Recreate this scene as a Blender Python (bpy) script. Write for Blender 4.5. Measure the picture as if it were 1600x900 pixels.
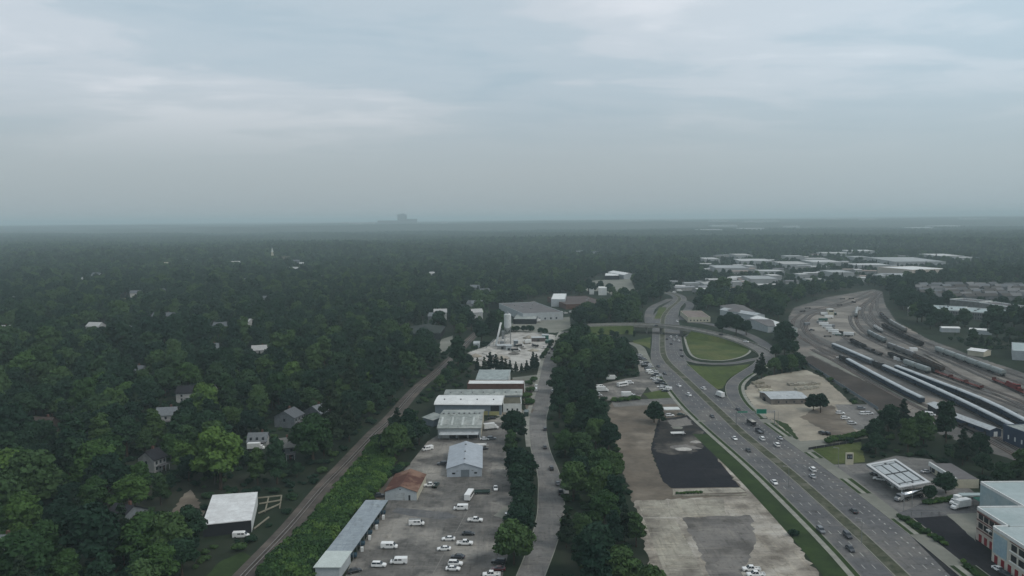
import bpy, math, random
import numpy as np
from mathutils import Vector, Matrix
S = bpy.context.scene
for o in list(bpy.data.objects): bpy.data.objects.remove(o)
R = math.radians
rnd = random.Random(11)
nr = np.random.default_rng(7)

# ------------------------------------------------------------ camera
CAM_H = 110.0
FPX = 1232.0                       # focal length in pixels of a 1600 px wide frame
PITCH, ROLL = R(4.95), R(0.54)
cam_d = bpy.data.cameras.new("camera"); cam = bpy.data.objects.new("camera", cam_d)
S.collection.objects.link(cam); S.camera = cam
cam_d.sensor_width = 36.0; cam_d.lens = 36.0*FPX/1600.0
cam_d.clip_start = 1.0; cam_d.clip_end = 60000.0
CM = Matrix.Rotation(R(90)-PITCH, 4, 'X') @ Matrix.Rotation(-ROLL, 4, 'Z')
cam.matrix_world = Matrix.Translation((0, 0, CAM_H)) @ CM

# ------------------------------------------------------------ sky
SUN_EL, SUN_AZ = R(48), R(118)      # azimuth clockwise from +Y
wd = bpy.data.worlds.new("World"); S.world = wd; wd.use_nodes = True
wn, wl = wd.node_tree.nodes, wd.node_tree.links
wn.clear()
def WN(t, **k):
    n = wn.new(t)
    for a, b in k.items(): setattr(n, a, b)
    return n
def wmath(op, a, b=None, clamp=False):
    n = WN('ShaderNodeMath', operation=op, use_clamp=clamp)
    for i, v in enumerate((a, b)):
        if v is None: continue
        if hasattr(v, 'links'): wl.new(v, n.inputs[i])
        else: n.inputs[i].default_value = v
    return n.outputs[0]
out = WN('ShaderNodeOutputWorld'); bg = WN('ShaderNodeBackground'); bg.inputs[1].default_value = 0.1
wl.new(bg.outputs[0], out.inputs[0])
sky = WN('ShaderNodeTexSky', sky_type='NISHITA', sun_disc=False, sun_elevation=SUN_EL, sun_rotation=SUN_AZ)
sky.air_density = 1.0; sky.dust_density = 3.0
tc = WN('ShaderNodeTexCoord'); sx = WN('ShaderNodeSeparateXYZ'); wl.new(tc.outputs['Generated'], sx.inputs[0])
zz = wmath('ADD', wmath('MAXIMUM', sx.outputs[2], 0.0), 0.10)
cx = WN('ShaderNodeCombineXYZ')
wl.new(wmath('DIVIDE', sx.outputs[0], zz), cx.inputs[0]); wl.new(wmath('DIVIDE', sx.outputs[1], zz), cx.inputs[1])
def wnoise(scale, detail, rough, loc, sc=(1, 1, 1), dist=0.0):
    m = WN('ShaderNodeMapping'); m.inputs['Location'].default_value = loc; m.inputs['Scale'].default_value = sc
    wl.new(cx.outputs[0], m.inputs[0])
    n = WN('ShaderNodeTexNoise'); n.inputs['Scale'].default_value = scale; n.inputs['Detail'].default_value = detail
    n.inputs['Roughness'].default_value = rough; n.inputs['Distortion'].default_value = dist
    wl.new(m.outputs[0], n.inputs['Vector']); return n.outputs[0]
def wramp(src, stops):
    r = WN('ShaderNodeValToRGB'); e = r.color_ramp.elements
    while len(e) < len(stops): e.new(0.5)
    for i, (p, c) in enumerate(stops):
        e[i].position = p; e[i].color = (*c, 1)
    r.color_ramp.interpolation = 'EASE'
    wl.new(src, r.inputs[0]); return r.outputs[0]
def wmix(f, a, b, mode='MIX'):
    n = WN('ShaderNodeMix', data_type='RGBA', blend_type=mode)
    for i, v in ((0, f), (6, a), (7, b)):
        if hasattr(v, 'links'): wl.new(v, n.inputs[i])
        else: n.inputs[i].default_value = v if i == 0 else (*v, 1)
    return n.outputs[2]
n1 = wnoise(0.42, 5, 0.50, (5.5, 14, 3), (1, 1.0, 1), 0.3)
n2 = wnoise(1.5, 6, 0.55, (3, 6, 0), (0.8, 1.4, 1), 0.4)
cl = wmath('ADD', wmath('MULTIPLY', n1, 0.68), wmath('MULTIPLY', n2, 0.32))
cloud = wramp(cl, [(0.37, (4.9, 6.1, 6.9)), (0.46, (5.6, 6.6, 7.3)), (0.52, (6.6, 7.3, 7.9)), (0.61, (8.2, 8.6, 9.1))])
flat = (5.9, 6.6, 7.0)
elev = WN('ShaderNodeMapRange', interpolation_type='SMOOTHSTEP')
wl.new(sx.outputs[2], elev.inputs[0]); elev.inputs[1].default_value = 0.05; elev.inputs[2].default_value = 0.17
c1 = wmix(elev.outputs[0], flat, cloud)
# lower sky is greyer and darker
hz = WN('ShaderNodeMapRange', interpolation_type='SMOOTHSTEP')
wl.new(sx.outputs[2], hz.inputs[0]); hz.inputs[1].default_value = -0.02; hz.inputs[2].default_value = 0.24
c2 = wmix(hz.outputs[0], (0.685, 0.70, 0.705), (0.97, 0.97, 0.975))
c3 = wmix(1.0, c1, c2, 'MULTIPLY')
# the upper dome (above the frame) is brighter
zen = WN('ShaderNodeMapRange'); wl.new(sx.outputs[2], zen.inputs[0])
zen.inputs[1].default_value = 0.28; zen.inputs[2].default_value = 0.9; zen.inputs[3].default_value = 1.0; zen.inputs[4].default_value = 0.92
zc = WN('ShaderNodeCombineXYZ')
for i in range(3): wl.new(zen.outputs[0], zc.inputs[i])
c4 = wmix(1.0, c3, zc.outputs[0], 'MULTIPLY')
# sky grows bluer and lighter to the east (frame right)
east = WN('ShaderNodeMapRange', interpolation_type='SMOOTHSTEP'); wl.new(sx.outputs[0], east.inputs[0])
east.inputs[1].default_value = 0.0; east.inputs[2].default_value = 0.62
c5 = wmix(east.outputs[0], c4, wmix(1.0, c4, (1.05, 1.10, 1.12), 'MULTIPLY'))
final = wmix(0.88, sky.outputs[0], c5)
wl.new(final, bg.inputs[0])

sun_d = bpy.data.lights.new("sun", 'SUN'); sun_o = bpy.data.objects.new("sun", sun_d); S.collection.objects.link(sun_o)
sun_d.energy = 1.0; sun_d.angle = R(15); sun_d.color = (1.0, 0.95, 0.87)
sdir = Vector((math.sin(SUN_AZ)*math.cos(SUN_EL), math.cos(SUN_AZ)*math.cos(SUN_EL), math.sin(SUN_EL)))
sun_o.rotation_euler = sdir.to_track_quat('Z', 'Y').to_euler(); sun_o.location = (300, -100, 400)

S.view_settings.view_transform = 'Standard'; S.view_settings.look = 'None'
S.view_settings.exposure = 0.0; S.view_settings.gamma = 1.0
S.cycles.max_bounces = 4; S.cycles.diffuse_bounces = 2; S.cycles.glossy_bounces = 2
S.cycles.volume_bounces = 0; S.cycles.transparent_max_bounces = 6
S.cycles.use_denoising = True
S.cycles.sample_clamp_indirect = 4.0

# ------------------------------------------------------------ helpers
RM = CM.to_3x3()
def U(px, py, z=0.0):
    """world point at height z seen at pixel (px, py) of the 1600 x 900 frame"""
    d = RM @ Vector(((px-800.0)/FPX, (450.0-py)/FPX, -1.0))
    t = (z-CAM_H)/d.z
    return Vector((d.x*t, d.y*t, z))
def U2(px, py, z=0.0):
    p = U(px, py, z); return (p.x, p.y)
def sstep(a, b, x):
    t = min(1.0, max(0.0, (x-a)/(b-a))); return t*t*(3-2*t)
def terrain(x, y):
    if y < 1400: return 0.0
    s = sstep(1400, 2500, y)
    h = 4*math.sin(x/410+1)*math.sin(y/530) + 3*math.sin(x/170+y/260)
    yc = 3150+0.22*x
    h += 13*math.exp(-((y-yc)/620)**2)*(0.6+0.3*math.sin(x/480+.6)+.2*math.sin(x/190)); h += 11*math.exp(-((y-5200-.1*x)/700)**2)*(.6+.4*math.sin(x/700))
    h += 26*math.exp(-((y-7600-0.2*x)/1500)**2)*(0.75+0.25*math.sin(x/1100))
    h += 26*math.exp(-(((y-8600)/900)**2+((x+1200)/2600)**2))
    h += 86*sstep(6000, 11500, y)*(0.93+0.05*math.sin(x/1500+1)+0.03*math.sin(x/520)) + 18*sstep(12000, 27000, y)
    return s*h

def link(o, parent=None):
    S.collection.objects.link(o)
    if parent is not None: o.parent = parent
    return o
def tag(o, label=None, cat=None, group=None, kind=None):
    if label: o['label'] = label
    if cat: o['category'] = cat
    if group: o['group'] = group
    if kind: o['kind'] = kind
    return o
def thing(name, label, cat, loc=(0, 0, 0), rz=0.0, group=None):
    o = bpy.data.objects.new(name, None); link(o); o.empty_display_size = 1
    o.location = loc; o.rotation_euler = (0, 0, rz)
    return tag(o, label, cat, group)

class MB:
    def __init__(s): s.v = []; s.f = []; s.m = []
    def quad(s, a, b, c, d, m=0):
        n = len(s.v); s.v += [tuple(a), tuple(b), tuple(c), tuple(d)]; s.f.append((n, n+1, n+2, n+3)); s.m.append(m)
    def poly(s, pts, m=0):
        n = len(s.v); s.v += [tuple(p) for p in pts]; s.f.append(tuple(range(n, n+len(pts)))); s.m.append(m)
    def box(s, x0, x1, y0, y1, z0, z1, m=0, rz=0.0, o=(0, 0)):
        n = len(s.v); c, sn = math.cos(rz), math.sin(rz)
        for z in (z0, z1):
            for x, y in ((x0, y0), (x1, y0), (x1, y1), (x0, y1)):
                s.v.append((o[0]+x*c-y*sn, o[1]+x*sn+y*c, z))
        for f in ((0, 3, 2, 1), (4, 5, 6, 7), (0, 1, 5, 4), (1, 2, 6, 5), (2, 3, 7, 6), (3, 0, 4, 7)):
            s.f.append(tuple(n+i for i in f)); s.m.append(m)
    def prism(s, bot, top, m=0, mt=None):
        """bottom ring and top ring of the same length"""
        n = len(s.v); k = len(bot); s.v += [tuple(p) for p in bot]+[tuple(p) for p in top]
        for i in range(k):
            j = (i+1) % k; s.f.append((n+i, n+j, n+k+j, n+k+i)); s.m.append(m)
        s.f.append(tuple(n+k+i for i in range(k))); s.m.append(m if mt is None else mt)
        s.f.append(tuple(n+k-1-i for i in range(k))); s.m.append(m)
    def tube(s, a, b, r0, r1=None, k=8, m=0):
        a, b = Vector(a), Vector(b); r1 = r0 if r1 is None else r1
        d = (b-a).normalized(); u = d.orthogonal().normalized(); w = d.cross(u)
        s.prism([a+(u*math.cos(t)+w*math.sin(t))*r0 for t in [2*math.pi*i/k for i in range(k)]],
                [b+(u*math.cos(t)+w*math.sin(t))*r1 for t in [2*math.pi*i/k for i in range(k)]], m)
    def loft(s, rings, m=0):
        n = len(s.v); k = len(rings[0])
        for r in rings: s.v += [tuple(p) for p in r]
        for j in range(len(rings)-1):
            for i in range(k):
                i2 = (i+1) % k
                s.f.append((n+j*k+i, n+j*k+i2, n+(j+1)*k+i2, n+(j+1)*k+i)); s.m.append(m)
        s.f.append(tuple(n+k-1-i for i in range(k))); s.m.append(m)
        s.f.append(tuple(n+(len(rings)-1)*k+i for i in range(k))); s.m.append(m)
    def mesh(s, name, mats, smooth=False):
        if mats is None: mats = []
        me = bpy.data.meshes.new(name); me.from_pydata(s.v, [], s.f)
        mats = mats if isinstance(mats, (list, tuple)) else [mats]
        for x in mats: me.materials.append(x)
        me.polygons.foreach_set('material_index', s.m)
        if smooth: me.polygons.foreach_set('use_smooth', [True]*len(s.f))
        me.update(); return me
    def build(s, name, mats, parent=None, smooth=False, bevel=0):
        o = bpy.data.objects.new(name, s.mesh(name, mats, smooth)); link(o, parent)
        if bevel:
            b = o.modifiers.new('b', 'BEVEL'); b.width = bevel; b.segments = 2; b.limit_method = 'ANGLE'
        return o

# ------------------------------------------------------------ materials
MATS = {}
def mat(name, c, rough=0.85, c2=None, scale=0.3, amt=0.35, metal=0.0, detail=5, coords='world', wave=None, c3=None, bump=0, tint=False, streak=0):
    """procedural surface: two or three noise layers of colour, optional wave ribs"""
    if name in MATS: return MATS[name]
    m = bpy.data.materials.new(name); m.use_nodes = True; MATS[name] = m
    N, L = m.node_tree.nodes, m.node_tree.links
    b = N['Principled BSDF']; b.inputs['Roughness'].default_value = rough; b.inputs['Metallic'].default_value = metal
    b.inputs['Specular IOR Level'].default_value = 0.3 if rough < .75 else 0.08
    if coords == 'world': src = N.new('ShaderNodeNewGeometry').outputs['Position']
    else: src = N.new('ShaderNodeTexCoord').outputs['Object']
    def mix(f, a, bb, mode='MIX'):
        n = N.new('ShaderNodeMix'); n.data_type = 'RGBA'; n.blend_type = mode
        for i, v in ((0, f), (6, a), (7, bb)):
            if hasattr(v, 'links'): L.new(v, n.inputs[i])
            else: n.inputs[i].default_value = v if i == 0 else (*v[:3], 1)
        return n.outputs[2]
    def noise(sc, det, lo, hi, rg=0.6):
        n = N.new('ShaderNodeTexNoise'); n.inputs['Scale'].default_value = sc; n.inputs['Detail'].default_value = det
        n.inputs['Roughness'].default_value = rg; L.new(src, n.inputs['Vector'])
        r = N.new('ShaderNodeMapRange'); L.new(n.outputs[0], r.inputs[0]); r.inputs[1].default_value = lo; r.inputs[2].default_value = hi
        return r.outputs[0]
    base = c if not tint else None
    if tint:
        oi = N.new('ShaderNodeObjectInfo'); base = oi.outputs['Color']
    c2 = c2 or tuple(max(0, x*(1-amt)) for x in c)
    if tint: col = mix(noise(scale, detail, 0.4, 0.6), base, mix(1.0, base, (1-amt,)*3, 'MULTIPLY'))
    else: col = mix(noise(scale, detail, 0.36, 0.64), base, c2)
    if c3: col = mix(noise(scale*0.33, 4, 0.50, 0.62), col, c3)
    col = mix(noise(scale*7, 3, 0.3, 0.7), mix(1.0, col, (0.90,)*3, 'MULTIPLY'), mix(1.0, col, (1.08,)*3, 'MULTIPLY'))
    if streak:      # wheel marks, washed-out bands and stains, stretched two ways
        src0 = src
        for sc_, rt in (((.05, .5, 1), .35), ((.6, .045, 1), -.1)):
            mp = N.new('ShaderNodeMapping'); mp.inputs['Scale'].default_value = sc_; mp.inputs['Rotation'].default_value = (0, 0, rt); L.new(src0, mp.inputs[0]); src = mp.outputs[0]
            col = mix(noise(1.0, 6, 0.54, 0.66), col, mix(1.0, col, (1.17, 1.16, 1.13), 'MULTIPLY')); col = mix(noise(1.7, 5, 0.56, 0.68), col, mix(1.0, col, (0.78,)*3, 'MULTIPLY'))
        src = src0
        col = mix(noise(.35, 7, 0.55, 0.62, .75), col, mix(1.0, col, (0.70, 0.69, 0.67), 'MULTIPLY')); col = mix(noise(.9, 5, 0.60, 0.66, .7), col, mix(1.0, col, (1.25, 1.24, 1.2), 'MULTIPLY'))
    if wave:
        w = N.new('ShaderNodeTexWave'); w.bands_direction = wave[0]; w.inputs['Scale'].default_value = wave[1]
        tcw = N.new('ShaderNodeTexCoord'); L.new(tcw.outputs['Object'], w.inputs['Vector'])
        col = mix(w.outputs[1], col, mix(1.0, col, (1-wave[2],)*3, 'MULTIPLY'))
    L.new(col, b.inputs['Base Color'])
    if bump:
        bn = N.new('ShaderNodeBump'); bn.inputs['Strength'].default_value = bump; bn.inputs['Distance'].default_value = 0.5
        n = N.new('ShaderNodeTexNoise'); n.inputs['Scale'].default_value = scale*4; n.inputs['Detail'].default_value = 6; L.new(src, n.inputs['Vector'])
        L.new(n.outputs[0], bn.inputs['Height']); L.new(bn.outputs[0], b.inputs['Normal'])
    return m

M_ground = mat('ground_cover', (0.024, 0.036, 0.021), 0.95, (0.015, 0.023, 0.015), 0.035, c3=(0.038, 0.042, 0.030), bump=0.4)
M_asphalt = mat('road_asphalt', (0.128, 0.129, 0.130), 0.9, (0.10, 0.101, 0.105), 0.09, c3=(0.155, 0.15, 0.142), streak=1)
M_pale2 = mat('worn_yard_ground', (0.215, 0.20, 0.18), 0.95, (0.155, 0.142, 0.128), 0.05, c3=(0.27, 0.25, 0.22), streak=1)
M_street = mat('street_asphalt', (0.165, 0.162, 0.155), 0.92, (0.125, 0.124, 0.12), 0.12, c3=(0.20, 0.193, 0.182), streak=1)
M_lot = mat('lot_asphalt', (0.165, 0.158, 0.146), 0.92, (0.092, 0.089, 0.084), 0.11, c3=(0.265, 0.25, 0.224), bump=.3, streak=1)
M_black = mat('fresh_asphalt', (0.014, 0.015, 0.019), 0.85, (0.021, 0.021, 0.025), 0.06, c3=(0.034, 0.033, 0.034), streak=1)
M_slab = mat('old_concrete', (0.37, 0.35, 0.29), 0.9, (0.26, 0.24, 0.20), 0.16, c3=(0.18, 0.165, 0.14), streak=1)
M_patch = mat('worn_asphalt', (0.155, 0.147, 0.14), 0.92, (0.21, 0.198, 0.18), 0.11, c3=(0.10, 0.094, 0.087), streak=1)
M_dirt = mat('pale_dirt', (0.36, 0.33, 0.28), 0.95, (0.17, 0.152, 0.128), 0.12, c3=(0.40, 0.375, 0.33), bump=.4, streak=1)
M_brown = mat('brown_dirt', (0.17, 0.145, 0.115), 0.95, (0.11, 0.095, 0.078), 0.07, c3=(0.235, 0.205, 0.165), bump=.3)
M_sand = mat('sandy_ground', (0.33, 0.295, 0.235), 0.95, (0.22, 0.20, 0.165), 0.07, c3=(0.40, 0.37, 0.30))
M_wornblack = mat('worn_black_asphalt', (0.050, 0.047, 0.043), 0.95, (0.020, 0.020, 0.022), 0.10, c3=(0.12, 0.11, 0.098), streak=1)
M_gravel = mat('gravel', (0.50, 0.48, 0.44), 0.95, (0.23, 0.22, 0.20), 0.12, c3=(0.47, 0.455, 0.42), bump=.4)
M_yard = mat('yard_ballast', (0.150, 0.145, 0.136), 0.95, (0.085, 0.083, 0.080), 0.05, c3=(0.23, 0.205, 0.18), bump=.3, streak=1)
M_ballast = mat('track_ballast', (0.105, 0.093, 0.082), 0.95, (0.072, 0.063, 0.056), 0.2, c3=(0.13, 0.112, 0.096))
M_brownstrip = mat('dark_brown_strip', (0.062, 0.053, 0.047), 0.95, (0.048, 0.041, 0.037), 0.06, c3=(0.085, 0.072, 0.062))
M_rail = mat('rail_steel', (0.30, 0.28, 0.26), 0.5, metal=0.5)
M_tie = mat('wooden_sleepers', (0.07, 0.058, 0.048), 0.9)
M_kerb = mat('kerb_concrete', (0.27, 0.265, 0.235), 0.85, amt=.25)
M_walk = mat('sidewalk_concrete', (0.29, 0.29, 0.25), 0.85, (0.21, 0.21, 0.185), 0.25)
M_grass = mat('mown_grass', (0.075, 0.100, 0.032), 0.95, (0.050, 0.072, 0.024), 0.04, c3=(0.108, 0.118, 0.046), bump=.3, streak=1)
M_verge = mat('verge_grass', (0.038, 0.062, 0.022), 0.95, (0.026, 0.042, 0.018), 0.12)
M_median = mat('median_planting', (0.088, 0.092, 0.062), 0.95, (0.046, 0.055, 0.036), 0.35, c3=(0.13, 0.128, 0.10))
M_paint = mat('road_paint', (0.46, 0.46, 0.43), 0.8, amt=.3, scale=1)
M_worn = mat('worn_paint', (0.25, 0.24, 0.22), 0.8, amt=.4, scale=1)
M_field = mat('dry_field', (0.30, 0.235, 0.12), 0.95, (0.22, 0.18, 0.09), 0.05)
M_pale = mat('light_pavement', (0.22, 0.22, 0.19), 0.9, (0.16, 0.165, 0.14), 0.04)

M_white = mat('white_sheet', (0.70, 0.71, 0.69), 0.6, amt=.16, scale=.2)
M_ltgrey = mat('light_grey_sheet', (0.46, 0.49, 0.50), 0.6, amt=.18, scale=.2, wave=('X', 1.6, 0.14), coords='object', streak=1)
M_seam = mat('blue_grey_seam_metal', (0.30, 0.345, 0.375), 0.55, amt=.18, scale=.25, wave=('Y', 0.5, 0.16), coords='object', streak=1)
M_gable = mat('pale_blue_metal', (0.41, 0.45, 0.49), 0.55, amt=.18, scale=.3, wave=('Y', 0.6, 0.14), coords='object')
M_oldroof = mat('weathered_metal', (0.31, 0.34, 0.32), 0.7, (0.21, 0.23, 0.215), 0.3, c3=(.38, .40, .375), wave=('X', 0.9, 0.22), coords='object', streak=1)
M_rust = mat('rusty_metal', (0.125, 0.066, 0.052), 0.85, (0.10, 0.045, 0.035), 0.35, c3=(0.24, 0.15, 0.11), wave=('Y', .7, 0.2), coords='object')
M_wall = mat('pale_wall', (0.42, 0.45, 0.46), 0.8, amt=.15, scale=.4, coords='object')
M_wwall = mat('white_wall', (0.62, 0.64, 0.62), 0.8, amt=.15, scale=.4, coords='object')
M_cream = mat('cream_wall', (0.50, 0.47, 0.37), 0.8, amt=.15, scale=.4, coords='object')
M_bwall = mat('blue_grey_wall', (0.19, 0.23, 0.255), 0.7, amt=.15, scale=.4, wave=('X', 1.5, .12), coords='object')
M_blue = mat('dark_blue_wall', (0.035, 0.055, 0.095), 0.6, amt=.2, scale=.4, coords='object')
M_brick = mat('brick_wall', (0.135, 0.075, 0.06), 0.9, (0.10, 0.055, 0.045), 0.5, coords='object')
M_darkwall = mat('dark_wall', (0.022, 0.024, 0.028), 0.7, amt=.2, coords='object')
M_olive = mat('olive_roof', (0.12, 0.115, 0.085), 0.9, coords='object')
M_yellow = mat('yellow_wall', (0.36, 0.34, 0.16), 0.8, amt=.2, coords='object')
M_dark = mat('dark_opening', (0.018, 0.02, 0.022), 0.6, amt=.2, coords='object')  # as an opening: dark panel on a solid wall, painting the unlit inside
M_door = mat('grey_door', (0.17, 0.20, 0.22), 0.6, amt=.1, wave=('Z', 2.5, .2), coords='object')
M_reddoor = mat('red_door', (0.24, 0.022, 0.03), 0.6, amt=.1, wave=('Z', 2.5, .2), coords='object')
M_redb = mat('red_band', (0.17, 0.075, 0.07), 0.7, coords='object')
M_pink = mat('pink_beige_wall', (0.46, 0.405, 0.35), 0.8, amt=.1, coords='object')
M_mural = mat('pale_blue_panel', (0.27, 0.36, 0.385), 0.8, (0.36, 0.42, 0.42), 0.12, coords='object')
M_flat = mat('flat_roof_membrane', (0.36, 0.42, 0.42), 0.8, (0.31, 0.37, 0.37), 0.07, c3=(0.40, 0.45, 0.45))
M_tar = mat('grey_flat_roof', (0.155, 0.15, 0.15), 0.9, (0.12, 0.115, 0.115), 0.06)
M_brownroof = mat('brown_flat_roof', (0.12, 0.098, 0.092), 0.9, (0.085, 0.07, 0.068), 0.06)
M_glass = mat('window_glass', (0.03, 0.04, 0.05), 0.15, amt=.3, scale=2, coords='object')
M_steel = mat('galvanised_steel', (0.30, 0.31, 0.31), 0.45, metal=0.6, amt=.15, coords='object')
M_polish = mat('polished_steel', (0.72, 0.74, 0.76), 0.22, metal=1.0, amt=.08, coords='object')
M_tyre = mat('tyre_rubber', (0.02, 0.02, 0.02), 0.9)
M_car = mat('car_paint', (0.5, 0.5, 0.5), 0.32, tint=True, amt=0.06, scale=0.8, coords='object')
M_car.node_tree.nodes['Principled BSDF'].inputs['Coat Weight'].default_value = 0.4
M_tint = mat('tinted_surface', (0.5, 0.5, 0.5), 0.75, tint=True, amt=0.22, scale=0.5, coords='object')
M_lamp = mat('headlight_glass', (0.6, 0.6, 0.6), 0.2)
M_tail = mat('taillight_red', (0.25, 0.01, 0.01), 0.3)
M_green = mat('green_sign', (0.005, 0.16, 0.10), 0.5, amt=.1, coords='object')
M_greenc = mat('green_canvas', (0.01, 0.10, 0.075), 0.7, amt=.1, coords='object')
M_timber = mat('pale_timber', (0.26, 0.24, 0.185), 0.85, amt=.2, coords='object')
M_bark = mat('bark', (0.075, 0.058, 0.045), 0.95, amt=.3, scale=1.2, coords='object')
M_silo = mat('silo_steel', (0.62, 0.64, 0.63), 0.6, amt=.2, scale=.25, wave=('Z', .8, .12), coords='object')
M_shingle = mat('shingle_roof', (0.10, 0.10, 0.10), 0.9, tint=True, amt=.2, scale=1.2, coords='object')
M_far = mat('far_building', (0.35, 0.36, 0.36), 0.85, amt=.15, scale=.05, coords='object')

def foliage(name, dark, mid, light, hue=0.5):
    m = bpy.data.materials.new(name); m.use_nodes = True
    N, L = m.node_tree.nodes, m.node_tree.links; b = N['Principled BSDF']
    b.inputs['Roughness'].default_value = 0.75; b.inputs['Specular IOR Level'].default_value = 0.06
    oi = N.new('ShaderNodeObjectInfo')
    at = N.new('ShaderNodeAttribute'); at.attribute_name = 'leafvar'
    r1 = N.new('ShaderNodeValToRGB'); e = r1.color_ramp.elements
    e[0].position = 0.0; e[0].color = (*dark, 1); e[1].position = 0.92; e[1].color = (*light, 1)
    e.new(0.62).color = (*mid, 1)
    L.new(oi.outputs['Random'], r1.inputs[0])
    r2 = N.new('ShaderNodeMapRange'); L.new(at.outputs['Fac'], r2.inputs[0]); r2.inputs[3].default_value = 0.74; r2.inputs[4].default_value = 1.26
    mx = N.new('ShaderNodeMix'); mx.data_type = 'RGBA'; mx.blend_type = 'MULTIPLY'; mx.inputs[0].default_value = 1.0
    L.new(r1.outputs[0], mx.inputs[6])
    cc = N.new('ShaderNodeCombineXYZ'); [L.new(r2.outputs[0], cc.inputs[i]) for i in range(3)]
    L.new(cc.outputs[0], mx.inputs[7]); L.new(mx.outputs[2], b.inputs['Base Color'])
    return m
F_broad = foliage('broadleaf_foliage', (0.013, 0.032, 0.021), (0.022, 0.048, 0.026), (0.052, 0.092, 0.033))
F_pine = foliage('conifer_foliage', (0.013, 0.026, 0.018), (0.018, 0.033, 0.021), (0.026, 0.043, 0.024))
F_vine = foliage('vine_foliage', (0.024, 0.054, 0.022), (0.044, 0.090, 0.028), (0.080, 0.140, 0.036))
# ------------------------------------------------------------ tree meshes
def ico(sub):
    t = (1+5**.5)/2
    v = [(-1,t,0),(1,t,0),(-1,-t,0),(1,-t,0),(0,-1,t),(0,1,t),(0,-1,-t),(0,1,-t),(t,0,-1),(t,0,1),(-t,0,-1),(-t,0,1)]
    f = [(0,11,5),(0,5,1),(0,1,7),(0,7,10),(0,10,11),(1,5,9),(5,11,4),(11,10,2),(10,7,6),(7,1,8),(3,9,4),(3,4,2),(3,2,6),(3,6,8),(3,8,9),(4,9,5),(2,4,11),(6,2,10),(8,6,7),(9,8,1)]
    v = [np.array(p, float)/np.linalg.norm(p) for p in v]
    for _ in range(sub):
        nf = []; cache = {}
        def mid(a, b):
            k = (min(a, b), max(a, b))
            if k not in cache:
                p = v[a]+v[b]; v.append(p/np.linalg.norm(p)); cache[k] = len(v)-1
            return cache[k]
        for a, b, c in f:
            x, y, z = mid(a, b), mid(b, c), mid(c, a); nf += [(a,x,z),(b,y,x),(c,z,y),(x,y,z)]
        f = nf
    return np.array(v), np.array(f)
ICO1, ICOF1 = ico(1)
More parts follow.
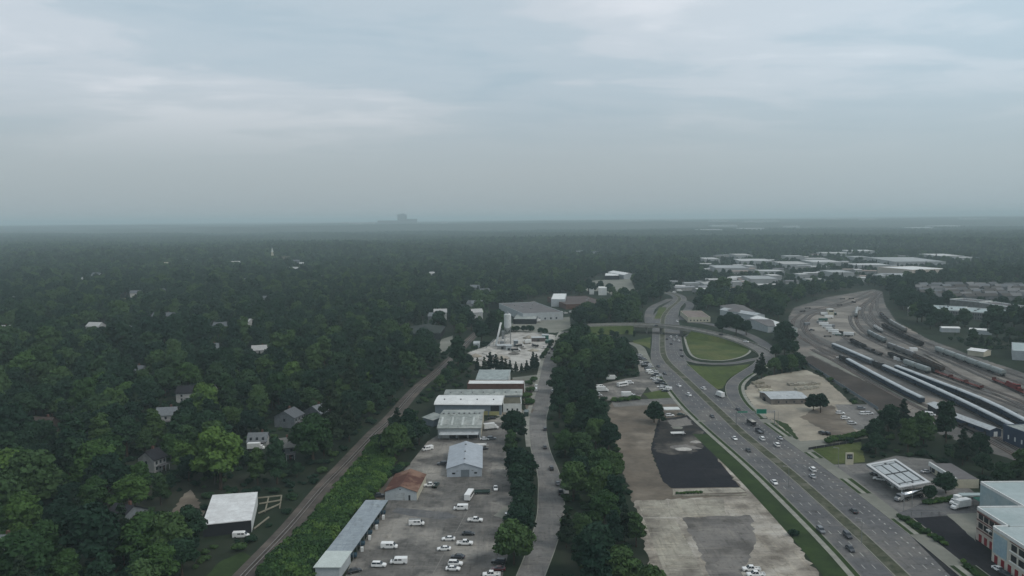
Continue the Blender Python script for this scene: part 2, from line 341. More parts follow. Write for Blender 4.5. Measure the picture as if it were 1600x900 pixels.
def crown_mesh(name, seed, kind, nleaf, ls, m, trunk=None):
    g = np.random.default_rng(seed); lobes = []
    if kind == 'broad':
        nl = int(g.integers(11, 17)); a0 = g.uniform(0, 6.3)
        for i in range(nl):
            f = i/nl; ang = a0+i*2.4; rr = 4.0*math.sqrt(1-f*.75)*g.uniform(.62, 1.05); z = 5.2+f*6.6+g.uniform(-.7, .7)
            lobes.append((rr*math.cos(ang), rr*math.sin(ang), z, g.uniform(1.7, 2.7)*(1-.18*f)))
        lobes += [(0, 0, 8.2, 3.4), (g.uniform(-1, 1), g.uniform(-1, 1), 11.2, 2.5)]
    elif kind == 'tall':
        nl = 13
        for i in range(nl):
            f = i/nl; ang = i*2.4+seed; rr = 3.0*math.sqrt(max(.1, 1-f*.85))*g.uniform(.6, 1.05); z = 4.5+f*10.5
            lobes.append((rr*math.cos(ang), rr*math.sin(ang), z, g.uniform(1.5, 2.3)*(1-.25*f)))
        lobes += [(0, 0, 8, 2.8), (0, 0, 12, 2.2)]
    elif kind == 'pine':
        for i in range(16):
            f = i/16; ang = i*2.4; rr = 2.9*(1-f)**.8*g.uniform(.5, 1.05); z = 3.5+f*12.5
            lobes.append((rr*math.cos(ang), rr*math.sin(ang), z, 1.7*(1-.68*f)*g.uniform(.8, 1.2)))
        lobes += [(0, 0, 6, 2.4), (0, 0, 10, 1.7)]
    elif kind == 'shrub':
        for i in range(9):
            ang = i*2.4; rr = 2.3*g.uniform(.2, 1); lobes.append((rr*math.cos(ang), rr*math.sin(ang), g.uniform(1.2, 2.6), g.uniform(1.1, 1.7)))
    elif kind == 'round':
        for i in range(12):
            f = i/12; ang = i*2.4; rr = 2.6*math.sqrt(1-f*.8)*g.uniform(.7, 1); lobes.append((rr*math.cos(ang), rr*math.sin(ang), 2.6+f*3.6, g.uniform(1.4, 2.0)))
        lobes.append((0, 0, 4.2, 2.6))
    V = []; F3 = []; lv3 = []; nv = 0; P = []; Nn = []; LV = []
    tot = sum(l[3]**2 for l in lobes)
    for (x, y, z, r) in lobes:
        c = np.array([x, y, z]); lobv = g.uniform(0.15, 0.85)
        sq = np.array([1, 1, .82])
        core = c + ICO1*sq*r*(0.80+g.uniform(-.1, .1, (len(ICO1), 1)))
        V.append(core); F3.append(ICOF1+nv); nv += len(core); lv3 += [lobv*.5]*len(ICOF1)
        k = max(6, int(nleaf*r*r/tot)); d = g.normal(size=(k, 3)); d[:, 2] = np.where(d[:, 2] < -.35, -d[:, 2]*.6, d[:, 2])
        d /= np.linalg.norm(d, axis=1)[:, None]
        P.append(c+d*sq*r*g.uniform(.80, 1.16, (k, 1))); nn = d*0.9+g.normal(size=(k, 3))*.55+np.array([0, 0, .25])
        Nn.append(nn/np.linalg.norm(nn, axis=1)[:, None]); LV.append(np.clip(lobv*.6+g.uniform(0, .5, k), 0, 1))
    P = np.vstack(P); Nn = np.vstack(Nn); LV = np.concatenate(LV)
    ref = g.normal(size=P.shape); u = np.cross(Nn, ref); u /= np.linalg.norm(u, axis=1)[:, None]; w = np.cross(Nn, u)
    s = ls*g.uniform(.6, 1.35, (len(P), 1)); s2 = s*g.uniform(.55, .95, (len(P), 1))
    bend = Nn*s*.22
    Q = np.stack([P-u*s*.5-w*s2*.5, P+u*s*.5-w*s2*.32+bend, P+u*s*.42+w*s2*.5, P-u*s*.5+w*s2*.42-bend], 1).reshape(-1, 3)
    verts = np.vstack(V+[Q]); f3 = np.vstack(F3); nq = len(P)
    fq = (np.arange(nq*4)+nv).reshape(-1, 4)
    tv = []; tf = []
    if trunk is not None:
        mb = MB(); trunk_geo(mb, kind, g); base = len(verts); verts = np.vstack([verts, np.array(mb.v)])
        tf = [tuple(i+base for i in f) for f in mb.f]
    me = bpy.data.meshes.new(name)
    me.from_pydata(verts.tolist(), [], f3.tolist()+fq.tolist()+[list(f) for f in tf])
    me.materials.append(m)
    if trunk is not None: me.materials.append(M_bark)
    a = me.attributes.new('leafvar', 'FLOAT', 'FACE')
    a.data.foreach_set('value', np.concatenate([np.array(lv3), LV, np.zeros(len(tf))]).astype(np.float32))
    if tf: me.polygons.foreach_set('material_index', [0]*(len(f3)+nq)+[1]*len(tf))
    me.update(); return me
def trunk_geo(mb, kind, g):
    h = {'broad': 8, 'tall': 11, 'pine': 14, 'shrub': 1.6, 'round': 3.6}[kind]; r = {'broad': .42, 'tall': .38, 'pine': .28, 'shrub': .12, 'round': .2}[kind]
    mb.tube((0, 0, 0), (0.1, .05, h*.45), r, r*.75, 7); mb.tube((0.1, .05, h*.45), (0, 0, h), r*.75, r*.35, 6)
    for i in range(4):
        a = i*1.7+g.uniform(0, 1); mb.tube((0, 0, h*(.35+.12*i)), (math.cos(a)*h*.3, math.sin(a)*h*.3, h*(.6+.12*i)), r*.4, r*.15, 5)
def trunk_mesh(kind, seed):
    mb = MB(); trunk_geo(mb, kind, np.random.default_rng(seed)); return mb.mesh('trunk', M_bark)
HI = {'broad': [crown_mesh('crown', 100+i, 'broad', 3400, .74, F_broad) for i in range(6)],
      'tall': [crown_mesh('crown', 200+i, 'tall', 2800, .70, F_broad) for i in range(3)],
      'pine': [crown_mesh('crown', 300+i, 'pine', 2400, .58, F_pine) for i in range(2)],
      'round': [crown_mesh('crown', 400+i, 'round', 2400, .50, F_broad) for i in range(3)],
      'vine': [crown_mesh('crown', 500+i, 'broad', 3400, .70, F_vine) for i in range(3)],
      'shrub': [crown_mesh('crown', 600+i, 'shrub', 700, .45, F_vine) for i in range(3)]}
TR = {k: trunk_mesh(k if k != 'vine' else 'broad', 5) for k in HI}

def lod_collection(name, spec):
    c = bpy.data.collections.new(name)
    for i, me in enumerate(spec):
        o = bpy.data.objects.new('%s_%02d' % (name, i), me); c.objects.link(o)
    return c
C_near = lod_collection('leafy_lod', [crown_mesh('canopy', 700+i, 'broad', 1100, 1.05, F_broad, True) for i in range(6)]
                        + [crown_mesh('canopy', 720+i, 'tall', 900, 1.0, F_broad, True) for i in range(2)]
                        + [crown_mesh('canopy', 740, 'pine', 800, .8, F_pine, True)])
C_far = lod_collection('leafy_far', [crown_mesh('canopy', 800+i, 'broad', 260, 1.9, F_broad) for i in range(5)]
                       + [crown_mesh('canopy', 830, 'pine', 200, 1.3, F_pine)])
C_vine = lod_collection('vine_lod', [crown_mesh('vine', 900+i, 'shrub', 520, .55, F_vine) for i in range(4)])

def scatter(name, pts, coll, label, cat, nvar):
    """one 'stuff' object: instances on points. pts: (x, y, z, rot, scale, variant)"""
    me = bpy.data.meshes.new(name); A = np.array(pts, dtype=np.float64)
    me.vertices.add(len(A)); me.vertices.foreach_set('co', A[:, :3].astype(np.float32).ravel())
    for nm, col in (('rot', 3), ('scl', 4)):
        at = me.attributes.new(nm, 'FLOAT', 'POINT'); at.data.foreach_set('value', A[:, col].astype(np.float32))
    at = me.attributes.new('variant', 'INT', 'POINT'); at.data.foreach_set('value', A[:, 5].astype(np.int32))
    me.update(); o = bpy.data.objects.new(name, me); link(o); tag(o, label, cat, kind='stuff')
    ng = bpy.data.node_groups.new(name, 'GeometryNodeTree')
    ng.interface.new_socket('Geometry', in_out='INPUT', socket_type='NodeSocketGeometry')
    ng.interface.new_socket('Geometry', in_out='OUTPUT', socket_type='NodeSocketGeometry')
    N, L = ng.nodes, ng.links
    gi, go = N.new('NodeGroupInput'), N.new('NodeGroupOutput')
    ci = N.new('GeometryNodeCollectionInfo'); ci.inputs[0].default_value = coll; ci.inputs[1].default_value = True; ci.inputs[2].default_value = True
    ip = N.new('GeometryNodeInstanceOnPoints'); ip.inputs['Pick Instance'].default_value = True
    def att(nm, ty):
        n = N.new('GeometryNodeInputNamedAttribute'); n.data_type = ty; n.inputs[0].default_value = nm; return n.outputs[0]
    L.new(gi.outputs[0], ip.inputs['Points']); L.new(ci.outputs[0], ip.inputs['Instance'])
    L.new(att('variant', 'INT'), ip.inputs['Instance Index'])
    cr = N.new('ShaderNodeCombineXYZ'); L.new(att('rot', 'FLOAT'), cr.inputs[2]); L.new(cr.outputs[0], ip.inputs['Rotation'])
    cs = N.new('ShaderNodeCombineXYZ'); a = att('scl', 'FLOAT'); [L.new(a, cs.inputs[i]) for i in range(3)]
    L.new(cs.outputs[0], ip.inputs['Scale'])
    L.new(ip.outputs[0], go.inputs[0])
    md = o.modifiers.new('scatter', 'NODES'); md.node_group = ng
    return o

# ------------------------------------------------------------ ground
def build_ground():
    ys = [-2500, -800, 0] + [120*1.045**i for i in range(128)]
    ys = [y for y in ys if y < 28500]+[29000]
    nx = 150; V = []; F = []
    for y in ys:
        w = 1400+1.15*max(y, 0)
        for i in range(nx+1):
            x = (i/nx*2-1)*w; V.append((x, y, terrain(x, y)))
    for j in range(len(ys)-1):
        for i in range(nx): a = j*(nx+1)+i; F.append((a, a+1, a+nx+2, a+nx+1))
    me = bpy.data.meshes.new('ground'); me.from_pydata(V, [], F); me.materials.append(M_ground)
    me.polygons.foreach_set('use_smooth', [True]*len(F))
    return tag(link(bpy.data.objects.new('ground', me)), kind='structure')
build_ground()

OPEN, LOW = [], []                 # world polygons kept free of trees / with low growth only
def W(pts, z=0.0): return [U2(x, y, z) for x, y in pts]
JAG = {'pale_dirt': .9, 'worn_asphalt': .8, 'brown_dirt': .8, 'sandy_ground': .7, 'gravel': .8, 'light_pavement': .35, 'verge_grass': .4, 'dark_brown_strip': .8, 'yard_ballast': 1.0, 'worn_yard_ground': 1.6, 'worn_black_asphalt': 1.6, 'track_ballast': .6, 'dry_field': 2, 'mown_grass': .25}
def sheet(name, px, m, z, open_=True, world=False, kind=True, parent=None):
    pts = px if world else W(px)
    full = pts
    j = JAG.get(m.name, 0)
    if j:           # uneven edges: subdivide and wander
        q = []
        for a, b in zip(pts, pts[1:]+pts[:1]):
            L_ = math.hypot(b[0]-a[0], b[1]-a[1]); n = max(1, min(60, int(L_/2.2)))
            for k in range(n):
                t = k/n; q.append((a[0]+(b[0]-a[0])*t+rnd.uniform(-j, j), a[1]+(b[1]-a[1])*t+rnd.uniform(-j, j)))
        pts = q
    mb = MB(); mb.poly([(x, y, z) for x, y in pts]); o = mb.build(name, m, parent)
    # n-gon triangulation safety
    import bmesh
    bm = bmesh.new(); bm.from_mesh(o.data); bmesh.ops.triangulate(bm, faces=bm.faces[:]); bm.normal_update()
    for f in bm.faces:
        if f.normal.z < 0: f.normal_flip()
    bm.to_mesh(o.data); bm.free()
    if kind: tag(o, kind='structure')
    if open_: OPEN.append(full)
    return o
def catmull(P, step=7.0):
    """P: list of tuples (x, y, ...) -> resampled list of the same width"""
    P = [np.array(p, float) for p in P]; out = []
    for i in range(len(P)-1):
        p0 = P[i-1] if i else 2*P[0]-P[1]; p1, p2 = P[i], P[i+1]; p3 = P[i+2] if i+2 < len(P) else 2*P[-1]-P[-2]
        n = max(1, int(np.linalg.norm((p2-p1)[:2])/step))
        for k in range(n):
            t = k/n
            out.append(.5*((2*p1)+(-p0+p2)*t+(2*p0-5*p1+4*p2-p3)*t*t+(-p0+3*p1-3*p2+p3)*t**3))
    out.append(P[-1]); return out
def normals(P):
    n = []
    for i in range(len(P)):
        a, b = P[max(0, i-1)], P[min(len(P)-1, i+1)]; d = (b-a)[:2]; d = d/np.linalg.norm(d); n.append(np.array([d[1], -d[0]]))
    return n                       # points to the right of the travel direction
def ribbon(mb, P, a, b, z, m=0, thick=0.0):
    """strip between offsets a and b (numbers or functions of the row); right is positive"""
    N_ = normals(P); fa = a if callable(a) else (lambda r: a); fb = b if callable(b) else (lambda r: b)
    fz = z if callable(z) else (lambda r: z)
    n = len(mb.v); k = len(P)
    for p, q in zip(P, N_):
        for off in (fa(p), fb(p)):
            mb.v.append((p[0]+q[0]*off, p[1]+q[1]*off, fz(p)))
    for i in range(k-1): mb.f.append((n+2*i, n+2*i+1, n+2*i+3, n+2*i+2)); mb.m.append(m)
    if thick:
        for i, (p, q) in enumerate(zip(P, N_)):
            for off in (fa(p), fb(p)): mb.v.append((p[0]+q[0]*off, p[1]+q[1]*off, fz(p)-thick))
        o = n+2*k
        for i in range(k-1):
            mb.f.append((n+2*i, n+2*i+2, o+2*i+2, o+2*i)); mb.m.append(m)
            mb.f.append((n+2*i+1, o+2*i+1, o+2*i+3, n+2*i+3)); mb.m.append(m)
def corridor(P, a, b, store=OPEN):
    N_ = normals(P)
    for i in range(0, len(P)-1):
        j = i+1
        store.append([(P[i][0]+N_[i][0]*a, P[i][1]+N_[i][1]*a), (P[i][0]+N_[i][0]*b, P[i][1]+N_[i][1]*b),
                      (P[j][0]+N_[j][0]*b, P[j][1]+N_[j][1]*b), (P[j][0]+N_[j][0]*a, P[j][1]+N_[j][1]*a)])
def struct(mb, name, m, parent=None):
    o = mb.build(name, m, parent)
    return tag(o, kind='structure') if parent is None else o
def dashes(mb, P, off, z, dash=3.0, gap=9.0, w=0.18, y0=0, y1=1e9, m=0):
    acc = 0.0; per = dash+gap; N_ = normals(P); s = 0
    cum = [0]
    for i in range(1, len(P)): cum.append(cum[-1]+float(np.linalg.norm((P[i]-P[i-1])[:2])))
    def at(d):
        i = min(len(P)-2, max(0, int(np.searchsorted(cum, d))-1)); t = (d-cum[i])/max(1e-6, cum[i+1]-cum[i])
        p = P[i]*(1-t)+P[i+1]*t; q = N_[i]*(1-t)+N_[i+1]*t; return p, q
    d = 2.0
    while d < cum[-1]-dash:
        p, q = at(d); p2, q2 = at(d+dash)
        if y0 <= p[1] <= y1:
            f = off if callable(off) else (lambda r: off)
            a, b = f(p), f(p2)
            mb.quad((p[0]+q[0]*(a-w/2), p[1]+q[1]*(a-w/2), z), (p[0]+q[0]*(a+w/2), p[1]+q[1]*(a+w/2), z),
                    (p2[0]+q2[0]*(b+w/2), p2[1]+q2[1]*(b+w/2), z), (p2[0]+q2[0]*(b-w/2), p2[1]+q2[1]*(b-w/2), z), m)
        d += per

# --- highway: rows of (x, y, left edge, right edge)
HW = [(1425, 915, -12.6, 17.2), (1410, 900, -12.6, 17.2), (1343, 836, -12.6, 17.2), (1235, 739, -13.2, 17.2), (1160, 677, -14.2, 17.3), (1130.7, 649.3, -16, 16), (1106.7, 626.7, -16.5, 14),
      (1072, 593.3, -15, 12.5), (1053.3, 576, -13, 13), (1044, 566.7, -12.3, 14), (1037.3, 556, -10.5, 15), (1035.3, 546.7, -9.5, 16.5),
      (1034.7, 536.7, -9, 17), (1035, 523.3, -9.5, 17), (1035, 508, -10, 17), (1037, 494, -12, 16), (1047, 481, -11, 12), (1056, 474, -10, 10), (1062, 467, -9, 9), (1056, 461, -9, 9), (1036, 455.5, -9, 9)]
HP = catmull([(*U2(x, y), l, r) for x, y, l, r in HW], 8)
hl, hr = (lambda r: r[2]), (lambda r: r[3])
mb = MB(); ribbon(mb, HP, hl, lambda r: -2.5, .03, 0); ribbon(mb, HP, lambda r: 2.5, hr, .03, 0)
highway = struct(mb, 'highway', M_asphalt); corridor(HP, -22, 24)
mb = MB(); ribbon(mb, HP, -2.5, -2.15, .16, 0, .15); ribbon(mb, HP, 2.15, 2.5, .16, 0, .15); struct(mb, 'median_kerb', M_kerb)
mb = MB(); ribbon(mb, HP, -2.15, 2.15, .13, 0); struct(mb, 'median', M_median)
mb = MB()
for off in (-6.0, -9.3): dashes(mb, HP, off, .045, 3, 6.2, .22, 0, 560)
for off in (6.2, 9.8): dashes(mb, HP, off, .045, 3, 6.2, .22, 0, 480)
dashes(mb, HP, 13.3, .045, 1.1, 3.0, .45, 0, 420)
for off in (-6.0, 6.2, 9.8): dashes(mb, HP, off, .045, 3, 9, .2, 560, 1000)
ml = MB(); ribbon(ml, HP, lambda r: r[2]+.35, lambda r: r[2]+.5, .045); ribbon(ml, HP, -2.9, -2.75, .045); ribbon(ml, HP, 2.75, 2.9, .045); ml.build('edge_marking', M_worn, highway)
mb.build('lane_marking', M_paint, highway)
OPEN.append(W([(1020, 498), (1150, 512), (1215, 545), (1212, 570), (1140, 640), (1100, 640), (1010, 540)])); OPEN.append([(-100, 150), (-66, 150), (-64, 255), (-98, 255)]); OPEN.append([(-62, 150), (13, 150), (13, 243), (-62, 243)]); OPEN.append([(44, 150), (240, 150), (240, 243), (44, 243)])
LOW.append(W([(888, 514), (1012, 514), (1004, 532), (930, 548), (885, 530)]))
NEAR = [p for p in HP if p[1] < 400]
# left side: kerb, grass strip, sidewalk, verge
mb = MB(); L1 = [p for p in HP if p[1] < 560]
ribbon(mb, L1, lambda r: r[2]-.3, lambda r: r[2], .14, 0, .14); ribbon(mb, HP, lambda r: r[3], lambda r: r[3]+.25, .14, 0, .14)
struct(mb, 'kerb', M_kerb)
mb = MB(); ribbon(mb, L1, lambda r: r[2]-2.0, lambda r: r[2]-.3, .10); ribbon(mb, NEAR, lambda r: r[2]-11.5, lambda r: r[2]-3.9, .06); struct(mb, 'verge', M_verge)
mb = MB(); ribbon(mb, L1, lambda r: r[2]-3.9, lambda r: r[2]-2.0, .14, 0, .14); struct(mb, 'sidewalk', M_walk)
# right side sidewalk segments (world strips parallel to the road)
def hx(py): return U(1300, py).y
mb = MB(); mg = MB(); mk = MB()
for y0, y1 in ((655.6, 689), (704, 726), (745.8, 773.6), (803, 853), (886, 915)):
    a, b = hx(y1), hx(y0)
    seg = [p for p in HP if a <= p[1] <= b]
    if len(seg) < 2: seg = [np.array([119.5, a, -12.6, 17.3]), np.array([119.5, b, -12.6, 17.3])]
    ribbon(mg, seg, lambda r: r[3]+.25, lambda r: r[3]+1.7, .12); ribbon(mb, seg, lambda r: r[3]+1.7, lambda r: r[3]+3.6, .15, 0, .15)
    ribbon(mg, seg, lambda r: r[3]+3.6, lambda r: r[3]+(8.3 if y0 > 800 else 5.6), .12)
    ribbon(mk, seg, lambda r: r[3]+(8.3 if y0 > 800 else 5.6), lambda r: r[3]+(8.7 if y0 > 800 else 5.9), .16, 0, .16)
struct(mb, 'sidewalk', M_walk); struct(mg, 'planting_strip', M_verge); struct(mk, 'kerb', M_kerb)
mb = MB(); ribbon(mb, [p for p in HP if hx(915) <= p[1] <= hx(652)], lambda r: r[3]+.26, lambda r: r[3]+6.2, .05); struct(mb, 'driveway_apron', M_pale)

# --- ramps
RP = catmull([(*U2(x, y), w) for x, y, w in ((1212, 688, 4.5), (1188, 664, 6.5), (1168, 645, 7), (1154, 631, 7.2), (1145, 616, 7.4), (1144, 602, 7.4), (1153, 591, 7.6), (1168, 581, 8), (1186, 570, 9), (1196, 558, 10), (1199, 551, 10))], 6)
mb = MB(); ribbon(mb, RP, lambda r: -r[2]/2, lambda r: r[2]/2, .04); ramp = struct(mb, 'ramp', M_asphalt); corridor(RP, -10, 12)
mb = MB(); R1_ = RP[6:-5]
ribbon(mb, R1_, lambda r: r[2]/2, lambda r: r[2]/2+.3, .15, 0, .14); ribbon(mb, RP[6:], lambda r: -r[2]/2-.3, lambda r: -r[2]/2, .15, 0, .14); struct(mb, 'kerb', M_kerb)
mb = MB(); ribbon(mb, R1_, lambda r: r[2]/2+.3, lambda r: r[2]/2+2.2, .10); struct(mb, 'verge', M_verge)
mb = MB(); ribbon(mb, R1_, lambda r: r[2]/2+2.2, lambda r: r[2]/2+4.2, .15, 0, .14); struct(mb, 'sidewalk', M_walk)
LP = catmull([U2(x, y) for x, y in ((1062, 549), (1067, 557), (1077, 563.5), (1092, 567), (1112, 568.5), (1130, 568.5), (1150, 567), (1170, 563), (1192, 559))], 6)
mb = MB(); ribbon(mb, LP, -2.6, 2.6, .035); struct(mb, 'loop_lane', M_asphalt); corridor(LP, -5, 5)
mb = MB(); ribbon(mb, LP, -2.95, -2.6, .15, 0, .14); ribbon(mb, LP, 2.6, 2.95, .15, 0, .14); struct(mb, 'kerb', M_kerb)
INF = [(1070.7, 526), (1074, 539), (1079, 551), (1086, 558), (1097, 561.5), (1112, 563), (1126.7, 563.4), (1142, 561.5), (1156, 558), (1167, 552.5), (1171, 546.7), (1165, 540), (1150, 533), (1133, 528), (1115, 522.5), (1098, 519.5), (1082, 521)]
sheet('infield_grass', INF, M_grass, .07)
mb = MB(); ip = catmull([U2(x, y) for x, y in INF+[INF[0]]], 5); ribbon(mb, ip, -.2, 1.6, .13, 0, .1); struct(mb, 'kerb_path', M_walk)
sheet('triangle_grass', [(1072, 569), (1086, 571.5), (1110, 573), (1140, 572.5), (1172, 569), (1165, 575.5), (1148, 585.5), (1136, 594), (1131.5, 603), (1129, 607), (1121, 608.5), (1110.7, 600.5), (1092, 585)], M_grass, .06)
sheet('left_grass', [(989, 532), (1017, 527), (1016, 545), (1008, 541), (990, 536)], M_grass, .06)
sheet('far_grass', [(1022, 498), (1030, 480), (1041, 480), (1040, 498)], M_grass, .06)
# road from bridge on ground, frontage roads
FP = catmull([U2(x, y) for x, y in ((986, 535), (1000, 543), (1006, 555), (1012, 568), (1022, 584), (1038, 601), (1055, 620))], 6)
mb = MB(); ribbon(mb, FP, -3.6, 3.6, .02); struct(mb, 'frontage_road', M_pale); corridor(FP, -9, 9)
ER = catmull([U2(x, y) for x, y in ((1200, 556), (1197, 541), (1180, 529), (1160, 520), (1128, 511), (1100, 505), (1075, 503))], 8)
mb = MB(); ribbon(mb, ER, -5, 5, .026); struct(mb, 'service_road', M_asphalt); corridor(ER, -9, 12)
NW = catmull([U2(x, y) for x, y in ((1016, 512), (1014, 492), (1020, 480), (1036, 472), (1048, 467))], 8)
mb = MB(); ribbon(mb, NW, -5, 5, .015); struct(mb, 'side_road', M_asphalt); corridor(NW, -9, 8)
E2 = catmull([U2(x, y) for x, y in ((1062, 468), (1078, 475), (1072, 488), (1065, 500))], 8)
mb = MB(); ribbon(mb, E2, -5, 5, .022); struct(mb, 'side_road', M_asphalt); corridor(E2, -7, 8)

# --- streets and lots
SP = catmull([(*U2(x, y), w) for x, y, w in ((826, 915, 8.4), (829, 900, 8.4), (845, 860, 8.8), (859, 812, 9.6), (861, 779, 10), (857, 740, 9.2), (843.5, 698, 8.6), (840, 657, 9), (846.5, 630, 10), (854, 600, 11), (860.5, 560, 9.6), (870, 545, 9), (877, 531, 8.6), (884, 518, 8))], 7)
mb = MB(); ribbon(mb, SP, lambda r: -r[2]/2, lambda r: r[2]/2, .03); struct(mb, 'street', M_street); corridor(SP, -7.5, 5.4)
mb = MB(); ribbon(mb, SP, lambda r: -r[2]/2-.3, lambda r: -r[2]/2, .13, 0, .12); ribbon(mb, SP, lambda r: r[2]/2, lambda r: r[2]/2+.3, .13, 0, .12)
ribbon(mb, [p for p in SP if p[1] > 370], lambda r: -r[2]/2-2.4, lambda r: -r[2]/2-.3, .1); struct(mb, 'kerb', M_walk)
lot = sheet('parking_lot', [(535, 912), (548, 880), (606, 786), (598, 772), (640, 725), (668, 690), (690, 676), (826, 640), (820, 668), (792, 690), (797, 740), (803, 800), (798, 850), (782, 912)], M_lot, .02)
mb = MB()                          # stall lines, rows of short strokes
for (xa, ya), (xb, yb), n, ln in (((655, 905), (722, 790), 22, 5), ((690, 905), (748, 782), 24, 5), ((640, 838), (622, 815), 3, 9), ((585, 905), (640, 835), 7, 4.6)):
    A, B = Vector(U2(xa, ya)), Vector(U2(xb, yb))
    for i in range(n):
        p = A.lerp(B, i/(n-1)); mb.box(p.x, p.x+ln, p.y-.06, p.y+.06, .025, .034)
for (xa, ya), (xb, yb) in (((672, 905), (735, 790)), ):
    A, B = Vector(U2(xa, ya)), Vector(U2(xb, yb)); d = (B-A).normalized(); q = Vector((d.y, -d.x))*.12
    mb.quad((*(A-q), .036), (*(A+q), .036), (*(B+q), .036), (*(B-q), .036))
for i in range(7):
    p = Vector(U2(630, 806)); mb.box(p.x+i*1.0, p.x+i*1.0+.9, p.y-1+(i % 2)*1.0, p.y-.8+(i % 2)*1.0+.3, .025, .034)
mb.build('stall_marking', M_worn, lot)
sheet('lot_patch', [(612, 800), (620, 793), (700, 801), (715, 808), (690, 812), (640, 806)], M_asphalt, .045)
sheet('lot_patch', [(772, 806), (790, 790), (800, 800), (795, 812)], M_pale, .045)
sheet('driveway', [(779, 656), (818, 650), (823, 641), (783, 642)], M_pale, .045)
sheet('forecourt', [(780, 630), (812, 633), (818, 650), (776, 650)], M_sand, .05)
sheet('front_yard', [(815, 610), (838, 600), (832, 645), (822, 640)], M_brown, .04)
sheet('front_yard', [(800, 590), (845, 585), (838, 612), (822, 612), (803, 600)], M_pale, .038)
sheet('hut_yard', [(586, 780), (600, 750), (616, 745), (618, 760), (602, 784)], M_brown, .03)
sheet('black_lot', [(1028, 656), (1078, 648), (1137, 712), (1119, 714.5), (1156, 761), (1051, 763), (1036, 753), (1017, 702)], M_black, .05)
sheet('worn_black_top', [(1031, 657), (1077, 649.5), (1098, 672), (1108, 688), (1080, 708), (1048, 712), (1022, 706), (1026, 680)], M_wornblack, .056)
OPEN.append(W([(738, 572), (846, 566), (846, 592), (735, 594)]))
sheet('worn_patch', [(1043, 657), (1075, 652), (1082, 664), (1050, 668)], M_patch, .06)
sheet('worn_patch', [(1046, 697), (1072, 694), (1098, 701), (1080, 702), (1060, 706)], M_patch, .06)
sheet('dirt_lot', [(955, 628), (1000, 624), (1060, 622), (1078, 648), (1028, 656), (1017, 702), (1036, 753), (1051, 763), (1156, 761), (1119, 714.5), (1137, 712), (1186, 762), (1190, 786), (990, 786), (975, 740), (962, 690), (950, 650)], M_brown, .03)
sheet('dirt_verge', [(1119, 714.5), (1137, 712), (1188, 768), (1180, 776), (1158, 763)], M_dirt, .055)
sheet('concrete_strip', [(1051, 764), (1156, 762), (1166, 769), (1052, 773)], M_slab, .06)
sheet('vacant_lot', [(990, 783), (1130, 776), (1172, 769), (1190, 782), (1241, 844), (1290, 915), (1020, 915)], M_dirt, .035)
sheet('slab', [(996, 783), (1043, 781.5), (1047, 808), (1005, 809)], M_slab, .05); sheet('slab', [(1044, 781.5), (1084, 780.5), (1098, 806), (1048, 808)], M_slab, .05)
sheet('slab', [(1085, 780.5), (1130.5, 779), (1133, 803), (1099, 806)], M_slab, .05)
for i, (a, b) in enumerate(((810, 832), (833, 851), (852, 868), (869, 888), (889, 912))):
    f = lambda y, x0, x1: x0+(x1-x0)*(y-810)/105
    sheet('slab', [(f(a, 1006, 1046), a), (f(a, 1055, 1108), a), (f(b, 1055, 1108), b), (f(b, 1006, 1046), b)], M_slab, .05)
sheet('worn_asphalt', [(1066, 809), (1175, 805), (1180, 850), (1152, 915), (1118, 915)], M_patch, .043)
mb = MB(); A, B = U(1051, 775.5), U(1164, 771.5); mb.quad(A, B, B+Vector((0, .35, 0)), A+Vector((0, .35, 0)));
mb = MB(); mb.box(A.x, B.x, A.y-.2, A.y+.2, 0, .6); tag(mb.build('retaining_wall', M_slab), 'low concrete retaining wall across the vacant lot behind the black asphalt', 'wall')
junk = sheet('junk_lot', [(935, 625), (940, 600), (975, 592), (1000, 588), (1015, 600), (1000, 621), (960, 626)], M_lot, .025)
sheet('car_row_lot', [(994, 552), (1004, 556), (1024, 588), (1045, 608), (1060, 628), (1020, 615), (1000, 590)], M_lot, .018)
sheet('grass_patch', [(1005, 615), (1045, 607), (1056, 622), (1015, 624)], M_grass, .045)
sheet('cross_street', [(955, 627), (1064, 621), (1068, 630), (960, 636)], M_street, .05)
sheet('sandy_lot', [(1163, 612), (1175, 597), (1198, 588), (1225, 583), (1260, 578), (1290, 592), (1330, 630), (1350, 662), (1338, 684), (1250, 690), (1215, 664), (1180, 640)], M_sand, .02)
sheet('painted_brown_shade', [(1300, 632), (1318, 655), (1345, 680), (1310, 686), (1280, 668), (1250, 652), (1270, 640)], M_brown, .045)  # shadow by the tree, painted as a brown patch on the sand
sheet('grass_knoll', [(1206, 654), (1232, 663), (1248, 686), (1244, 687)], M_verge, .062)
sheet('small_lot', [(1305, 632), (1360, 632), (1385, 662), (1350, 674), (1322, 668)], M_street, .04)
sheet('access_road', [(1240, 690), (1300, 686), (1352, 679), (1358, 684), (1300, 694), (1256, 702)], M_pale, .057)
sheet('grass_corner', [(1262, 703), (1300, 696), (1345, 690), (1352, 722), (1296, 726)], M_grass, .045)
sheet('station_lot', [(1283, 727), (1355, 724), (1400, 712), (1456, 718), (1500, 752), (1530, 775), (1440, 790), (1408, 802), (1386, 800), (1330, 755)], M_street, .035)
sheet('storage_drive', [(1386, 800), (1408, 801), (1440, 787), (1520, 777), (1560, 790), (1530, 845), (1600, 915), (1500, 915)], M_black, .04)
sheet('storage_drive', [(1400, 803), (1440, 788), (1530, 780), (1530, 800), (1480, 806), (1420, 810)], M_asphalt, .055)
sheet('light_apron', [(1478, 804), (1527, 801), (1524, 846), (1512, 834)], M_pale, .06)
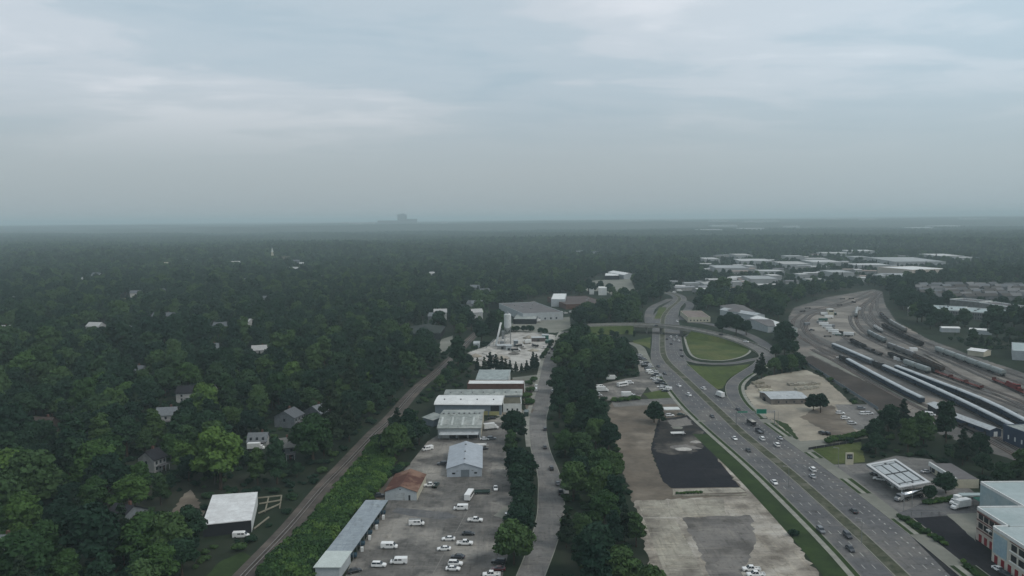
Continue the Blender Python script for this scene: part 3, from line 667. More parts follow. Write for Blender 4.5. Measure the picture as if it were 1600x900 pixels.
sheet('rail_yard', [(1232, 497), (1240, 481), (1290, 465), (1330, 458), (1365, 452), (1378, 455), (1384, 478), (1400, 502), (1450, 530), (1520, 556), (1640, 596), (1640, 735), (1600, 725), (1500, 690), (1400, 652), (1370, 641), (1250, 563), (1240, 530)], M_yard, .02)
sheet('bare_strip', [(1252, 560), (1268, 556), (1420, 628), (1405, 640), (1372, 640)], M_brownstrip, .04)
sheet('yard_lane', [(1262, 551), (1268, 549), (1440, 633), (1472, 652), (1440, 640)], M_pale, .035)
for q in ([(1258, 500), (1300, 483), (1340, 476), (1335, 500), (1345, 520), (1300, 535), (1268, 520)], [(1300, 515), (1345, 522), (1440, 566), (1500, 596), (1490, 600), (1400, 562)], [(1440, 552), (1480, 567), (1560, 600), (1600, 622), (1580, 622), (1500, 588)]): sheet('worn_yard', q, M_pale2, .03)
sheet('plant_yard', [(731, 551), (748, 545), (764, 540), (776, 528), (800, 519), (836, 519), (868, 524), (868, 540), (860, 546), (845, 567), (813, 580), (776, 580), (735, 566)], M_gravel, .022)
sheet('plant_apron', [(795, 505), (890, 495), (892, 512), (868, 520), (800, 518)], M_pale, .025)
sheet('left_lot', [(682, 548), (690, 530), (708, 524), (705, 538), (692, 552)], M_pale, .03)
OPEN.append(W([(800, 515), (900, 497), (958, 485), (968, 470), (955, 462), (870, 460), (820, 470)]))
sheet('meadow', [(895, 446), (930, 438), (985, 436), (1000, 470), (980, 474), (945, 455), (905, 455)], M_pale, .02)
sheet('dry_field', [(160, 474), (195, 466), (237, 464), (232, 474), (205, 480)], M_field, .02)
sheet('dirt_track', [(250, 826), (285, 775), (300, 765), (318, 800), (305, 840)], M_brown, .03)
sheet('rail_bank', [(318, 905), (340, 880), (378, 862), (392, 870), (350, 912)], M_verge, .025)
mb = MB()
# --- left railway
sheet('cinder_strip', [(430, 850), (480, 792), (530, 742), (540, 742), (480, 812), (436, 862)], M_ballast, .02)
TP = catmull([(*U2(x, y), w) for x, y, w in ((368, 915, 7), (380, 900, 7), (452, 824, 7), (502, 765, 7.5), (537, 729, 8.5), (588, 675, 9), (608, 657, 9), (653, 606, 8.5), (688, 577, 8), (720, 545, 8), (744, 521, 8), (773, 498, 7), (793, 487, 7), (835, 470.5, 7))], 7)
mb = MB(); ribbon(mb, TP, lambda r: -r[2]/2, lambda r: r[2]/2, .10, 0, .1); struct(mb, 'rail_bed', M_ballast); corridor(TP, -4.8, 7)
def track(P, off, z=.2, ties=False, name='railway_track'):
    mb = MB()
    rw = .14 if ties else .12
    for o_ in (-.72, .72): ribbon(mb, P, off+o_-rw, off+o_+rw, z+.14, 0, .14)
    o = struct(mb, name, M_rail)
    if ties:
        mt = MB(); dashes(mt, P, off, z-.04, .28, .65, 2.5); mt.build('sleeper', M_tie, o)
    return o
track(TP, 0, .14, True)
# --- yard tracks (lead end far away, near end at the frame's right edge)
YT = [[(1650, 712), (1521, 645), (1440, 606), (1376, 577), (1320, 552), (1270, 530), (1254, 512), (1256, 498), (1275, 486), (1310, 478), (1345, 466), (1372, 455)],
      [(1650, 694), (1542, 637), (1456, 602), (1400, 580), (1340, 556), (1290, 538), (1262, 518), (1262, 500), (1280, 488), (1315, 479), (1348, 467), (1373, 455.5)],
      [(1650, 680), (1560, 645), (1460, 604), (1395, 576), (1350, 558), (1320, 545)],
      [(1650, 735), (1540, 676), (1442, 632), (1410, 616), (1360, 589), (1312, 562), (1280, 546), (1258, 528)],
      [(1650, 660), (1570, 628), (1480, 595), (1400, 566), (1360, 549), (1330, 535), (1300, 512)],
      [(1650, 655), (1600, 628), (1536, 603), (1440, 560), (1390, 540), (1352, 520), (1338, 500), (1342, 482), (1356, 470), (1374, 456)],
      [(1650, 640), (1570, 603), (1538, 590), (1496, 571), (1450, 551), (1400, 530), (1370, 516), (1352, 500), (1348, 484), (1360, 470), (1375, 456)],
      [(1650, 618), (1560, 586), (1500, 564), (1440, 541), (1400, 522), (1372, 505), (1360, 487), (1366, 470), (1377, 457)],
      [(1650, 608), (1560, 577), (1500, 556), (1440, 532), (1400, 512), (1378, 495), (1370, 478), (1372, 465), (1378, 457)]]
YC = [catmull([U2(x, y) for x, y in t], 12) for t in YT]
def shifted(c, o): return [np.array([p[0]+q[0]*o, p[1]+q[1]*o]) for p, q in zip(c, normals(c))]
YC += [shifted(YC[4], 6)[:int(len(YC[4])*.8)], shifted(YC[5], -6)[:int(len(YC[5])*.6)], shifted(YC[3], -6)[:int(len(YC[3])*.85)], shifted(YC[6], 6)[:int(len(YC[6])*.6)], shifted(YC[0], -9)[len(YC[0])//4:]]
mb1, mb2 = MB(), MB()
for i, c in enumerate(YC): ribbon((mb1, mb2)[i % 2], c, -1.9, 1.9, .05+.004*i)
struct(mb1, 'track_bed', mat('oily_ballast', (.050, .046, .044), .95, (.085, .077, .07), .04)); struct(mb2, 'track_bed', mat('rusty_ballast', (.095, .074, .062), .95, (.055, .048, .044), .04))
for c in YC: track(c, 0, .10)
OPEN.append(W([(1640, 570), (1520, 545), (1450, 520), (1400, 490), (1385, 455), (1360, 448), (1290, 460), (1230, 478), (1225, 500), (1640, 760)]))

# --- overpass
BP = catmull([(*U2(x, y, z), z) for x, y, z in ((920, 508.6, 7), (950, 507.6, 7.2), (980, 507, 7.4), (1010, 507.6, 7.5), (1033, 508.6, 7.5), (1065, 512, 7.2), (1097, 517.5, 6.2), (1130, 525, 4.4), (1158, 534, 2.6), (1180, 543, 1.2), (1196, 553, .3), (1199, 561, .1))], 6)
mb = MB(); ribbon(mb, BP, -5.6, 5.6, lambda r: r[2], 0, 1.6); over = struct(mb, 'overpass_road', M_street)
mb = MB(); ribbon(mb, BP, -6.0, -5.6, lambda r: r[2]+1.0, 0, 2.7); mb.build('parapet', M_kerb, over)
mb = MB(); ribbon(mb, BP, 5.6, 6.0, lambda r: r[2]+1.0, 0, 2.7); mb.build('parapet', M_kerb, over)
for px in (1014, 1033.5, 1071):
    c = U(px, 516, 2.0); i = min(range(len(BP)), key=lambda k: (BP[k][0]-U(px, 508.6, 7.4).x)**2+(BP[k][1]-U(px, 509, 7.4).y)**2)
    p = BP[i]; mb = MB()
    for k in (-4, -1.4, 1.4, 4): mb.tube((p[0], p[1]+k, 0), (p[0], p[1]+k, p[2]-2.2), .55, .55, 10)
    mb.box(p[0]-.8, p[0]+.8, p[1]-5.6, p[1]+5.6, p[2]-2.5, p[2]-1.62); mb.build('pier', M_kerb, over)
corridor(BP, -9, 9)
# embankments (both ends) as sloped earth
def embank(P, name):
    mb = MB(); N_ = normals(P); rings = []
    for p, q in zip(P, N_):
        h = max(.1, p[2]-.3); w = 6+h*1.4
        rings.append([(p[0]-q[0]*w, p[1]-q[1]*w, 0), (p[0]-q[0]*5.7, p[1]-q[1]*5.7, h), (p[0]+q[0]*5.7, p[1]+q[1]*5.7, h), (p[0]+q[0]*w, p[1]+q[1]*w, 0)])
    mb.loft(rings); struct(mb, name, M_grass)
bi = [i for i, p in enumerate(BP) if p[0] > U(1080, 514, 6.8).x]; embank(BP[bi[0]:], 'embankment')
bi = [i for i, p in enumerate(BP) if p[0] < U(1010, 507.6, 7.5).x-4]; embank(BP[:bi[-1]], 'embankment')
# ------------------------------------------------------------ vehicles (x = forward)
def ring(x, hw, z0, z1, c=.12):
    return [(x, -hw, z0+c), (x, -hw+c*.5, z0), (x, hw-c*.5, z0), (x, hw, z0+c), (x, hw, z1-c), (x, hw-c, z1), (x, -hw+c, z1), (x, -hw, z1-c)]
def wheel_mb(x, y, r=.34, w=.22):
    mb = MB(); mb.tube((x, y-w/2, r), (x, y+w/2, r), r, r, 12); mb.tube((x, y-w/2-.01, r), (x, y+w/2+.01, r), r*.55, r*.55, 8, 1); return mb
def cabin(mb, mg, x0, x1, x2, x3, hw, z0, z1, inset=.16):
    """glass house between belt line (x0..x3) and roof (x1..x2); roof skin painted"""
    b = [(x0, -hw, z0), (x3, -hw, z0), (x3, hw, z0), (x0, hw, z0)]
    t = [(x1, -hw+inset, z1), (x2, -hw+inset, z1), (x2, hw-inset, z1), (x1, hw-inset, z1)]
    mg.prism(b, t)
    e = .03; mb.prism([(x1-e, -hw+inset-e, z1), (x2+e, -hw+inset-e, z1), (x2+e, hw-inset+e, z1), (x1-e, hw-inset+e, z1)],
                      [(x1+.1, -hw+inset+.1, z1+.06), (x2-.1, -hw+inset+.1, z1+.06), (x2-.1, hw-inset-.1, z1+.06), (x1+.1, hw-inset-.1, z1+.06)])
    for sx in (-1, 1):                          # pillars
        y0, y1 = sx*(hw+.01), sx*(hw-inset+.01)
        for a, bb in ((x0, x1), ((x0+x3)/2+.05, (x1+x2)/2), (x3, x2)):
            mb.quad((a-.05, y0, z0), (a+.05, y0, z0), (bb+.05, y1, z1), (bb-.05, y1, z1))
PARTS = {}
def vehicle_parts(kind):
    if kind in PARTS: return PARTS[kind]
    b, g, out = MB(), MB(), []
    L_, hw, wx, wr = 4.7, .9, 1.42, .34
    if kind == 'sedan':
        b.loft([ring(-2.35, .72, .35, .80), ring(-2.2, .86, .25, .95), ring(-1.2, .9, .22, .98), ring(.9, .9, .22, .95), ring(2.0, .86, .25, .80), ring(2.35, .70, .32, .62)])
        cabin(b, g, -1.75, -1.05, .35, 1.15, .80, .95, 1.40)
    elif kind == 'suv':
        b.loft([ring(-2.35, .80, .35, 1.05), ring(-2.25, .92, .28, 1.10), ring(1.0, .92, .26, 1.06), ring(2.1, .88, .28, .98), ring(2.38, .75, .35, .80)])
        cabin(b, g, -2.25, -2.0, .45, 1.15, .84, 1.06, 1.68, .12)
    elif kind == 'pickup':
        L_ = 5.6; wx = 1.75; wr = .39
        b.loft([ring(-.75, .95, .35, 1.08), ring(1.4, .95, .32, 1.08), ring(2.6, .92, .34, 1.02), ring(2.8, .8, .4, .85)])
        b.box(-2.8, -.75, -.95, .95, .5, .62); b.box(-2.8, -.75, -.95, -.83, .45, 1.06); b.box(-2.8, -.75, .83, .95, .45, 1.06); b.box(-2.8, -2.7, -.83, .83, .5, 1.05)
        cabin(b, g, -.75, -.6, .75, 1.45, .86, 1.07, 1.75, .13)
    elif kind == 'van':
        L_ = 5.6; wx = 1.8; wr = .36
        b.loft([ring(-2.8, .95, .35, 1.95), ring(-2.7, 1.0, .3, 2.1), ring(1.0, 1.0, .3, 2.12), ring(1.35, .97, .3, 1.98), ring(2.0, .96, .32, 1.15), ring(2.6, .92, .34, 1.0), ring(2.8, .8, .4, .8)])
        g.prism([(1.42, -.86, 1.88), (2.02, -.86, 1.19), (2.02, .86, 1.19), (1.42, .86, 1.88)], [(1.45, -.86, 1.93), (2.06, -.86, 1.24), (2.06, .86, 1.24), (1.45, .86, 1.93)])
        for sx in (-1, 1): g.box(.35, 1.25, sx*1.0-.012, sx*1.0+.012, 1.3, 1.85); g.box(-1.0, .1, sx*1.0-.012, sx*1.0+.012, 1.35, 1.82)
    elif kind == 'boxtruck':
        L_ = 8; wx = 2.7; wr = .45
        b.loft([ring(2.2, 1.05, .6, 2.3), ring(3.0, 1.05, .5, 2.35), ring(3.5, 1.0, .5, 1.5), ring(4.1, .95, .5, 1.3)])
        b.box(-4, 2.0, -.5, .5, .6, .85)
        g.box(3.02, 3.32, -.9, .9, 1.5, 2.1)
        c = MB(); c.box(-4, 2.0, -1.22, 1.22, .95, 3.5); out.append(('cargo_box', c, [M_white], .04))
    elif kind == 'bus':
        L_ = 8; wx = 2.6; wr = .45
        b.loft([ring(-4, 1.1, .5, 2.7), ring(-3.9, 1.2, .4, 2.85), ring(3.2, 1.2, .4, 2.85), ring(3.9, 1.1, .45, 1.6)])
        for sx in (-1, 1): g.box(-3.5, 2.8, sx*1.2-.015, sx*1.2+.015, 1.5, 2.3)
        g.box(3.25, 3.5, -.95, .95, 1.7, 2.4)
    elif kind == 'dumptruck':
        L_ = 8; wx = 2.9; wr = .5
        b.loft([ring(2.0, 1.1, .7, 2.7), ring(3.0, 1.1, .6, 2.7), ring(3.3, 1.05, .6, 1.9), ring(4.3, 1.0, .6, 1.7)])
        b.box(-4, 2.0, -.45, .45, .7, 1.0); g.box(3.0, 3.2, -.95, .95, 1.9, 2.5)
        c = MB(); c.prism([(-4, -1.0, 1.05), (1.8, -1.0, 1.05), (1.8, 1.0, 1.05), (-4, 1.0, 1.05)], [(-4.3, -1.25, 2.5), (1.9, -1.25, 2.5), (1.9, 1.25, 2.5), (-4.3, 1.25, 2.5)]); out.append(('dump_body', c, [M_darkwall], .03))
        c = MB(); c.prism([(-3.9, -1.1, 2.5), (1.6, -1.1, 2.5), (1.6, 1.1, 2.5), (-3.9, 1.1, 2.5)], [(-2.5, -.4, 3.1), (.6, -.4, 3.1), (.6, .4, 3.1), (-2.5, .4, 3.1)]); out.append(('gravel_load', c, [M_gravel], 0))
    elif kind == 'trailer':
        L_ = 9; wx = 3; wr = .48
        b.box(-4.5, 4.5, -1.2, 1.2, 1.1, 3.7)
    elif kind == 'flatbed':
        L_ = 7; wx = 2.4; wr = .4
        b.box(-3.5, 3.0, -1.1, 1.1, .75, .95); b.box(-3.5, 3.0, -1.15, -1.1, .75, 1.3); b.box(-3.5, 3.0, 1.1, 1.15, .75, 1.3); b.box(3.0, 3.12, -1.15, 1.15, .75, 1.6); b.box(3.1, 4.2, -.07, .07, .5, .65)
    elif kind == 'container':
        b.box(-3, 3, -1.2, 1.2, .1, 2.6); wx = None
    out.append(('body', b, [M_car], .05))
    if g.v: out.append(('window', g, [M_glass], 0))
    hw2 = {'van': 1.0, 'pickup': .93, 'boxtruck': 1.1, 'bus': 1.15, 'dumptruck': 1.1, 'trailer': 1.1, 'flatbed': 1.05}.get(kind, .86)
    if wx:
        for x in (-wx, wx):
            for s in (-1, 1): out.append(('wheel', wheel_mb(x, s*(hw2-.06), wr), [M_tyre, M_steel], 0))
    if kind in ('sedan', 'suv', 'pickup', 'van'):
        zx = {'sedan': .58, 'suv': .78, 'pickup': .8, 'van': .8}[kind]
        for s in (-1, 1):
            h = MB(); h.box(L_/2-.14, L_/2-.02, s*.62-.14, s*.62+.14, zx-.07, zx+.08); out.append(('headlight', h, [M_lamp], 0))
            h = MB(); h.box(-L_/2-.01, -L_/2+.1, s*.68-.12, s*.68+.12, zx+.02, zx+.2); out.append(('taillight', h, [M_tail], 0))
    res = []
    for nm, mb, ms, bv in out:
        me = mb.mesh(nm, ms)
        if bv and not nm.startswith('gravel'):
            import bmesh
            bm = bmesh.new(); bm.from_mesh(me); bmesh.ops.bevel(bm, geom=bm.edges[:], offset=bv*.6, segments=1, affect='EDGES', clamp_overlap=True); bm.to_mesh(me); bm.free()
        res.append((nm, me))
    PARTS[kind] = res; return res
COLS = {'white': (.78, .78, .76), 'black': (.015, .016, .018), 'silver': (.42, .43, .44), 'grey': (.16, .17, .18), 'dark': (.035, .038, .045),
        'blue': (.03, .06, .16), 'red': (.22, .02, .02), 'darkred': (.07, .012, .015), 'green': (.03, .09, .07), 'tan': (.35, .31, .24), 'lightgrey': (.55, .56, .56), 'darkgreen': (.025, .05, .04)}
NAME = {'sedan': ('parked_sedan', 'car'), 'suv': ('sport_utility_car', 'car'), 'pickup': ('pickup_truck', 'pickup'), 'van': ('cargo_van', 'van'), 'boxtruck': ('box_truck', 'truck'),
        'bus': ('shuttle_bus', 'bus'), 'dumptruck': ('dump_truck', 'truck'), 'trailer': ('box_trailer', 'trailer'), 'flatbed': ('flatbed_trailer', 'trailer'), 'container': ('waste_container', 'container')}
VEH = []
def V(kind, px, py, hd, col, label, group=None, name=None, z=0.05, simple=False):
    p = U(px, py, z+.7); p.z = z
    nm, cat = NAME[kind]
    if name: nm = name
    t = thing(nm, label, cat, p, R(hd), group); c = COLS[col]
    for pn, me in vehicle_parts(kind):
        if simple and pn in ('headlight', 'taillight'): continue
        o = bpy.data.objects.new(pn, me); link(o, t); o.color = (*c, 1)
    VEH.append(t); return t
G1 = 'vehicles standing in the large parking lot'
V('van', 651, 817.5, 2, 'white', 'white utility van with a ladder rack on its roof in the middle of the lot', G1)
t = VEH[-1]; mb = MB()
for y in (-.7, -.25, .25, .7): mb.box(-2.6, 1.4, y-.05, y+.05, 2.25, 2.35)
for x in (-2.4, -.6, 1.2): mb.box(x-.04, x+.04, -.8, .8, 2.14, 2.25)
mb.build('roof_rack', M_steel, t)
V('van', 608.3, 853.3, -2, 'white', 'white cargo van standing alone beside the long carport, nose towards the street', G1)
V('suv', 592, 882, -3, 'white', 'white square-backed sport utility car in front of the white roofed end of the long carport', G1)
V('van', 623, 877, 181, 'white', 'white panel van tail to tail with a white sport utility car', G1)
V('sedan', 553.9, 891, 30, 'black', 'black car tucked against the near end of the long carport', G1)
V('van', 720, 793.4, 181, 'white', 'white service van with side boxes parked just in front of the small bus', G1)
V('pickup', 742.6, 812, -3, 'white', 'white pickup alone in the row, next one in front of the service van', G1)
V('sedan', 731.8, 832.8, 0, 'black', 'black sedan parked between two white pickups', G1)
V('sedan', 700.7, 840.9, 180, 'white', 'low white car nose out beside the black sedan', G1)
V('pickup', 726.3, 847.9, -2, 'white', 'white pickup with a dark bed just below the black sedan', G1)
V('sedan', 693.7, 856.4, 182, 'white', 'white car with a tall windscreen, two rows nearer than the black sedan', G1)
V('sedan', 715.4, 868.9, 172, 'dark', 'dark grey car behind the two white cars parked close together', G1)
V('suv', 711.5, 879.8, -3, 'white', 'white car in the middle of a tight row of three', G1)
V('sedan', 707.7, 887.4, -4, 'white', 'white car at the near end of a tight row of three', G1)
V('bus', 733.3, 775.6, 80, 'white', 'small white bus seen from behind in the middle of the lot', G1)
V('flatbed', 754, 768.5, 0, 'darkgreen', 'low dark green flatbed trailer beside the small white bus', G1)
V('sedan', 774.5, 762, -88, 'white', 'small white car alone near the tree row of the lot, nose to the viewer', G1)
V('sedan', 799, 801.5, 20, 'white', 'white car half hidden under the street trees', G1)
V('sedan', 797, 820, 10, 'lightgrey', 'pale car just showing under the rounded street trees', G1)
V('suv', 779, 877, 170, 'black', 'black car under the largest round tree by the street', G1)
V('sedan', 778.4, 888, 175, 'darkred', 'dark red car near the street at the lower edge of the lot', G1)
V('pickup', 768, 897, 180, 'white', 'white pickup cut off by the lower edge of the frame', G1)
V('van', 668, 701, 215, 'white', 'white van parked close to the dark tree at the back of the lot', G1)
V('suv', 691, 724, 185, 'dark', 'dark car against the long wall of the pale blue gabled shed', G1)
V('pickup', 672.5, 757.5, 185, 'white', 'white pickup beside the cream wall of the rusty roofed hut', G1)
V('pickup', 681, 757.5, 80, 'darkgreen', 'dark green pickup close behind a white pickup by the rusty roofed hut', G1)
V('sedan', 756, 700.5, 30, 'black', 'black car at the back corner of the pale blue gabled shed', G1)
V('flatbed', 750, 695.5, 5, 'white', 'white trailer at the back corner of the pale blue gabled shed', G1)
V('boxtruck', 767, 669, 20, 'white', 'white truck with a raised box beside the corrugated warehouse', G1)
V('sedan', 768.5, 652.7, 175, 'black', 'black car parked in front of the sandy forecourt', G1)
V('pickup', 795, 654, 0, 'white', 'white pickup between the sandy forecourt and the corrugated warehouse', G1)
V('suv', 768, 684.5, 5, 'grey', 'grey car in front of the corrugated warehouse corner', G1)
V('sedan', 757, 685, 0, 'white', 'white car against the end of the corrugated warehouse', G1)
V('suv', 796, 638, 0, 'white', 'white car under the wall beside the white roofed warehouse', G1)
V('container', 822.7, 647, 85, 'darkgreen', 'dark green waste container by the street near the sandy forecourt', G1)
V('sedan', 812, 655, 2, 'dark', 'dark car parked on the drive between the forecourt and the street', G1)
V('van', 589, 752, 120, 'lightgrey', 'pale van among clutter left of the rusty roofed hut', G1)
V('pickup', 590, 774, 10, 'dark', 'dark pickup between the long carport and the rusty roofed hut', G1)
G2 = 'cars parked along the kerbs of the street'
for i, (x, y, c, k, lab) in enumerate(((851.5, 670, 'dark', 'suv', 'dark car parked at the tree-side kerb of the street beyond the fan shaped tree'), (851.5, 698, 'black', 'sedan', 'black car at the tree-side kerb where the street bends beside the tree belt'),
        (861.6, 731, 'dark', 'suv', 'dark square car at the street kerb opposite the row of rounded trees'), (871.7, 754.5, 'grey', 'sedan', 'grey car half under the tree belt at the street kerb'),
        (876, 769, 'black', 'pickup', 'black pickup beside a white car under the tree belt'), (884, 766, 'white', 'van', 'white van under the tree belt beside a black pickup'),
        (863.5, 611, 'white', 'suv', 'white car at the tree-side kerb farther up the street'), (866.7, 602, 'dark', 'sedan', 'dark car behind a white car at the tree-side kerb farther up the street'),
        (837, 609, 'white', 'van', 'white van at the warehouse-side kerb beside the red brick warehouse'), (838, 603.5, 'white', 'suv', 'white car just behind the white van at the warehouse-side kerb'),
        (862.5, 545, 'dark', 'van', 'dark van at the gate of the concrete plant'), (858, 551, 'black', 'sedan', 'black car by the hedge at the concrete plant gate'))):
    V(k, x, y, 92, c, lab, G2)
G3 = 'vehicles driving on the highway'
for k, x, y, h, c, lab in (
    ('sedan', 1210, 753, -88, 'white', 'white car coming down the highway beside the bare lot'), ('suv', 1269.7, 733, 90, 'white', 'white sport utility car ahead of a silver car, going away'),
    ('sedan', 1269.7, 743.5, 90, 'silver', 'silver car behind a white sport utility car, going away'), ('suv', 1282.7, 828, -90, 'grey', 'dark grey car in the outer lane by the grass kerb'),
    ('suv', 1324.5, 836, -90, 'dark', 'dark car in the lane next to the median, ahead of a dark pickup'), ('sedan', 1328.5, 856.5, -90, 'dark', 'dark car in the middle lane nearest the viewer'),
    ('sedan', 1334, 797.5, 90, 'black', 'black car driving away opposite the silver tanker'), ('sedan', 1148, 684.4, -90, 'white', 'white car alone in the middle of the left carriageway'),
    ('suv', 1190.8, 685, 90, 'white', 'white car next to the median behind the dump truck trailer'), ('suv', 1214, 694.5, 90, 'white', 'white car nearest the mouth of the access road'),
    ('sedan', 1218.8, 684, 90, 'silver', 'silver car in the outermost lane by the sandy lot'), ('sedan', 1169.4, 702.8, -90, 'black', 'black car in the carriageway beside the lots between two white cars'),
    ('sedan', 1112.7, 650, -86, 'dark', 'dark car in the carriageway beside the lots at the corner of the black asphalt lot'), ('sedan', 1153, 639, 95, 'dark', 'dark car where the ramp meets the highway'),
    ('sedan', 1061, 602, -80, 'white', 'white car, the farther of two close together before the black lot'), ('suv', 1076.7, 616.7, -80, 'white', 'white car, the nearer of two close together before the black lot'),
    ('suv', 1099, 606.7, 105, 'white', 'white sport utility car opposite the tip of the triangle of grass'), ('sedan', 1028.7, 572, -80, 'dark', 'dark car on the bend beside the row of parked vehicles, the farther one'),
    ('sedan', 1038.7, 583.7, -75, 'dark', 'dark car on the bend beside the row of parked vehicles, the nearer one'), ('sedan', 1064, 546.5, 93, 'dark', 'dark car beside the infield grass'),
    ('suv', 1065.3, 556, 95, 'black', 'black car turning off into the loop lane'), ('sedan', 1042, 529.5, 90, 'dark', 'dark car just coming out from under the overpass'),
    ('sedan', 1048.7, 537, 90, 'dark', 'dark car in the open carriageway below the overpass'), ('suv', 1048, 526, 90, 'white', 'white car in the shade under the overpass, next to the pier'),
    ('suv', 1057, 526, 90, 'lightgrey', 'light grey car in the shade under the overpass'), ('sedan', 1053, 530.5, 90, 'lightgrey', 'light grey car following two others out from the overpass'),
    ('sedan', 1060.7, 532, 90, 'white', 'white car in the outer lane near the overpass'), ('suv', 1058, 502, -90, 'white', 'white van-like car beyond the overpass')):
    V(k, x, y, h, c, lab, G3, 'moving_car')
V('boxtruck', 1124.7, 618.5, 103, 'white', 'white box truck driving away past the triangle of grass', G3)
V('dumptruck', 1173.5, 661.5, 95, 'dark', 'dark dump truck heaped with pale gravel passing under the sign gantry', G3)
V('flatbed', 1186.5, 673.5, 93, 'dark', 'dark low trailer drawn behind the dump truck', G3)
V('sedan', 1024.7, 508.6, 180, 'dark', 'dark car crossing the overpass above the left carriageway', G3, 'moving_car', z=7.5)
V('sedan', 1127, 522.5, -30, 'black', 'black car coming down from the overpass', G3, 'moving_car', z=4.9)
V('suv', 1166, 533.5, -50, 'white', 'white car on the slope below the overpass', G3, 'moving_car', z=2.4)
G4 = 'vehicles crowded in the wooded repair yard'
for k, x, y, h, c, lab in (('van', 938.7, 604, 10, 'white', 'white van at the rear left of the repair yard'), ('boxtruck', 941, 610.5, 8, 'white', 'white truck between two vans in the repair yard'),
    ('van', 934, 617, -5, 'lightgrey', 'pale van nearest the tree belt in the repair yard'), ('bus', 973, 602, 30, 'white', 'white camper in the middle of the repair yard'),
    ('van', 983.5, 598, -10, 'white', 'white van behind the camper in the repair yard'), ('boxtruck', 956.5, 592.5, 5, 'lightgrey', 'pale truck at the wooded end of the repair yard'),
    ('boxtruck', 981, 619, 0, 'lightgrey', 'long pale truck in front of the hedge by the cross street'), ('sedan', 991, 617.5, 90, 'white', 'white car at the end of the long pale truck by the cross street')):
    V(k, x, y, h, c, lab, G4)
G5 = 'vehicles packed in a row beside the highway bend'
rr = random.Random(3)
for i in range(30):
    f = i/29; x = 996+50*f+(4-8*(i % 2))*(1-.3*f); y = 556+54*f**1.05+rr.uniform(-2, 2)
    x += -4 if y > 590 else 0
    V(rr.choice(['sedan', 'suv', 'van', 'pickup', 'suv']), x, y, rr.choice([10, 20, 170, 15])+rr.uniform(-8, 8), rr.choice(['white', 'white', 'lightgrey', 'dark', 'silver', 'grey', 'black']),
      'vehicle packed close to its neighbours in the crowded row beside the highway bend', G5, 'stored_vehicle', simple=True)
V('suv', 1046.8, 648.6, 5, 'white', 'white car in front of the small canopy beside the black lot')
V('sedan', 1063.8, 647, 5, 'darkgreen', 'dark car beside the white one at the top of the black lot')
V('flatbed', 1059, 677, 3, 'white', 'long low white trailer standing on the black lot')
V('pickup', 1174, 888.5, 178, 'white', 'white pickup farther back of two side by side on the vacant lot')
V('pickup', 1181, 897, 178, 'white', 'white pickup nearer of two side by side on the vacant lot')
G6 = 'cars on the small lot behind the grey storage building'
for x, y, h, c, lab in ((1313, 645, -5, 'white', 'white car closest to the round tree on the small lot'), (1321, 653, 5, 'white', 'white pickup-sized car between others on the small lot'), (1331.5, 661, 0, 'lightgrey', 'pale car at the near corner of the small lot'),
    (1345.5, 637.5, -3, 'grey', 'grey car at the far end of the small lot'), (1350, 646, 0, 'white', 'white car at the right of the small lot'), (1358, 645.5, 0, 'lightgrey', 'light car half under the trees right of the small lot')):
    V('suv', x, y, h, c, lab, G6)
V('suv', 1284, 676, 100, 'black', 'black farther one of two cars standing on pale dirt'); V('suv', 1292, 677, 100, 'black', 'black nearer one of two cars standing on pale dirt by the hedge')
V('suv', 1373.7, 747.5, 150, 'white', 'white car under the fuel station canopy'); V('sedan', 1447.5, 736, 10, 'silver', 'silver car behind the fuel station canopy')
V('suv', 1366, 741, 100, 'dark', 'dark car at the far pump under the fuel station canopy'); V('sedan', 1392, 757, 100, 'darkgreen', 'dark car at the near pump under the fuel station canopy')
V('boxtruck', 1501, 791.5, 200, 'white', 'white rental truck under the green awning, the nearer one'); V('boxtruck', 1499, 784.5, 200, 'white', 'white rental truck beyond another white truck')
V('van', 1453.5, 647.5, -35, 'white', 'white van beside the black rail shed')
V('sedan', 1561, 889, -80, 'white', 'white car at the foot of the red doors'); V('sedan', 1571, 896, -80, 'dark', 'dark car at the foot of the red doors, nearest the viewer')
V('suv', 187, 792, 60, 'white', 'white car on a drive between trees in front of a dark roofed house')
V('sedan', 303, 824, 10, 'black', 'black car beside the black shed with a white roof')
V('van', 376.5, 836.5, 5, 'white', 'white van tucked in the bushes at the corner of the black shed')
V('boxtruck', 400, 700.5, 5, 'white', 'white truck under trees beside a grey house')
for i, (x, y) in enumerate(((862, 491), (868, 489.5), (876, 488), (884, 487), (893, 485.5), (901, 484), (910, 483), (918, 481.5))):
    V(['suv', 'van', 'boxtruck'][i % 3], x, y+2, 15, ['white', 'lightgrey', 'dark'][i % 3], 'vehicle parked in the line in front of the brown roofed works', 'vehicles in front of the brown roofed works', 'works_vehicle', simple=True)
for i, (x, y) in enumerate(((1003, 451), (1009, 449.5), (1026, 451.5), (1033, 453), (1040, 454), (1054, 456.5), (1062, 455), (1072, 452))):
    V(['boxtruck', 'bus', 'van'][i % 3], x, y, 10, 'white', 'pale truck in a line far up the highway', 'pale trucks in a line far up the highway', 'distant_truck', simple=True)

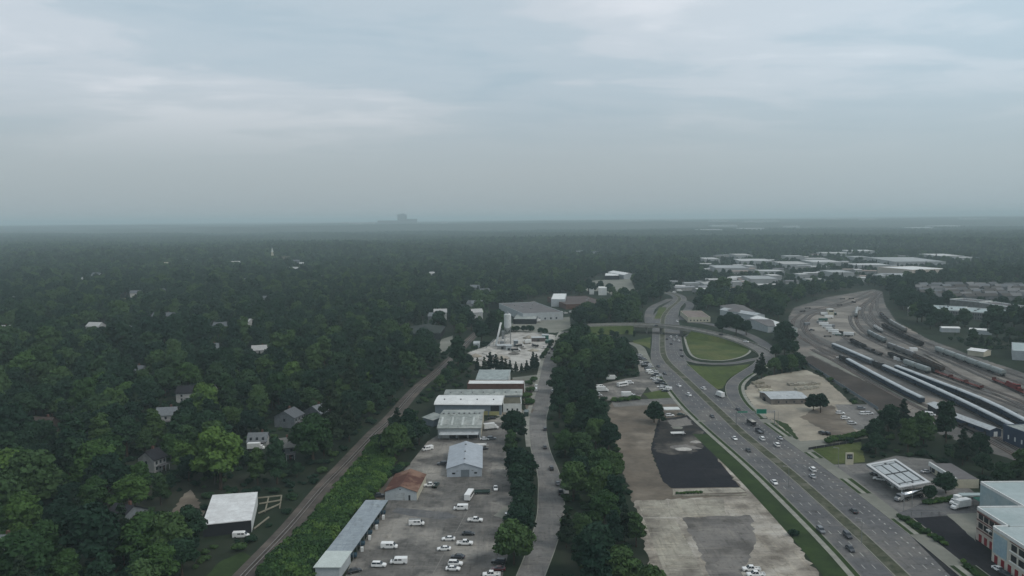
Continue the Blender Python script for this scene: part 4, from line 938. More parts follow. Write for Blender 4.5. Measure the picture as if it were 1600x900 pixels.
# silver tanker
p0, p1 = U(1407, 777, 1.5), U(1444, 769, 1.5); d = (p1-p0); c = (p0+p1)/2; c.z = .05
tk = thing('fuel_tanker', 'polished silver fuel tanker truck parked at the near edge of the station canopy', 'tanker', c, math.atan2(d.y, d.x)); hl_ = 5.6
mb = MB(); k = 14
for x, r in ((-hl_, .7), (-hl_+.3, 1.15), (hl_-.3, 1.15), (hl_, .7)): pass
mb.loft([[(x, r*math.cos(2*math.pi*i/k)*1.05, 2.25+r*math.sin(2*math.pi*i/k)) for i in range(k)] for x, r in ((-hl_, .75), (-hl_+.3, 1.15), (hl_-.3, 1.15), (hl_, .75))])
mb.build('tank', M_polish, tk, smooth=True)
mb = MB(); mb.box(-hl_, hl_, -.5, .5, .75, 1.15); mb.build('chassis', M_darkwall, tk)
mb = MB(); mb.loft([ring(-hl_-.5, 1.1, .6, 2.9), ring(-hl_-2.0, 1.1, .6, 2.85), ring(-hl_-2.2, 1.05, .6, 1.9), ring(-hl_-3.4, .9, .6, 1.6)]); o = mb.build('cab', M_car, tk); o.color = (.25, .26, .27, 1)
mb = MB(); mb.box(-hl_-2.25, -hl_-2.05, -.95, .95, 1.95, 2.6); mb.build('window', M_glass, tk)
for x in (-hl_-2.6, -hl_-.6, -3.4, 3.2, 4.4):
    for s in (-1, 1): wheel_mb(x, s*1.0, .5, .3).build('wheel', [M_tyre, M_steel], tk)

# ------------------------------------------------------------ buildings
BLD = []
def low(poly): LOW.append(poly)
def clear_front(corners, h, th=14.0, extra=6):
    """low growth on the sight line in front of a building that the photograph shows"""
    xs = [c[0] for c in corners]; ys = [c[1] for c in corners]; cx_, y0 = sum(xs)/4, min(ys); L_ = max(12, (th-h*.75)*y0/CAM_H)
    pad = 2+y0*.004; k = max(.1, (y0-L_)/y0)
    x0, x1 = min(xs)-pad, max(xs)+pad
    OPEN.append([(x0-extra, y0-extra), (x1+extra, y0-extra), (x1+extra, max(ys)+extra), (x0-extra, max(ys)+extra)])
    if th > 0: low([(x0*k, y0-L_), (x1*k, y0-L_), (x1, y0), (x0, y0)])
def bld(name, label, cat, fl, fr, bl, h, roof, rise, wm, rm, front=(), right=(), left=(), group=None, over=.5, units=0, th=14.0, world=None, vents=0):
    """fl, fr, bl: pixels of the front-left, front-right and back-left eave corners, at height h"""
    if world: A, B, C = [Vector((*w, 0)) for w in world]
    else: A, B, C = U(*fl, h), U(*fr, h), U(*bl, h)
    A.z = B.z = C.z = 0
    ux = (B-A); Wd = ux.length; ux.normalize(); uy = Vector((-ux.y, ux.x, 0)); D = max(3.0, (C-A).dot(uy)); sh = (C-A).dot(ux)*.0
    ctr = A+ux*Wd/2+uy*D/2
    t = thing(name, label, cat, ctr, math.atan2(ux.y, ux.x), group); BLD.append(t)
    w2, d2 = Wd/2, D/2
    cs = [A, B, B+uy*D, A+uy*D]; clear_front(cs, h, th)
    wmb = MB(); r = MB(); o = over
    if roof == 'gd':      # ridge front to back, gable on the front
        wmb.prism([(-w2, -d2, 0), (w2, -d2, 0), (w2, d2, 0), (-w2, d2, 0)], [(-w2, -d2, h), (w2, -d2, h), (w2, d2, h), (-w2, d2, h)])
        for y in (-d2, d2): wmb.poly([(-w2, y, h-.001), (w2, y, h-.001), (0, y, h+rise-.12)])
        for s in (-1, 1):
            e = (s*(w2+o), h-rise*o/w2); t2 = .18
            r.prism([(e[0], -d2-o, e[1]), (0, -d2-o, h+rise), (0, d2+o, h+rise), (e[0], d2+o, e[1])][::s], [(e[0], -d2-o, e[1]+t2), (0, -d2-o, h+rise+t2), (0, d2+o, h+rise+t2), (e[0], d2+o, e[1]+t2)][::s])
    elif roof == 'gw':    # ridge along the width
        wmb.prism([(-w2, -d2, 0), (w2, -d2, 0), (w2, d2, 0), (-w2, d2, 0)], [(-w2, -d2, h), (w2, -d2, h), (w2, d2, h), (-w2, d2, h)])
        for x in (-w2, w2): wmb.poly([(x, -d2, h-.001), (x, d2, h-.001), (x, 0, h+rise-.12)])
        for s in (-1, 1):
            e = (s*(d2+o), h-rise*o/d2); t2 = .18
            r.prism([(-w2-o, e[0], e[1]), (w2+o, e[0], e[1]), (w2+o, 0, h+rise), (-w2-o, 0, h+rise)], [(-w2-o, e[0], e[1]+t2), (w2+o, e[0], e[1]+t2), (w2+o, 0, h+rise+t2), (-w2-o, 0, h+rise+t2)])
    elif roof == 'hip':
        wmb.box(-w2, w2, -d2, d2, 0, h); k = min(w2, d2)*.98; rx = max(.2, w2-k); ry = max(.2, d2-k)
        r.prism([(-w2-o, -d2-o, h-.1), (w2+o, -d2-o, h-.1), (w2+o, d2+o, h-.1), (-w2-o, d2+o, h-.1)], [(-rx, -ry, h+rise), (rx, -ry, h+rise), (rx, ry, h+rise), (-rx, ry, h+rise)])
    elif roof == 'barrel':
        wmb.box(-w2, w2, -d2, d2, 0, h); n = 10; sec = []
        for x in (-w2-o, w2+o):
            sec.append([(x, (d2+o)*math.cos(math.pi*i/n), h-.1+rise*math.sin(math.pi*i/n)) for i in range(n+1)]+[(x, -(d2+o), h-.35), (x, d2+o, h-.35)])
        r.loft(sec)
    elif roof == 'shed':   # slopes down to the front
        wmb.prism([(-w2, -d2, 0), (w2, -d2, 0), (w2, d2, 0), (-w2, d2, 0)], [(-w2, -d2, h), (w2, -d2, h), (w2, d2, h+rise), (-w2, d2, h+rise)])
        r.prism([(-w2-o, -d2-o, h+.01), (w2+o, -d2-o, h+.01), (w2+o, d2+o, h+rise+.05), (-w2-o, d2+o, h+rise+.05)], [(-w2-o, -d2-o, h+.22), (w2+o, -d2-o, h+.22), (w2+o, d2+o, h+rise+.26), (-w2-o, d2+o, h+rise+.26)])
    else:                  # flat with parapet
        wmb.box(-w2, w2, -d2, d2, 0, h)
        r.box(-w2+.3, w2-.3, -d2+.3, d2-.3, h, h+.06)
        q = MB(); e = max(.3, rise)
        for (a, b_, c_, d_) in ((-w2-.05, w2+.05, -d2-.05, -d2+.3), (-w2-.05, w2+.05, d2-.3, d2+.05), (-w2-.05, -w2+.3, -d2+.3, d2-.3), (w2-.3, w2+.05, -d2+.3, d2-.3)): q.box(a, b_, c_, d_, h-.02, h+e)
        q.build('parapet', wm if roof == 'flat' else M_white, t)
    wmb.build('wall', wm, t); ro = r.build('roof', rm, t)
    g = random.Random(int(abs(ctr.x)*7+ctr.y))
    for i in range(units):
        x, y = g.uniform(-w2*.8, w2*.8), g.uniform(-d2*.7, d2*.7); m = MB(); m.box(x-1, x+1, y-.8, y+.8, h+.07, h+1.3); m.build('roof_unit', M_steel, ro)
    if vents:       # ridge and slope vents, skylight strips, gutter
        for i in range(vents):
            f = (i+.5)/vents
            if roof == 'gw':
                m = MB(); m.box(-w2+f*Wd-.5, -w2+f*Wd+.5, -.45, .45, h+rise-.02, h+rise+.75); m.build('ridge_vent', M_steel, ro)
                if i % 2 == 0:
                    y0, y1 = -d2*.82, -d2*.25; zf = lambda y: h+rise*(1-abs(y)/d2)+.2; x = -w2+f*Wd; m = MB(); m.quad((x-.5, y0, zf(y0)), (x+.5, y0, zf(y0)), (x+.5, y1, zf(y1)), (x-.5, y1, zf(y1))); m.build('skylight', M_pane, ro)
            elif roof == 'gd':
                m = MB(); m.box(-.4, .4, -d2+f*D-.5, -d2+f*D+.5, h+rise-.02, h+rise+.6); m.build('ridge_vent', M_steel, ro)
            elif roof == 'barrel':
                a_ = math.pi*.36; y_ = -(d2+o)*math.cos(a_); z_ = h-.1+rise*math.sin(a_); x = -w2+f*Wd; m = MB(); m.box(x-.4, x+.4, y_-.4, y_+.4, z_-.2, z_+.55); m.build('roof_vent', M_steel, ro)
        if roof in ('gw', 'barrel', 'shed'):
            m = MB(); m.box(-w2-o, w2+o, -d2-o-.22, -d2-o-.02, h-.42, h-.2); m.build('gutter', M_steel, ro)
    def feats(lst, side):
        for (nm, u0, u1, z0, z1, mm) in lst:
            m = MB()
            if side == 'f': m.box(-w2+u0*Wd, -w2+u1*Wd, -d2-.06, -d2+.02, z0, z1)
            elif side == 'r': m.box(w2-.02, w2+.06, -d2+u0*D, -d2+u1*D, z0, z1)
            else: m.box(-w2-.06, -w2+.02, -d2+u0*D, -d2+u1*D, z0, z1)
            m.build(nm, mm, t)
    feats(front, 'f'); feats(right, 'r'); feats(left, 'l')
    return t, w2, d2
M_pane = mat('skylight_pane', (.50, .53, .50), .4, coords='object')
wins = lambda n, a, b, z0, z1, w=.35, m=None: [('window', a+(b-a)*(i+.5-w/2)/n, a+(b-a)*(i+.5+w/2)/n, z0, z1, m or M_glass) for i in range(n)]
# parking lot group
bld('gabled_shed', 'pale blue gabled metal shed with a grey roller door in the parking lot', 'shed', (698, 732.7), (753, 731.6), (699.5, 698), 3.6, 'gd', 2.4, M_gable, M_gable,
    front=[('roller_door', .40, .64, 0, 3.1, M_door), ('window', .15, .24, 1.2, 1.9, M_dark), ('window', .78, .86, 1.3, 1.95, M_dark), ('vent', .27, .33, 2.4, 2.8, M_steel), ('vent', .7, .76, 2.5, 2.9, M_steel)], right=[('door', .4, .48, 0, 2.1, M_dark), ('window', .7, .78, 1.1, 2, M_dark)], over=.3, vents=3)
bld('rusty_roofed_hut', 'pale hut with a rusty red metal roof at the end of the long carport', 'shed', (601.5, 768), (651, 768.5), (619, 741), 3.5, 'gd', 2.2, M_wall, M_rust,
    front=[('sliding_door', .34, .62, 0, 3.0, M_ltgrey), ('door', .74, .80, 0, 2.1, M_dark), ('vent', .46, .5, 4.2, 4.6, M_dark)], right=[('cream_side_tint', .0, 1, .0, 3.4, M_cream)], over=.35)  # cream right side: the sun's brighter wall is put into its colour
# long carport from its four corners
c4 = [U(489.3, 888, 3.8), U(532.5, 888, 3.8), U(606.5, 782, 3.5), U(571.5, 782, 3.5)]; mid = (c4[0]+c4[1]+c4[2]+c4[3])/4; base = Vector((mid.x, mid.y, 0))
lc = thing('long_carport', 'long narrow carport with a blue grey roof along the left edge of the lot', 'carport', base); OPEN.append([(c.x, c.y) for c in c4])
loc = [c-base for c in c4]; f1 = .205
la, lb = loc[0].lerp(loc[3], f1), loc[1].lerp(loc[2], f1)
mb = MB(); mb.prism([la, lb, loc[2], loc[3]], [p+Vector((0, 0, .22)) for p in (la, lb, loc[2], loc[3])]); mb.build('roof', M_seam, lc)
mb = MB(); up = Vector((0, 0, .1)); mb.prism([loc[0]+up, loc[1]+up, lb+up, la+up], [p+Vector((0, 0, .36)) for p in (loc[0], loc[1], lb, la)]); o = mb.build('roof', mat('pale_green_sheet', (0.50, 0.55, 0.52), .6, amt=.1), lc); o['label'] = 'newer pale roof section at the near end'
gz = lambda p, z: Vector((p.x, p.y, z))
mb = MB(); ins = Vector((.5, .5, 0)); mb.prism([gz(loc[0]+ins, 0), gz(loc[1]+Vector((-.6, .5, 0)), 0), gz(lb+Vector((-.6, 0, 0)), 0), gz(la+Vector((.5, 0, 0)), 0)],
    [loc[0]+ins, loc[1]+Vector((-.6, .5, 0)), lb+Vector((-.6, 0, 0)), la+Vector((.5, 0, 0))]); mb.build('wall', M_wall, lc)
mb = MB(); a, b = la+Vector((.5, 0, 0)), loc[3]+Vector((.5, -.3, 0)); mb.prism([gz(a, 0), gz(a+Vector((.2, 0, 0)), 0), gz(b+Vector((.2, 0, 0)), 0), gz(b, 0)], [a, a+Vector((.2, 0, 0)), b+Vector((.2, 0, 0)), b]); mb.build('back_wall', M_darkwall, lc)
for i in range(11):
    p = lb.lerp(loc[2], (i+.5)/11)+Vector((-.4, 0, 0)); mb = MB(); mb.box(p.x-.1, p.x+.1, p.y-.1, p.y+.1, 0, p.z); mb.build('post', M_steel, lc)
for i in range(9):
    p = (lb.lerp(loc[2], (i+.9)/10)+base); mb = MB(); q = gz(p, 0)
    t = thing('storage_cabinet' if i % 2 else 'parked_trailer', ['blue dark trailer backed under the long carport roof', 'white storage cabinet at the open side of the long carport'][i % 2], ['trailer', 'cabinet'][i % 2], q, .1, ['dark trailers under the long carport', 'white cabinets along the long carport'][i % 2])
    if i % 2: mb.box(.1, 1.0, -.5, .5, 0, 1.5); mb.build('cabinet_body', M_white, t); m = MB(); m.box(1.0, 1.04, -.42, .42, .1, 1.4); m.build('door', M_wwall, t)
    else:
        mb.box(-3.6, .2, -.95, .95, .5, 1.35); o = mb.build('trailer_body', M_tint, t); o.color = (.05, .09, .12, 1)
        for s in (-1, 1): wheel_mb(-1.6, s*1.0, .34).build('wheel', [M_tyre, M_steel], t)
# row of warehouses left of the street
bld('corrugated_warehouse', 'weathered corrugated warehouse with a lean-to canopy behind the pale blue shed', 'warehouse', (684, 669), (751, 668.5), (689, 641), 5.2, 'gw', 2.6, M_wall, M_oldroof,
    front=[('door', .1, .24, 0, 2.6, M_wwall), ('opening', .26, .42, 0, 2.6, M_dark), ('opening', .46, .68, 0, 2.6, M_dark), ('opening', .72, .96, 0, 2.6, M_dark)], right=[('cream_side_tint', .05, .95, 0, 5.0, M_cream), ('door', .5, .6, 0, 2.4, M_door)], th=0, vents=8)
t = BLD[-1]; A_, B_ = U(684, 669, 5.2), U(751, 668.5, 5.2); w2 = (B_-A_).length/2; d2 = (U(689, 641, 5.2).y-A_.y)/2
mb = MB(); mb.prism([(-w2+1, -d2-4.2, 2.7), (w2-1, -d2-4.2, 2.7), (w2-1, -d2-.1, 3.2), (-w2+1, -d2-.1, 3.2)], [(-w2+1, -d2-4.2, 2.88), (w2-1, -d2-4.2, 2.88), (w2-1, -d2-.1, 3.38), (-w2+1, -d2-.1, 3.38)]); mb.build('canopy', M_ltgrey, t)
for i in range(5):
    x = -w2+1.3+i*(2*w2-2.6)/4; mb = MB(); mb.box(x-.1, x+.1, -d2-4.1, -d2-3.9, 0, 2.72); mb.build('canopy_post', M_steel, t)
bld('grey_lean_to', 'blue grey lean-to shed tucked under trees at the railway end of the corrugated warehouse', 'shed', (661, 652.5), (677, 657), (664, 645), 3.5, 'shed', 1.2, M_bwall, M_oldroof, th=0)
bld('white_roofed_warehouse', 'blue grey warehouse with a bright curved white roof, second in the row', 'warehouse', (679.5, 631.5), (783, 632), (687, 618.5), 6.2, 'barrel', 1.6, M_bwall, M_white,
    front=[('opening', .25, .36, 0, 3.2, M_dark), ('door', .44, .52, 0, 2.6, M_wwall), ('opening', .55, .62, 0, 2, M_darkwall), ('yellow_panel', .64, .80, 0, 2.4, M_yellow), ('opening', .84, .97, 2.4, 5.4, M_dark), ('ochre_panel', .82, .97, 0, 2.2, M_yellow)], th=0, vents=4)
bld('olive_roofed_annex', 'low annex with an olive brown roof and white front beside the white roofed warehouse', 'annex', (786, 632), (815, 631.6), (788, 620.5), 4.6, 'flat', .2, M_wwall, M_olive, front=wins(3, .1, .9, 1, 2.2), th=0)
bld('grey_warehouse', 'long warehouse with a weathered grey roof between the white roofed ones', 'warehouse', (694.5, 617.6), (815, 617), (699, 609), 6, 'barrel', .9, M_wall, M_oldroof, th=0, vents=7)
bld('brick_warehouse', 'dark red brick warehouse with a white parapet roof in the row by the street', 'warehouse', (730, 600.5), (819, 600.5), (733, 594.5), 6.6, 'flat', .4, M_brick, M_white, right=[('white_end_wall', 0, 1, 0, 7.0, M_wwall)], front=wins(6, .05, .95, 1.2, 2.4), th=0)
bld('green_roofed_warehouse', 'warehouse with a pale green roof and brick gable at the end of the row', 'warehouse', (744, 594), (794, 594), (722, 581), 6.5, 'shed', 1.2, M_brick, mat('pale_green_metal', (.34, .39, .38), .6, wave=('X', 1.2, .1), coords='object'), right=[('white_end_wall', 0, 1, 0, 7.8, M_wwall)], th=0)
# black shed with white roof, left
c4 = [U(317, 819.7, 4.6), U(392, 812, 4.6), U(401.6, 769.7, 4.9), U(332.8, 774.4, 4.9)]; base = sum(c4, Vector())/4; base.z = 0
bs = thing('black_shed', 'black walled shed with a white painted flat roof beside the single track railway', 'shed', base); OPEN.append([(c.x, c.y) for c in c4]); loc = [c-base for c in c4]
mb = MB(); mb.prism([gz(p, 0) for p in loc], [p*1.0-Vector((0, 0, .15)) for p in loc]); mb.build('wall', M_darkwall, bs)
mb = MB(); gr = [Vector((p.x*1.03, p.y*1.03, p.z-.14)) for p in loc]; mb.prism(gr, [p+Vector((0, 0, .3)) for p in gr]); mb.build('roof', mat('white_roof_coating', (.66, .67, .66), .7, (.55, .55, .54), .5, c3=(.72, .73, .72)), bs)
mb = MB(); a, b = loc[1]+Vector((.08, 0, 0)), loc[2]+Vector((.08, 0, 0)); mb.prism([gz(a, 0), gz(a+Vector((.1, 0, 0)), 0), gz(b+Vector((.1, 0, 0)), 0), gz(b, 0)], [a-Vector((0, 0, .4)), a+Vector((.1, 0, -.4)), b+Vector((.1, 0, -.4)), b-Vector((0, 0, .4))]); mb.build('side_cladding', M_wwall, bs)
low([U2(310, 845), U2(400, 838), U2(396, 880), U2(330, 880)]); OPEN.append([U2(300, 850), U2(402, 838), U2(402, 775), U2(330, 780)])
sh = thing('timber_frames', 'pale timber frames and beams stacked beside the black shed', 'timber frame', U(422, 790))
for (x0, y0, x1, y1, z0, z1) in ((403, 778, 440, 774, 2, 2), (405, 787, 440, 781, 1.8, 1.8), (404, 802, 438, 787, 1, 1.6), (397, 826, 420, 808, .5, .9), (440, 774, 437, 794, 2, 0.2), (420, 776, 414, 800, 1.9, .3)):
    a, b = U(x0, y0, z0)-sh.location, U(x1, y1, z1)-sh.location; mb = MB(); mb.tube(a, b, .32, .32, 4); mb.build('beam', M_timber, sh)
OPEN.append(W([(398, 830), (445, 800), (445, 770), (400, 775)]))
# ------------------------------------------------------------ self-storage block (frame right)
def blk(mb, x0, x1, y0, y1, z0, z1): mb.box(x0, x1, y0, y1, z0, z1)
a = U(1532, 754.2, 11); b = U(1596, 791.5, 11); c = U(1526.6, 793.3, 11); d = U(1573.7, 823.5, 11); e = U(1552.4, 824.4, 11)
st = thing('storage_building', 'three storey pale storage building with red doors and stepped flat roof at the right edge', 'building', (175, 240, 0))
O = Vector((175, 240, 0)); Z0, Z1 = 0, 11
X1, X2, X3 = c.x, a.x, e.x; Y1, Y2, Y3 = c.y, a.y, d.y; YN = 185; XE = 235
wm = MB()
blk(wm, X2-O.x, XE-O.x, Y1-O.y, Y2-O.y, 0, Z1); wm.build('wall', M_mural, st)
wm = MB(); blk(wm, X1-O.x, XE-O.x, Y3-O.y, Y1-O.y-.01, 0, Z1); wm.build('wall', M_pink, st)
wm = MB(); blk(wm, X3-O.x, XE-O.x, YN-O.y, Y3-O.y-.01, 0, Z1-.02); wm.build('wall', mat('cream_render', (.54, .51, .44), .85, amt=.1, coords='object'), st)
rm = MB(); blk(rm, X2-O.x+.4, XE-O.x-.4, Y1-O.y+.2, Y2-O.y-.4, Z1, Z1+.1); blk(rm, X1-O.x+.4, XE-O.x-.4, Y3-O.y+.2, Y1-O.y-.4, Z1, Z1+.12); blk(rm, X3-O.x+.4, XE-O.x-.4, YN-O.y+.4, Y3-O.y-.2, Z1, Z1+.14)
rm.build('roof', M_flat, st)
pm = MB()
for (x0, y0, x1, y1) in ((X2, Y2, XE, Y2), (X2, Y1, X2, Y2), (X1, Y1, X2, Y1), (X1, Y3, X1, Y1), (X3, Y3, X1, Y3), (X3, YN, X3, Y3)):
    pm.box(min(x0, x1)-O.x-.12, max(x0, x1)-O.x+.28, min(y0, y1)-O.y-.2, max(y0, y1)-O.y+.2, Z1-.5, Z1+.5)
pm.build('parapet', M_white, st)
def side(x, ya, yb, z0, z1, nm, m, th=.1):
    q = MB(); q.box(x-O.x-th, x-O.x+.02, ya-O.y, yb-O.y, z0, z1); q.build(nm, m, st)
for zc in (4.2, 7.4): side(X1, Y3+.3, Y1-.3, zc-.35, zc+.05, 'red_band', M_redb, .14)
side(X1, Y3+.3, Y1-.3, 9.6, 10.1, 'red_band', M_redb, .14)
n = 5
for zb in (4.7, 7.8):
    for i in range(n):
        y = Y3+1+(Y1-Y3-2)*i/n; side(X1, y+.3, y+(Y1-Y3-2)/n-.3, zb, zb+1.9, 'window', M_dark, .08)
for i in range(5):
    y = Y3+1+(Y1-Y3-2)*i/5; side(X1, y+.7, y+2.2, .1, 2.6, 'red_door', M_reddoor, .1)
side(X3, Y3-7.5, Y3-.6, 3.2, 9.6, 'pale_blue_mural', mat('mural_blue', (.27, .37, .42), .8, (.33, .42, .44), .2, coords='object'), .07)
for i in range(14):
    y = Y3-1.2-i*3.4; side(X3, y-1.9, y-.3, .1, 2.6, 'red_door', M_reddoor, .1)
for zb in (4.3, 7.6):
    side(X3, YN, Y3-8.8, zb-.55, zb-.25, 'ledge', M_white, .2)
    for i in range(12):
        y = Y3-9.6-i*3.6; side(X3, y-2.6, y, zb, zb+2.0, 'window', M_dark, .08)
side(X3, YN, Y3-8.8, 10.0, 10.25, 'red_band', M_redb, .14)
for (yy, zz_) in ((Y3+3, 6.3), (Y3+9, 6.0), (Y3+3, 9.1)):
    q = MB(); q.box(X1-O.x-.9, X1-O.x-.1, yy-O.y-1, yy-O.y+1, zz_, zz_+.35); q.build('balcony_ledge', M_white, st)
OPEN.append([(145, 180), (240, 180), (240, 296), (168, 296), (150, 270)])
aw = thing('green_awning', 'dark green canvas awning beside the pale storage building', 'awning', U(1535, 795))
mb = MB(); mb.prism([(-2, -3, 3.2), (6, -3, 3.6), (6, 3, 3.6), (-2, 3, 3.2)], [(-2, -3, 3.35), (6, -3, 3.9), (6, 3, 3.9), (-2, 3, 3.35)]); mb.build('canvas', M_greenc, aw)
for x, y in ((-1.8, -2.8), (-1.8, 2.8), (5.6, -2.8), (5.6, 2.8)): m = MB(); m.tube((x, y, 0), (x, y, 3.3), .08); m.build('post', M_steel, aw)
oc = thing('entrance_canopy', 'pale flat canopy over the entrance of the storage building', 'canopy', U(1520, 787))
mb = MB(); mb.box(-5, 7, -1.4, 1.4, 3.4, 3.8); mb.build('roof', M_flat, oc)
for x, y in ((-4.6, -1.2), (-4.6, 1.2), (6.6, -1.2), (6.6, 1.2)): m = MB(); m.tube((x, y, 0), (x, y, 3.42), .1); m.build('post', M_steel, oc)

# ------------------------------------------------------------ fuel station
c4 = [U(1353.4, 725, 5.6), U(1405.5, 761.6, 5.6), U(1453.8, 753, 5.6), U(1399.3, 716.5, 5.6)]; base = sum(c4, Vector())/4; base.z = 0; loc = [p-base for p in c4]
gs = thing('fuel_station_canopy', 'large flat white rimmed fuel station canopy with six pale roof panels', 'canopy', base)
bi_ = lambda u, v: loc[0]*(1-u)*(1-v)+loc[1]*u*(1-v)+loc[2]*u*v+loc[3]*(1-u)*v       # u along, v across
Zv = Vector((0, 0, 1))
def cpatch(mb, u0, u1, v0, v1, z0, z1):
    q = [bi_(u0, v0), bi_(u1, v0), bi_(u1, v1), bi_(u0, v1)]; mb.prism([p+Zv*z0 for p in q], [p+Zv*z1 for p in q])
mb = MB(); cpatch(mb, 0, 1, 0, 1, -.9, -.35); mb.build('ceiling', M_dark, gs)
mb = MB(); cpatch(mb, 0, 1, 0, .085, -1.0, .0); cpatch(mb, 0, 1, .915, 1, -1.0, .0); cpatch(mb, 0, .06, .085, .915, -1.0, 0); cpatch(mb, .94, 1, .085, .915, -1.0, 0); mb.build('fascia', mat('fascia_white', (.52, .53, .53), .5, amt=.08), gs)
for iu in range(2):
    for iv in range(3):
        mb = MB(); u0 = .15+iu*.375; v0 = .12+iv*.26; cpatch(mb, u0, u0+.325, v0, v0+.215, -.3, -.12); mb.build('roof_panel', M_wall, gs)
for (u0, u1, v0, v1) in ((.075, .12, .12, .5), (.075, .12, .58, .86), (.88, .925, .14, .5), (.88, .925, .56, .86)):
    mb = MB(); cpatch(mb, u0, u1, v0, v1, -.3, -.16); mb.build('roof_panel', M_wall, gs)
for u in (.18, .5, .82):
    for v in (.3, .7):
        p = bi_(u, v); mb = MB(); mb.box(p.x-.25, p.x+.25, p.y-.25, p.y+.25, 0, 4.72); mb.build('column', M_wwall, gs)
        q = thing('fuel_pump', 'fuel pump on a concrete island under the station canopy', 'pump', (base.x+p.x, base.y+p.y-1.5, 0.05), 0, 'fuel pumps under the station canopy')
        m = MB(); m.box(-.6, .6, -1, 1, 0, .18); m.build('island', M_kerb, q); m = MB(); m.box(-.3, .3, -.45, .45, .18, 1.9); m.build('pump_body', M_wwall, q); m = MB(); m.box(-.33, .33, -.3, .3, 1.1, 1.6); m.build('display', M_dark, q)
OPEN.append([(p.x, p.y) for p in c4])
a, b = U(1453, 737, 0), U(1494, 763, 0); dv = (b-a); Ls = dv.length
sto = thing('station_shop', 'low shop with a white wall top half hidden by trees behind the fuel canopy', 'shop', a, math.atan2(dv.y, dv.x))
mb = MB(); mb.box(0, Ls, 0, 9, 0, 3.6); mb.build('wall', M_cream, sto); mb = MB(); mb.box(-.3, Ls+.3, -.6, 0.1, 2.7, 4.3); mb.build('fascia', M_wwall, sto); mb = MB(); mb.box(.2, Ls-.2, .3, 8.8, 3.6, 3.75); mb.build('roof', M_tar, sto)
for i in range(4): mb = MB(); mb.box(1.5+i*Ls/4.3, 4+i*Ls/4.3, -.06, .02, .5, 2.4); mb.build('window', M_glass, sto)
mb = MB(); mb.box(.2, 1.0, -.1, .02, 0, 2.3); mb.build('door', M_blue, sto)
OPEN.append([tuple((a+Vector((-math.sin(sto.rotation_euler[2]), math.cos(sto.rotation_euler[2]), 0))*k+dv*j)[:2]) for k, j in ((-10, -.05), (-10, 1.05), (10, 1.05), (10, -.05))])
ps = thing('price_sign', 'cream roadside sign with a dark display on the grass by the fuel station', 'sign', U(1327, 726))
mb = MB(); mb.box(-1.7, 1.7, -.25, .25, 0, 1.3); mb.build('base', M_cream, ps); mb = MB(); mb.box(-1.7, 1.7, -.3, .3, 1.3, 5.4); mb.build('panel', M_cream, ps)
mb = MB(); mb.box(-1.2, 1.2, -.36, -.3, 2.6, 4.8); mb.build('display', M_dark, ps)
for x, w in ((-.75, .5), (.2, .7)):
    mb = MB(); mb.box(x, x+w, -.39, -.36, 3.1, 4.2); mb.build('dark_panel', M_door, ps)
# sign gantry over the highway
gy = 411.0
gn = thing('sign_gantry', 'grey steel gantry with two green direction signs reaching over the highway', 'sign gantry', (128, gy, 0))
for x in (-9.6, 10.8):
    mb = MB(); mb.tube((x, 0, 0), (x, 0, 7.6), .22, .18); mb.build('post', M_steel, gn)
mb = MB()
for z, y in ((6.9, -.3), (7.6, -.3), (6.9, .3), (7.6, .3)): mb.tube((-9.6, y, z), (10.8, y, z), .07, .07, 5)
for i in range(12): x = -9.6+i*1.7; mb.tube((x, -.3, 6.9), (x+1.7, -.3, 7.6), .05, .05, 4); mb.tube((x, .3, 6.9), (x+1.7, .3, 7.6), .05, .05, 4)
mb.build('truss', M_steel, gn)
for x0, x1, z0, z1 in ((.9, 6.4, 6.2, 8.9), (-9.2, -3.6, 6.8, 7.9)):
    mb = MB(); mb.box(x0, x1, -.48, -.40, z0, z1); s_ = mb.build('sign_panel', M_green, gn)
    mb = MB()
    for (a0, a1, b0, b1) in ((x0+.08, x1-.08, z1-.14, z1-.06), (x0+.08, x1-.08, z0+.06, z0+.14), (x0+.08, x0+.16, z0+.1, z1-.1), (x1-.16, x1-.08, z0+.1, z1-.1)): mb.box(a0, a1, -.5, -.48, b0, b1)
    mb.build('border', M_white, s_)
for i, (px, py) in enumerate(((1215.6, 668), (1412, 800), (1346, 850), (1232, 762), (1425, 792), (1600, 640), (1310, 730))):
    L1_ = ['street lamp beside the sign gantry', 'street lamp in the planting strip by the storage drive', 'street lamp on the grass strip beside the nearest cars', 'street lamp on the sidewalk by the vacant lot', 'street lamp at the corner of the storage drive', 'yard lamp beside the coaches', 'street lamp on the grass corner by the fuel station'][i]
    t = thing('street_lamp', 'tall grey '+L1_, 'street lamp', U(px, py), 0, 'street lamps'); mb = MB(); mb.tube((0, 0, 0), (0, 0, 8.6), .11, .07); mb.build('pole', M_steel, t)
    mb = MB(); mb.tube((0, 0, 8.6), (-1.8, 0, 9.0), .05, .04, 6); mb.build('arm', M_steel, t); mb = MB(); mb.box(-2.4, -1.7, -.14, .14, 8.92, 9.06); mb.build('lamp_head', M_steel, t)

